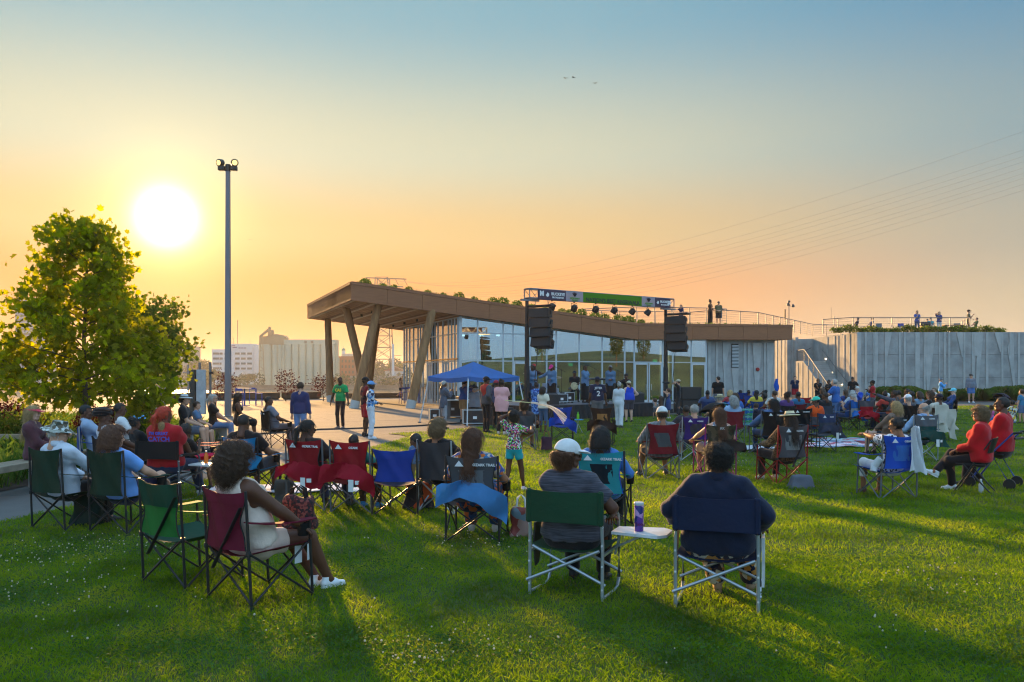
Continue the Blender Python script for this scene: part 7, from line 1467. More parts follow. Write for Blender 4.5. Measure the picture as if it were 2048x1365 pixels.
camp_chair('empty blue camp chair with mesh back in front of the stage', CH(1124, 884, -4), R(-4), (28, 70, 170), top=.95, panel=(40, 60, 96), flap=[(30, 80, 190), False], frame='black'); lgk = thing('chair_emblem', 'white emblem on the empty blue mesh chair', 'emblem', CH(1124, 884, -4), R(-4)); lettering('KK', .06, (0, -.41, .90), (1, 0, 0), (0, 0, 1), M_print, lgk)
camp_chair('empty brown and tan camp chair in front of the stage', CH(1203, 892, -10), R(-10), (60, 40, 32), top=.98, panel=(196, 140, 84), flap=[(54, 34, 28), False]); bottle('green sports bottle between the blue and brown chairs', G(1156, 868, .0) + Vector((0, 0, .45)), .22, .04, (150, 220, 60), (80, 200, 60)); st_t = thing('side_stand', 'small folding side stand with the green bottle', 'side table', G(1156, 868)); MB().lathe([(.16, .42), (.17, .44), (.16, .45)], n=14).build('tray', mat('tray blue', srgb(60, 150, 200), .5), st_t, True)
for a in (0, 2.1, 4.2): MB().tube([(.15 * math.cos(a), .15 * math.sin(a), .0), (-.05 * math.cos(a), -.05 * math.sin(a), .42)], .008, 5).build('leg', FRAME['silver'], st_t)
soft_bag('tote_bag', 'dark purple tote standing in front of the blue mesh chair', G(1093, 902), (.34, .14, .36), (60, 34, 56), (130, 90, 60))
# ---- plaza walkers
stand('man in navy short-sleeved shirt and jeans walking on the path', 600, 896, 766, -16, skin='l', b=1.1, hair=('short', 'brown'), top=('shirt', (48, 54, 96)), bot=('pants', (110, 140, 186)), hands=('side', 'side'), look=(20, -8), glass='dark')
g_ = stand('man in green lettered tee and black trousers on the plaza', 681, 858, 755, 160, b=1.05, skin='dd', hair=('crop', 'black'), top=('tee', (16, 150, 84)), bot=('pants', (40, 30, 34)), shoes=(110, 100, 100), hands=((-.36, .1, .92), (.34, .06, .9)), look=(50, 0)); back_print(g_, 'CAS', .13, 1.30, -.155, mat('yellow print', srgb(220, 200, 60), .7), True, .006); back_print(g_, 'OHIO', .06, 1.40, -.155, M_ink, True, .002)
stand('man in blue floral shirt, blue cap and white trousers', 741, 878, 764, -70, b=1.1, skin='dd', hair=('crop', 'black'), hat=('cap', (96, 150, 204)), top=('shirt', (196, 208, 224), 'spots', ((40, 50, 80), (90, 150, 210), (210, 220, 230)), 16), bot=('loose', (220, 224, 232)), shoes=(228, 228, 232), hands=('side', 'front'), look=(-5, 0))
stand('man in black and red with red shorts beside the floral shirt', 730, 873, 756, -60, b=1.05, skin='dd', hair=('crop', 'black'), hat=('cap', (28, 26, 28)), top=('tee', (70, 24, 28), 'spots', ((24, 22, 24), (130, 30, 34)), 8), bot=('shorts', (170, 28, 40)), shoes=(26, 26, 28), hands=('side', 'front'))
stand('woman stretching one arm up beyond the log columns', 801, 800, 756, -60, fem=True, skin='l', hair=('long', 'brown'), top=('tee', (180, 150, 130)), bot=('short', (30, 28, 32)), hands=('front', 'up'), feet=((-.1, -.3, .25), (.1, .1)))
# ---- around the tent
stand('grey-haired man in plaid blazer reading his phone', 887, 858, 763, -62, hair=('short', 'grey'), skin='d', top=('blazer', (96, 106, 122), 'plaid', (60, 70, 88), 8), bot=('pants', (150, 152, 160)), shoes=(24, 24, 26), hands=('phone', 'phone'), look=(0, -25), glass='clear')
stand('sound man in blue tee and khaki shorts bending over the desk', 926, 845, 762, -40, skin='l', b=1.15, hair=('short', 'brown'), hat=('cap', (40, 36, 34)), top=('tee', (44, 84, 150)), bot=('shorts', (156, 122, 84)), shoes=(30, 30, 32), hands=('phone', 'reach'), look=(-20, -20), lean=-10)
sit('man in grey shirt and flat cap seated in front of the tent', G(952, 848), -25, seat=.52, b=1.35, skin='l', hair=('short', 'grey'), hat=('flatcap', (70, 66, 64)), top=('tee', (124, 126, 134)), bot=('pants', BLK), hands=('lap', 'lap'), lean=-4, h=1.7)
stand('tall man in grey and red jacket and black cap', 972, 866, 755, -55, b=1.15, hair=('crop', 'black'), hat=('cap', (24, 24, 26)), top=('jacket', (74, 76, 84), 'spots', ((176, 44, 36), (70, 72, 80)), 2.2), bot=('pants', (30, 26, 30)), shoes=(28, 26, 28), hands=('side', 'pocket'), look=(-10, -5))
stand('woman with topknot in pink striped tunic', 1003, 870, 760, -20, fem=True, b=1.25, hair=('bun', 'black'), top=('tunic', (222, 146, 150), 'vstripe', (232, 180, 178), 30), bot=('pants', (34, 30, 36)), shoes=(200, 180, 170), hands=('front', 'phone'), look=(-10, 0))
stand('man in red cap standing between jacket man and tunic woman', 992, 858, 762, -40, b=1.05, hair=('crop', 'black'), hat=('cap', (150, 40, 60)), top=('tee', (50, 60, 90)), bot=('pants', BLK), hands=('front', 'phone'))
stand('woman in blue floral dress at the corner of the stage', 1073, 854, 766, -18, fem=True, hair=('bun', 'black'), top=('long', (70, 110, 180), 'spots', ((120, 160, 215), (40, 60, 130)), 22), bot=('dress', (70, 110, 180), 'spots', ((120, 160, 215), (40, 60, 130)), 22), shoes=(216, 214, 214), hands=('front', 'side'), b=1.05)
stand('woman in white blouse and cropped jeans facing the stage', 1086, 866, 775, -28, fem=True, b=1.15, hair=('bob', 'dkbrown'), top=('tee', (222, 210, 190)), bot=('crop', (66, 92, 126)), shoes=(60, 40, 34), hands=('front', 'side'), look=(-30, 0))
p = stand('man in navy number two baseball jersey facing the stage', 1195, 858, 755, 4, b=1.25, skin='d', hair=('crop', 'black'), hat=('cap', (28, 34, 56)), top=('tee', (30, 36, 62)), bot=('loose', (108, 104, 106)), shoes=(40, 38, 40), hands=('side', (.33, .1, .82)))
back_print(p, 'JETER', .10, 1.37, -.185, M_print, bold=.003); back_print(p, '2', .24, 1.18, -.195, M_print, bold=.006)
stand('woman with grey bun in white tracksuit', 1238, 857, 765, -35, fem=True, b=1.1, hair=('bun', 'grey'), top=('long', (214, 216, 220)), bot=('loose', (216, 218, 222)), shoes=(60, 60, 66), hands=('side', 'front'), look=(10, 0), feet=((-.1, .05), (.14, -.12)))
stand('red-haired woman in blue tank top with hand on hip', 1258, 846, 763, 20, fem=True, b=1.5, skin='p', hair=('pony', 'auburn'), hat=('cap', (196, 186, 160)), top=('tank', (30, 70, 190)), bot=('shorts', (66, 64, 74)), shoes=(36, 34, 38), hands=('front', 'hip'))
stand('toddler in navy and white tee at the stage edge', 1310, 838, 802, 25, skin='l', hair=('short', 'brown'), top=('tee', (40, 46, 70), 'stripe', (200, 200, 205), 10), bot=('shorts', (74, 78, 88)), hands=('up', 'front'))
stand('small child with long brown hair leaning on the stage', 1322, 838, 795, 10, fem=True, skin='l', hair=('long', 'brown'), top=('tee', (44, 44, 52)), bot=('shorts', (50, 50, 60)), hands=('front', 'reach'))
stand('girl in blue denim dress raising her hands', 1337, 838, 778, 55, fem=True, skin='l', hair=('pony', 'brown'), top=('tank', (54, 72, 120)), bot=('dress', (54, 72, 120)), hands=('face', 'face'), shoes=(200, 196, 190))
stand('photographer in black with beige cap aiming a camera', 1357, 833, 760, 70, skin='l', hair=('short', 'brown'), hat=('cap', (190, 176, 150)), top=('tee', (34, 36, 42)), bot=('pants', (44, 46, 52)), hands=('face', 'face'), shoes=(30, 30, 32), hold=(1, 1))
cam_b = thing('photo_camera', 'black camera held up by the photographer', 'camera', P(1336, 766, 36.8)); MB().box((0, 0, 0), (.14, .08, .10), ch=.015).build('camera_body', M_dark, cam_b); MB().tube([(-.05, 0, 0), (-.24, .02, .02)], .04, 10).build('lens', M_dark, cam_b, True)
stand('stocky man in black tee by the concrete wall', 1436, 828, 754, -12, b=1.25, skin='l', hair=('short', 'dkbrown'), top=('tee', (22, 22, 25)), bot=('shorts', (120, 122, 132)), shoes=(40, 40, 44), hands=('side', 'side'), look=(60, 0))
stand('man in navy tee and red shorts in front of the sunlit wall', 1590, 808, 753, 172, b=1.3, skin='l', hair=('short', 'dkbrown'), top=('tee', (30, 38, 66)), bot=('shorts', (156, 22, 36)), shoes=(50, 70, 120), hands=('chest', 'side'))
# ---- performers and gear on the stage
def onstage(label, u, Y, hd, h=1.62, pose='stand', **k): return person(label, Vector(((u - CXP) / F * Y, Y, SH)), R(hd), pose, h=h, group='band on the stage', **k)
JE = (92, 124, 158)
onstage('singer in long denim coat and white sunglasses nearest the tower', 1064, 34.6, 210, fem=True, b=1.2, hair=('long', 'dkbrown'), top=('cardigan', JE), bot=('dress', (40, 50, 72)), hands=('front', 'front'), glass='clear', look=(-50, -10))
onstage('singer in pink cap bowing her head in denim coat', 1104, 35.0, 150, fem=True, b=1.25, hair=('long', 'auburn'), hat=('cap', (226, 50, 130)), top=('cardigan', JE), bot=('longdress', (22, 22, 26)), hands=('front', 'out'), look=(0, -30), lean=-4)
onstage('singer with long black hair, denim coat and black dress', 1170, 35.6, 230, fem=True, b=1.25, hair=('long', 'black'), top=('cardigan', JE), bot=('longdress', (24, 24, 28)), hands=('front', 'phone'), look=(-40, 0))
onstage('singer in grey cap and open denim coat', 1221, 36.6, 175, fem=True, b=1.3, hair=('long', 'black'), hat=('cap', (120, 118, 116)), top=('cardigan', (84, 112, 142)), bot=('longdress', (24, 24, 28)), hands=('front', 'front'))
onstage('drummer in red cap behind the drum kit', 1068, 36.6, 200, 1.78, 'sit', seat=.78, lean=0, hair=('crop', 'black'), hat=('cap', (176, 22, 32)), top=('tee', (60, 40, 40)), bot=('pants', BLK), hands=('reach', 'phone'), glass='clear')
onstage('guitarist in black cap seated behind the singers', 1149, 37.2, 180, 1.72, 'sit', seat=.52, lean=0, hair=('crop', 'black'), hat=('cap', (34, 36, 46)), top=('tee', (34, 34, 38)), bot=('pants', BLK), hands=('front', 'lap'))
onstage('keyboard player in backward black cap', 1253, 37.6, 150, 1.68, 'sit', seat=.42, lean=-6, hair=('crop', 'black'), hat=('capback', (26, 26, 30)), top=('tee', (36, 34, 38)), bot=('pants', BLK), hands=('reach', 'reach'))
def mic(label, u, Y, h=1.45, side=1):
    o = thing('microphone_stand', label, 'microphone stand', ((u - CXP) / F * Y, Y, SH), 0, 'microphone stands on stage'); MB().tube([(0, 0, .02), (0, 0, h)], .011, 6).build('pole', M_dark, o); MB().lathe([(.14, 0), (.14, .015), (.03, .03)], n=14).build('base', M_dark, o); MB().tube([(side * .18, .0, h - .12), (-side * .30, -.05, h + .12)], .009, 6).build('boom', M_dark, o); MB().lathe([(.012, -.09), (.014, 0), (.026, .02), (.026, .05), (.01, .07)], (-side * .32, -.05, h + .12), 10, Matrix.Rotation(R(-side * 70), 3, 'Y')).build('microphone', M_dark, o, True)
mic('microphone stand beside the singer in pink cap', 1123, 35.2); mic('microphone stand in front of the black-haired singer', 1190, 35.4, 1.5, 1); mic('microphone stand beside the singer in grey cap', 1236, 36.0, 1.42); mic('overhead boom microphone stand above the drum kit', 1090, 36.9, 1.85, -1)
M_chrome = mat('chrome', srgb(190, 192, 196), .2, .05, 4, metal=.9); M_cym = mat('cymbal bronze', srgb(120, 96, 60), .35, .1, 20, metal=.7); M_shell = mat('drum shell', srgb(150, 160, 180), .3, .1, 4)
dk = thing('drum_kit', 'silver drum kit with large bronze cymbal at the back of the stage', 'drum kit', ((1086 - CXP) / F * 36.0, 36.0, SH), R(-10))
MB().lathe([(.27, -.2), (.28, -.19), (.28, .19), (.27, .2)], (0, -.1, .29), 20, Matrix.Rotation(R(90), 3, 'X')).build('bass_drum', M_shell, dk, True)
for x, y, z, r, hh in ((-.28, -.05, .72, .15, .2), (.14, -.05, .74, .16, .2), (.48, .15, .45, .2, .34), (-.42, .25, .58, .17, .15)): MB().lathe([(r, -hh / 2), (r, hh / 2), (r * .97, hh / 2 + .005)], (x, y, z), 18).build('drum', M_shell, dk, True); MB().tube([(x, y, .01), (x, y, z - hh / 2)], .012, 6).build('drum_stand', M_chrome, dk)
for x, y, z, r in ((-.62, .05, 1.30, .26), (.62, .0, 1.1, .22), (-.72, .2, .85, .17)): MB().lathe([(.02, .03), (.05, .015), (r, -.012), (r, -.016), (.05, .010)], (x, y, z), 20, Matrix.Rotation(R(14), 3, 'X')).build('cymbal', M_cym, dk, True); MB().tube([(x, y, .01), (x, y, z)], .011, 6).build('cymbal_stand', M_chrome, dk)
kb = thing('keyboard', 'white and black keyboards on a stand behind the jersey man', 'keyboard', ((1196 - CXP) / F * 37.2, 37.2, SH), R(8))
for z, y in ((.74, 0), (1.02, .18)):
    k_o = MB().box((0, y, z), (1.15, .32, .09), ch=.015).build('keyboard_case', M_cab, kb)
    for q in range(24): MB().box((-.5 + q * .0435, y - .06, z + .05), (.04, .17, .015)).build('key', FRAME['white'], kb)
for k in (-1, 1): MB().bar((k * .42, .1, .01), (-k * .3, .1, .72), .03, .03).build('stand_leg', M_dark, kb); MB().bar((k * .5, .15, .7), (k * .5, .2, 1.0), .03, .03).build('stand_arm', M_dark, kb)
gt = thing('bass_guitar', 'cream guitar on the lap of the seated guitarist', 'guitar', ((1148 - CXP) / F * 36.8, 36.8, SH + .72), R(20)); MB().lathe([(.01, 0), (.17, .01), (.17, .05), (.01, .06)], n=18, M=Matrix.Rotation(R(90), 3, 'X')).build('guitar_body', mat('cream lacquer', srgb(205, 190, 150), .3), gt, True); MB().bar((.1, -.03, .05), (.75, -.03, .25), .05, .03).build('neck', M_brown, gt)
for k, (a, d, w_, h_) in enumerate(((2.9, 1.4, .6, .35), (3.7, 1.9, .5, .4), (4.6, 1.2, .45, .28))): case('%s low black equipment box on stage, from the tent side' % ORD[k], ST(a, d, SH), (w_, .4, h_), R(33), 'equipment boxes on stage')
# ---- crowd on the right-hand lawn
c = CH(1325, 961, 4); camp_chair('dark red and grey camp chair under the plaid-shirted man', c, R(4), (128, 24, 38), 'grey', top=.97, panel=(96, 98, 102)); sit('man in white cap and black plaid shirt', c, 4, b=1.25, skin='m', hair=('short', 'dkbrown'), hat=('cap', WHT), top=('shirt', (40, 42, 48), 'plaid', (150, 152, 156), 14), bot=('shorts', (60, 56, 60)), shoes=(60, 50, 46), h=1.76, feet=((-.24, .42), (.22, .42)))
c = CH(1390, 922, 2); camp_chair('purple camp chair with white logo', c, R(2), (62, 40, 120), 'silver', top=.92, brand='OZARK', panel=(70, 70, 84)); sit('grey-haired man in purple chair', c, 2, skin='l', hair=('short', 'grey'), top=('tee', (70, 60, 80)), bot=('shorts', (80, 80, 90)), h=1.66)
sit('dark-haired person just behind the grey-haired man', G(1366, 905), 5, hair=('crop', 'black'), top=('tee', (60, 56, 66)), bot=('pants', DEN), h=1.6, seat=.3)
c = CH(1440, 956, 6); camp_chair('camouflage camp chair with magenta frame', c, R(6), mat('camo cloth', srgb(60, 50, 36), .8, pat='spots', pscale=14, col2=(srgb(34, 30, 24), srgb(92, 76, 54), srgb(48, 52, 34)), trans=.15), 'pink', top=.93, flap=[(50, 40, 36), False]); lgk = thing('chair_emblem', 'white emblem on the camouflage chair back', 'emblem', c, R(6)); lettering('KK', .06, (0, -.41, .86), (1, 0, 0), (0, 0, 1), M_print, lgk); sit('woman with long reddish brown hair in camouflage chair', c, 6, fem=True, skin='l', b=1.15, hair=('long', 'auburn'), top=('tank', (200, 150, 160), 'spots', ((90, 160, 190), (230, 220, 225)), 30), bot=('shorts', (60, 64, 90)), look=(10, 0), h=1.72, hands=((-.3, .3, .66), 'arm'))
c = CH(1468, 890, 12); camp_chair('dark red camp chair of the woman with grey hair', c, R(12), (126, 28, 40), 'grey', top=.88); sit('woman with wavy grey hair and pale blue top', c, 12, fem=True, skin='l', hair=('bob', 'grey'), top=('tee', (150, 180, 214)), bot=('pants', DEN), h=1.72, look=(15, 0), seat=.40)
stroller('black stroller with open hood beside the purple chair', G(1420, 886), R(30))
c = CH(1441, 872, 8); web_chair('green and blue webbed lawn chair behind the stroller', c, R(8)); sit('man in straw hat and turquoise shirt', c, 8, skin='l', hair=('short', 'grey'), hat=('straw', (222, 206, 160)), top=('tee', (40, 150, 170)), bot=('shorts', (90, 90, 100)), h=1.7, seat=.38)
sit('woman in blue tee with beige visor and brown hair', CH(1472, 862, 6), 6, fem=True, b=1.3, skin='l', hair=('bob', 'brown'), hat=('visor', (200, 186, 164)), top=('tee', (52, 112, 196)), bot=('shorts', (70, 90, 130)), h=1.68, seat=.36); camp_chair('blue camp chair under the woman in beige visor', CH(1472, 862, 6), R(6), (40, 80, 150), top=.72)
web_chair('empty green and blue webbed lawn chair seen square on', CH(1489, 878, 4), R(4))
sit('child in dark hooded jacket on a low seat', G(1508, 868), 0, seat=.25, h=1.4, skin='l', hair=('short', 'brown'), top=('hoodie', (34, 40, 60)), bot=('pants', (60, 80, 110)), hands=('lap', 'lap'))
for k, (u, v, cl, lb) in enumerate(((1478, 836, (30, 60, 130), 'folded blue chair propped behind the lawn chairs'), (1499, 838, (34, 74, 160), 'upright blue camp chair seen from behind near the wall'), (1470, 838, (110, 30, 44), 'maroon camp chair among the blue chairs near the wall'))): camp_chair(lb, G(u, v), R((10, -10, 20)[k]), cl, top=(1.1, 1.0, .85)[k], w=.22 if k == 0 else .27)
sit('dark-haired person half hidden by the blue chairs', G(1476, 832), 10, fem=True, hair=('short', 'black'), top=('tee', (60, 40, 60)), bot=('pants', BLK), h=1.66); sit('boy peering round the blue chairs', G(1462, 836), 0, h=1.3, hair=('crop', 'black'), top=('tee', (50, 90, 140)), bot=('shorts', BLK))
sit('person with short dark hair left of the shirtless child', G(1494, 832), 0, hair=('crop', 'black'), top=('tee', (120, 40, 50)), bot=('pants', BLK), h=1.66)
stand('shirtless child in red shorts running', 1528, 843, 790, 80, skin='d', hair=('afro', 'black'), top=('none', 0), bot=('shorts', (190, 24, 40)), shoes=None, hands=((-.2, .25, 1.1), (.2, -.15, 1.0)), feet=((-.08, .25), (.08, -.25, .15)))
sit('woman with sunglasses holding up a blue phone', G(1517, 838), 60, fem=True, hair=('puff', 'black'), glass='dark', top=('tee', (130, 44, 50), 'spots', ((200, 180, 80), (60, 60, 120)), 20), bot=('pants', BLK), hands=('lap', 'face'), h=1.7); ph = thing('phone', 'blue phone raised by the woman in sunglasses', 'phone', P(1507, 787, 33.5)); MB().box((0, 0, 0), (.08, .012, .15), ch=.005).build('phone_body', FRAME['blue'], ph)
fc = thing('folded_chair', 'folded blue chair leaning against the concrete wall', 'chair', G(1553, 807)); MB().sheet([[((.11 + .05 * math.sin(z * 7) + .03 * math.sin(a * 3 + z * 9)) * math.cos(a), (.09 + .03 * math.sin(a * 2 + z * 5)) * math.sin(a), z) for a in np.linspace(0, 6.283, 15)] for z in np.linspace(.8, 1.62, 9)], .01).build('folded_cloth', fabric((30, 90, 190), .1), fc, True)
for k in (-1, 1): MB().tube([(k * .18 + .1, -.2, 0), (-k * .05, .1, 1.3)], .014, 6).build('leg', FRAME['silver'], fc)
c = CH(1548, 912, 8); camp_chair('wide black camp chair with red and white label', c, R(8), (22, 22, 25), 'grey', top=1.0, brand='COLEMAN', w=.31); sit('woman with sleek black hair and denim jacket in black chair', c, 8, fem=True, hair=('long', 'black'), glass='dark', top=('jacket', (70, 104, 150)), bot=('pants', (50, 70, 110)), look=(45, 0), hands=((-.34, .34, .62), 'arm'), h=1.72, seat=.4)
c = CH(1583, 970, 16); camp_chair('grey camp chair with red frame and carry bag', c, R(16), (84, 84, 90), 'red', top=.97, brand='OZARK', panel=(150, 152, 152), trim=(160, 20, 30), strap=True); sit('woman in straw fedora and leopard shirt', c, 16, fem=True, b=1.2, hair=('long', 'dkbrown'), hat=('straw', (226, 214, 176)), top=('shirt', (130, 92, 60), 'leopard', (34, 24, 18), 42), bot=('pants', (50, 40, 40)), h=1.68, look=(8, 0), shoes=(180, 170, 160))
soft_bag('carry_bag', 'grey and white chair bag on the grass by the red-framed chair', G(1602, 978), (.42, .26, .2), (96, 100, 112), None)
c = CH(1600, 896, 10); camp_chair('black camp chair with small red logo near the orange shirt', c, R(10), (24, 24, 28), 'black', top=.98, brand='COLEMAN', w=.29)
c = CH(1634, 884, 14); sit('woman in turquoise cap and orange tee', c, 14, fem=True, b=1.2, hair=('crop', 'black'), hat=('cap', (60, 205, 175)), top=('tee', (226, 84, 24)), bot=('pants', DEN), look=(55, 0), h=1.68, seat=.36); camp_chair('grey camp chair under the woman in orange', c, R(14), (70, 76, 86), top=.7)
camp_chair('slate camp chair draped with denim and a paper note', CH(1652, 906, 20), R(20), (70, 80, 94), top=.92, flap=[(56, 64, 84), True], brand='ROAD', col2=(50, 70, 110))
camp_chair('empty red and grey camp chair near the pavement', G(1600, 842), R(14), (96, 100, 106), 'grey', top=.95, col2=(170, 24, 36))
for k, (u, v, hd, lb, fem, hr, tp, ck) in enumerate(((1632, 838, 50, 'woman in black tee with brown hair facing the singers', True, ('bob', 'brown'), (26, 24, 26), (30, 36, 50)), (1652, 846, 44, 'woman in white tee with dark hair pulled back', True, ('bun', 'black'), (206, 204, 214), (160, 24, 40)))):
    c = G(u, v); camp_chair('%s camp chair under the %s' % (('dark', 'red')[k], ('woman in black tee', 'woman in white tee')[k]), c, R(hd), ck, top=.85); sit(lb, c, hd, fem=fem, skin=('m', 'd')[k], hair=hr, top=('tee', tp), bot=('pants', (60, 60, 50)), look=(10, 0), h=1.74, seat=.42)
p = stand('person in blue tee with short grey hair leaning over', 1673, 860, 759, 42, b=1.2, skin='l', hair=('short', 'grey'), top=('tee', (36, 92, 160)), bot=('pants', (96, 132, 180)), hands=((-.42, .3, .98), 'side'), lean=-6, fem=True)
c = CH(1708, 862, 34); camp_chair('pale grey and blue camp chair of the man with white beard', c, R(34), (170, 172, 168), 'black', top=.98, col2=(40, 110, 190), flap=[(40, 120, 200), False]); sit('man in grey cap and blue tee looking at his phone', c, 34, skin='l', hair=('short', 'white'), hat=('cap', (170, 166, 160)), top=('tee', (32, 76, 140)), bot=('pants', (50, 70, 110)), hands=('phone', 'phone'), look=(10, -14), h=1.74, seat=.38)
camp_chair('red and grey camp chair with red drape hanging low', CH(1732, 862, 6), R(6), (180, 20, 40), 'black', top=1.0, col2=(96, 92, 100), arms=False, flap=[(190, 20, 44), False])
c = G(1714, 830); camp_chair('black camp chair of the old man in blue sweater', c, R(70), (28, 28, 32), top=.85); sit('old man with white beard in blue sweater', c, 150, skin='p', hair=('short', 'white'), top=('long', (30, 72, 176)), bot=('pants', (140, 176, 214)), hands=('phone', 'phone'), look=(0, -22), h=1.74, seat=.42, lean=8)
stand('man in red tee and black cap with folded arms', 1746, 835, 762, 60, b=1.15, skin='d', hair=('crop', 'black'), hat=('cap', (30, 26, 30)), top=('tee', (176, 30, 44)), bot=('shorts', (84, 86, 94)), hands=('cross', 'cross'), look=(10, 0))
sit('woman in blue tee with long dark hair behind the old man', G(1730, 826), 80, fem=True, skin='l', hair=('long', 'dkbrown'), top=('tee', (40, 96, 160)), bot=('pants', DEN), h=1.76, seat=.45)
stand('officer-like man in black tee and cap by the stair foot', 1705, 812, 755, 160, skin='m', hair=('crop', 'black'), hat=('cap', (24, 24, 26)), top=('tee', (28, 28, 32)), bot=('pants', (120, 126, 136)), hands=('hip', 'side')); 
stand('man in black polo with folded arms by the railing', 1658, 820, 760, 110, b=1.3, skin='d', hair=('crop', 'black'), top=('polo', (28, 28, 32)), bot=('pants', BLK), hands=('cross', 'cross'))
stand('woman in black tee with sunglasses by the railing', 1636, 816, 758, 150, fem=True, skin='m', hair=('long', 'dkbrown'), glass='dark', top=('tee', (30, 30, 34)), bot=('pants', (40, 40, 44)), hands=('chest', 'front'))
for o in bpy.data.objects:
    if o.get('label', '').startswith('officer-like'): o['label'] = 'man in black tee and black cap by the stair foot'
# seated cluster
c = G(1772, 862); director_chair('black director chair with paper on its side pocket', c, R(55), (24, 24, 27), 'black'); p = sit('man in grey sweater with orange back, arms raised', c, 55, b=1.1, hair=('crop', 'black'), top=('long', (70, 74, 86), 'spots', ((196, 92, 64), (70, 74, 86)), 3), bot=('pants', (34, 44, 70)), shoes=(40, 40, 46), hands=((-.12, .4, 1.18), (.1, .36, 1.12)), look=(-15, 4), h=1.78, seat=.42)
sit('man with short black hair in grey tee beyond the clapping man', G(1807, 866), 35, hair=('crop', 'black'), top=('tee', (110, 118, 126)), bot=('pants', (60, 60, 80)), h=1.78, seat=.42); sit('second man with short black hair further back', G(1800, 856), 40, hair=('crop', 'black'), top=('tee', (70, 80, 100)), bot=('pants', BLK), h=1.78, seat=.46)
c = CH(1818, 880, 16); camp_chair('plain black camp chair behind the man in white cap', c, R(16), (22, 24, 28), top=.98); sit('man in white cap and slate sweatshirt', c, 16, b=1.2, skin='l', hair=('short', 'grey'), hat=('cap', (226, 228, 234)), top=('long', (52, 60, 74)), bot=('pants', BLK), h=1.72, seat=.38)
sit('woman with sunglasses and dark hair in black tee', G(1842, 868), 60, fem=True, skin='l', b=1.1, hair=('long', 'brown'), glass='dark', top=('tee', (28, 28, 32)), bot=('pants', (40, 44, 56)), look=(8, 4), h=1.78, seat=.42)
c = CH(1880, 884, 14); camp_chair('camp chair draped with a cream hoodie', c, R(14), (60, 60, 66), top=.92, flap=[(206, 200, 186), False]); sit('man in navy cap and red collar in front of cream hoodie', c, 14, b=1.15, skin='d', hair=('crop', 'black'), hat=('cap', (26, 30, 52)), top=('jacket', (196, 190, 176)), bot=('pants', BLK), h=1.76, seat=.4); hd_ = thing('draped_hoodie', 'cream hoodie hanging over the back of a camp chair', 'hoodie', c, R(14)); MB().sheet([[(x * .34 + .04 * math.sin(z * 9), -.44 - .05 * math.cos(x * 5) - (1 - z) * .06, z - .10 * abs(x) * (1 if z < .5 else 0) - .12 * (x > .3)) for x in np.linspace(-1, 1, 15)] for z in np.linspace(1.0, .28, 9)], .012).build('hoodie_cloth', fabric((206, 200, 186), .15), hd_, True)
c = CH(1796, 915, 34); camp_chair('black camp chair with grey logo under the striped sweater', c, R(34), (34, 34, 38), 'black', top=.90, brand='OZARK', panel=(130, 132, 136)); sit('woman with blond bob in striped rust sweater', c, 34, fem=True, b=1.3, skin='p', hair=('bob', 'blond'), top=('long', (150, 92, 66), 'stripe', (96, 116, 110), 26), bot=('short', (60, 60, 70)), shoes=(34, 34, 36), look=(-20, 0), h=1.70, hands=('lap', 'lap'))
c = CH(1850, 924, 8); camp_chair('teal and grey camp chair of the bald man', c, R(8), (28, 84, 82), 'silver', top=.98, col2=(108, 112, 120), brand='OZARK', flap=[(30, 78, 70), True]); sit('bald man with glasses and blue striped shirt', c, 8, b=1.15, skin='l', hair=('fringe', 'grey'), glass='clear', top=('shirt', (90, 140, 200), 'vstripe', (190, 210, 230), 40), bot=('pants', (70, 70, 84)), look=(48, -4), h=1.74)
c = CH(1797, 1000, 10); camp_chair('bright blue camp chair with a white jacket over it', c, R(10), (30, 88, 200), 'grey', top=.93, brand=True, panel=(60, 130, 210)); sit('woman with short black hair clapping in bright blue chair', c, 10, fem=True, skin='m', hair=('short', 'black'), top=('tee', (220, 220, 226), 'spots', ((40, 40, 60), (226, 226, 230)), 40), bot=('capri', (222, 222, 224)), shoes=(90, 60, 50), hands=((-.16, .42, .95), (-.06, .42, .95)), look=(35, -6), h=1.66, glass='clear')
jk = thing('white_jacket', 'white denim jacket hanging over the bright blue chair', 'jacket', c, R(10)); MB().sheet([[(.16 + x * (.10 + .05 * math.sin(z * 5)) + .08 * (1 - z), -.44 - .035 * math.cos(x * 5 + z * 9), z - .05 * x * (1 - z) + .02 * math.sin(x * 7)) for x in np.linspace(-1, 1, 11)] for z in np.linspace(1.04, .40, 12)], .014).build('jacket_front', fabric((214, 216, 222), .1), jk, True); MB().tube([(-.28, -.3, .60), (-.33, -.22, .48), (-.36, -.24, .40)], [.05, .06, .05], 10).build('sleeve', fabric((214, 216, 222), .1), jk, True)
c = G(1948, 985); folding_chair('black folding chair under the woman in red jacket', c, R(52)); p = sit('woman with short blond curls in red jacket', c, 52, fem=True, b=1.3, skin='m', hair=('curlymed', 'dirty'), glass='dark', top=('jacket', (186, 14, 26)), bot=('pants', (28, 24, 28)), shoes=(222, 224, 228), hands=('lap', 'front'), look=(12, 0), h=1.68, seat=.42, lean=0, feet=((.05, .40), (-.18, .60, .22)))
c = G(1990, 975); rl = thing('rollator', 'blue rollator walker with black wheels behind the red jacket', 'walker', c, R(48))
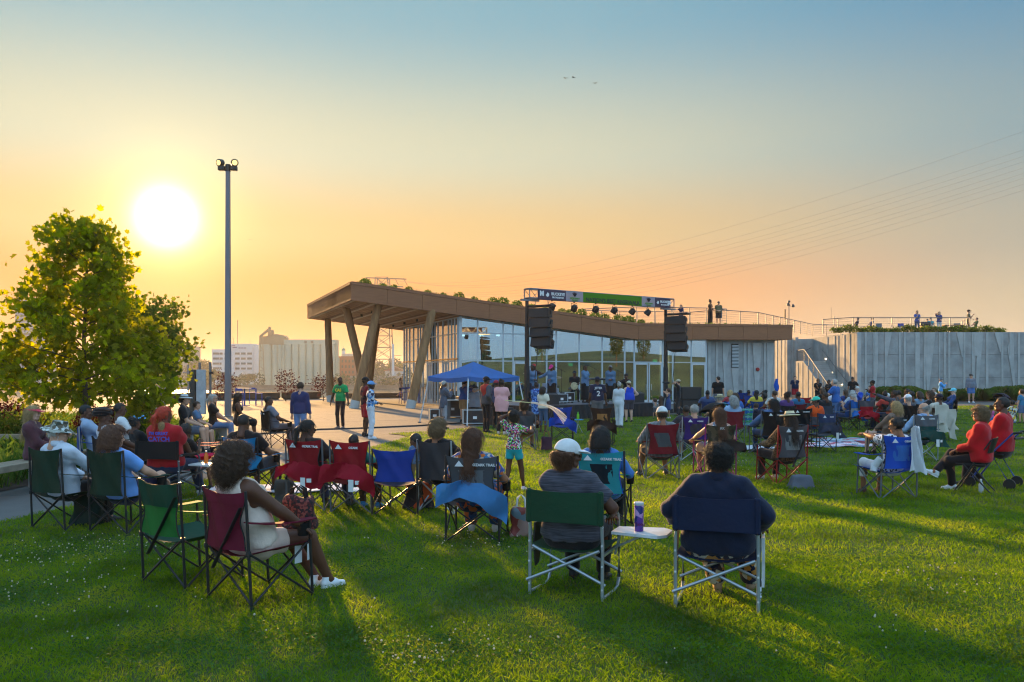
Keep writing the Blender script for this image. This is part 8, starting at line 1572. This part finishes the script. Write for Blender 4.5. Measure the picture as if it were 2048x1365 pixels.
for k in (-1, 1):
    MB().tube([(k * .27, -.25, .10), (k * .26, .0, .55), (k * .26, -.30, .88)], .014, 8).build('side_frame', FRAME['blue'], rl, True); MB().tube([(k * .27, .30, .10), (k * .26, .0, .55)], .014, 8).build('front_tube', FRAME['blue'], rl, True)
    for y in (-.25, .30): MB().lathe([(.06, -.015), (.085, -.015), (.09, 0), (.085, .015), (.06, .015)], (k * .27, y, .09), 14, Matrix.Rotation(R(90), 3, 'Y')).build('wheel', FRAME['black'], rl, True)
    MB().tube([(k * .26, -.30, .88), (k * .26, -.42, .90)], .018, 8).build('hand_grip', FRAME['black'], rl, True)
MB().box((0, -.02, .54), (.46, .28, .05), ch=.02).build('seat', FRAME['black'], rl); MB().tube([(-.25, -.32, .80), (0, -.40, .80), (.25, -.32, .80)], .016, 8).build('back_band', FRAME['black'], rl, True)
sit('woman with cropped hair and glasses in red knit top', c, 46, fem=True, b=1.35, skin='d', hair=('crop', 'black'), glass='clear', top=('long', (180, 14, 28)), bot=('pants', (40, 36, 40)), hands=('lap', 'lap'), look=(14, 6), h=1.78, seat=.50, lean=2)
bottle('clear water bottle on the grass under the folding chair', G(1962, 988), .22, .033, (200, 215, 225))
for k, (u, v, hd, lb, hr, tp, ht, ck, lbc) in enumerate(((1856, 836, 75, 'woman in grey cardigan with sunglasses seated near the wall', ('short', 'dirty'), ('cardigan', (104, 122, 138)), None, (40, 40, 46), 'black camp chair under the woman in grey cardigan'), (1893, 842, 75, 'woman with turquoise cap and navy top seated near the wall', ('short', 'white'), ('long', (40, 70, 120)), ('cap', (110, 205, 225)), (44, 44, 52), 'black camp chair under the woman in turquoise cap'))):
    c = G(u, v); camp_chair(lbc, c, R(hd), ck, top=.88); sit(lb, c, hd, fem=True, skin='p', hair=hr, hat=ht, glass='dark' if k == 0 else 'clear', top=tp, bot=('pants', (52, 54, 62)), h=1.76, seat=.42, look=(10, 0))
stand('woman in light blue shirt and grey cap by the wall', 1881, 812, 757, 250, fem=True, skin='l', b=1.15, hair=('short', 'grey'), hat=('cap', (110, 116, 128)), top=('shirt', (80, 160, 226)), bot=('pants', (190, 172, 140)), hands=('side', 'phone'))
stand('man in grey shirt and denim shorts by the concrete wall', 1942, 806, 749, 165, b=1.4, skin='l', hair=('short', 'grey'), hat=('cap', (70, 66, 64)), top=('shirt', (118, 124, 136)), bot=('shorts', (70, 112, 170)), shoes=(216, 218, 222), hands=('side', 'side'), look=(25, 0))
person('little girl in pink sitting on the grass', G(1983, 842), R(-30), 'ground', h=1.1, fem=True, skin='m', hair=('puff', 'brown'), top=('tank', (214, 100, 160)), bot=('short', (200, 120, 170)), hands=('lap', 'out'), lean=0, group='concert crowd', shoes=None)
person('person in yellow and white floral tee sitting on the grass', G(2023, 848), R(20), 'ground', h=1.7, fem=True, skin='m', hair=('short', 'black'), top=('tee', (222, 214, 200), 'spots', ((214, 176, 40), (60, 60, 80), (224, 218, 206)), 16), bot=('pants', (60, 110, 170)), hands=('lap', 'lap'), lean=4, feet=((-.55, .5), (-.3, .55)), group='concert crowd')
sit('woman holding a child behind the floral tee', G(2032, 836), 40, fem=True, skin='m', hair=('bun', 'brown'), top=('tee', (110, 112, 130)), bot=('pants', DEN), h=1.66, seat=.25); stand('boy in teal tee at the picture edge', 2044, 848, 781, 20, skin='l', hair=('short', 'brown'), top=('tee', (44, 120, 160)), bot=('shorts', (80, 110, 150)), hands=('side', 'side'))
stroller('dark purple stroller near the picture edge', G(2008, 838), R(-60), (48, 40, 60))
person('old man lying back in white near the red-tee man', G(1762, 842), R(70), 'sit', h=1.66, seat=.3, skin='l', hair=('short', 'white'), top=('tee', (214, 214, 218)), bot=('shorts', (90, 90, 100)), hands=('lap', 'lap'), lean=24)
# blankets on the grass
for k, (u, v, w_, d_, rz, cl, lb) in enumerate(((1660, 893, 2.0, 1.4, .2, (214, 190, 200), 'pale pink blanket under the slate chair'), (1690, 884, 1.8, 1.2, -.1, (150, 170, 180), 'patterned blanket beside the pale grey chair'), (1500, 900, 1.3, 1.0, .3, (190, 192, 198), 'white towel on the grass by the wide black chair'), (585, 983, 2.4, .9, .1, (206, 204, 214), 'white blanket behind the first red chair'))):
    g = G(u, v); bm2 = MB().sheet([[(x * w_ / 2, y * d_ / 2, .055 + .02 * math.sin(x * 7 + y * 5) * math.cos(y * 6 + k)) for x in np.linspace(-1, 1, 15)] for y in np.linspace(-1, 1, 11)], .012); o = bm2.build('picnic_blanket', mat('blanket %d' % k, srgb(*cl), .9, pat='spots', pscale=5, col2=(srgb(*[min(255, x + 20) for x in cl]), srgb(190, 90, 110) if k < 2 else srgb(*cl), srgb(90, 130, 160) if k < 2 else srgb(200, 200, 205))), None, True, g, (0, 0, rz)); tag(o, lb, 'blanket', 'blankets on the lawn')
# ---- people on the roofs
def roofman(label, u, vh, Y, zf, hd, pose='stand', **k):
    x = (u - CXP) / F * Y; h = EYE + (YH - vh) / F * Y - zf; return person(label, Vector((x, Y, zf)), R(hd), pose, h=min(1.9, max(1.3, h)) if pose == 'stand' else 1.7, group='people on the roofs', **k)
zd = dz - .05
roofman('woman in navy dress leaning on the lookout railing', 1362, 611, 55.0, zd, 150, fem=True, skin='l', hair=('long', 'auburn'), top=('tee', (40, 44, 80)), bot=('dress', (40, 44, 80)), hands=('front', 'reach'))
roofman('woman in black on the lookout deck', 1420, 600, 56.0, zd, -70, fem=True, skin='m', hair=('bun', 'dkbrown'), top=('tank', (26, 26, 30)), bot=('longdress', (26, 26, 30)), hands=('front', 'front'))
roofman('man in olive tee leaning on the lookout railing', 1437, 604, 56.2, zd, 170, b=1.3, skin='l', hair=('crop', 'brown'), hat=('cap', (60, 54, 50)), top=('tee', (100, 98, 72)), bot=('shorts', (44, 42, 46)), hands=('front', 'front'), look=(0, -15))
zt_ = ZW + .02
roofman('woman with long hair in blue tee on the terrace', 1834, 622, 64.5, zt_, 175, fem=True, skin='l', hair=('long', 'brown'), glass='dark', top=('tee', (40, 80, 150)), bot=('pants', DEN), hands=('front', 'phone'))
roofman('woman in navy tee with raised hand on the terrace', 1878, 624, 64.5, zt_, 170, fem=True, skin='l', hair=('bob', 'blond'), top=('tee', (34, 60, 120)), bot=('pants', (190, 190, 190)), hands=('front', 'face'))
roofman('man in olive tee and dark cap at the terrace end', 1937, 614, 64.5, zt_, 250, skin='l', hair=('short', 'brown'), hat=('cap', (40, 34, 34)), top=('tee', (96, 96, 80)), bot=('pants', (70, 66, 60)), hands=('phone', 'front'))
for k, (u, lb, tp, hd) in enumerate(((1712, 'person in dark clothes seated behind the terrace railing end', (50, 50, 60), 60), (1741, 'woman in blue seated at the terrace railing', (50, 70, 110), 80), (1863, 'man in teal tee seated on the terrace', (70, 150, 160), 180), (1856, 'person in blue seated behind the teal tee', (50, 90, 150), 170), (1950, 'person in green print seated at the terrace end', (60, 90, 60), 80))): roofman(lb, u, 640, 65.2 if k != 3 else 66.5, zt_, hd, 'sit', skin='l', hair=('short', 'brown'), top=('tee', tp), bot=('pants', (60, 60, 70)), hands=('lap', 'lap'), seat=.5)
for k, (u, lb) in enumerate(((1758, 'blue terrace chair beside the seated woman in blue'), (1802, 'blue terrace chair next to the long-haired woman'), (1915, 'blue terrace chair beside the wooden table'))):
    o = thing('terrace_chair', lb, 'chair', ((u - CXP) / F * 65.0, 65.0, zt_), R(160), 'chairs on the terrace'); MB().box((0, 0, .46), (.5, .5, .04), ch=.01).build('seat', M_blue, o); MB().box((0, -.25, .74), (.44, .02, .34), ch=.01).build('backrest', FRAME[('grey', 'blue', 'grey')[k]], o)
    for x in (-.22, .22):
        for y in (-.22, .22): MB().bar((x, y, 0), (x, y, .44), .03, .03).build('leg', FRAME['silver'], o)
ttb = thing('terrace_table', 'wooden table on the terrace near the olive tee man', 'table', ((1905 - CXP) / F * 65.0, 65.0, zt_)); MB().box((0, 0, .74), (1.6, .8, .05), ch=.01).build('table_top', M_plank, ttb)
for x in (-.7, .7): MB().bar((x, 0, 0), (x, 0, .72), .5, .06).build('leg', M_dark, ttb)
for k, (u, lb) in enumerate(((1842, 'black grill on the terrace beside the long-haired woman'),)): o = thing('grill', lb, 'grill', ((u - CXP) / F * 64.6, 64.6, zt_)); MB().box((.3, 0, .8), (.8, .5, .35), ch=.08).build('lid', M_dark, o); MB().box((.3, 0, .35), (.7, .45, .6)).build('cabinet', M_dark, o)
# ---- EXTRA sitters filling the band between stage and wall
for u, v, hd, fem, sk, hr, tp, ck, lb in (
    (1412, 846, 0, 0, 'd', ('crop', 'black'), (70, 90, 130), (40, 60, 110), 'man in slate blue tee behind the stroller'), (1456, 846, 6, 1, 'l', ('bob', 'blond'), (170, 60, 70), (36, 70, 140), 'blond woman in coral tee in front of the wall chairs'),
    (1542, 850, 12, 0, 'm', ('short', 'dkbrown'), (210, 206, 200), (60, 30, 40), 'man in cream tee beyond the denim jacket woman'), (1566, 862, 10, 1, 'd', ('puff', 'black'), (90, 60, 120), (30, 34, 40), 'woman with hair puff and violet tee'),
    (1588, 856, 14, 0, 'd', ('crop', 'black'), (40, 110, 150), (120, 24, 36), 'man in petrol blue tee left of the turquoise cap'), (1680, 842, 30, 1, 'l', ('long', 'brown'), (30, 60, 120), (40, 80, 160), 'brown-haired woman in navy tee behind the standing blue tee'),
    (1694, 846, 30, 0, 'l', ('short', 'grey'), (180, 186, 196), (50, 50, 56), 'grey-haired man in pale tee near the blue sweater'), (1757, 856, 30, 1, 'd', ('bun', 'black'), (190, 60, 50), (30, 30, 34), 'woman with bun in brick red tee behind the red drape'),
    (1786, 848, 24, 0, 'm', ('short', 'black'), (60, 66, 76), (36, 60, 120), 'man in charcoal tee beyond the raised arms'), (1826, 856, 24, 1, 'l', ('bob', 'dkbrown'), (120, 150, 180), (44, 44, 50), 'woman in grey blue tee beside the sunglasses woman'),
    (1856, 862, 20, 0, 'l', ('short', 'white'), (150, 40, 46), (32, 60, 60), 'white-haired man in dark red tee near the cream hoodie'), (1508, 846, 4, 1, 'd', ('braids', 'black'), (214, 190, 70), (34, 70, 130), 'woman with braids in mustard tee near the webbed chair'), (1640, 862, 20, 0, 'd', ('crop', 'black'), (40, 40, 44), (50, 70, 90), 'man in black tee behind the orange tee')):
    c = G(u, v); camp_chair('camp chair of the ' + lb, c, R(hd), ck, top=.84); sit(lb, c, hd, fem=bool(fem), skin=sk, b=1.15, hair=hr, top=('tee', tp), bot=('pants', DEN), look=(rnd.uniform(-30, 30), rnd.uniform(-8, 4)), h=1.72, seat=.38)
# ================================================================== warm evening haze
def haze(density=.0003):
    m = bpy.data.materials.new('haze'); m.use_nodes = True; nt = m.node_tree; nt.nodes.remove(nt.nodes['Principled BSDF'])
    v = nt.nodes.new('ShaderNodeVolumePrincipled'); v.inputs['Color'].default_value = (.95, .93, .90, 1); v.inputs['Density'].default_value = density; v.inputs['Anisotropy'].default_value = .3
    nt.links.new(v.outputs[0], nt.nodes['Material Output'].inputs['Volume'])
    b = MB(); b.box((0, 4400, 27), (18600, 9800, 70)); tag(b.build('haze', m), 'thin warm evening haze over the river', 'haze', kind='stuff')
haze()
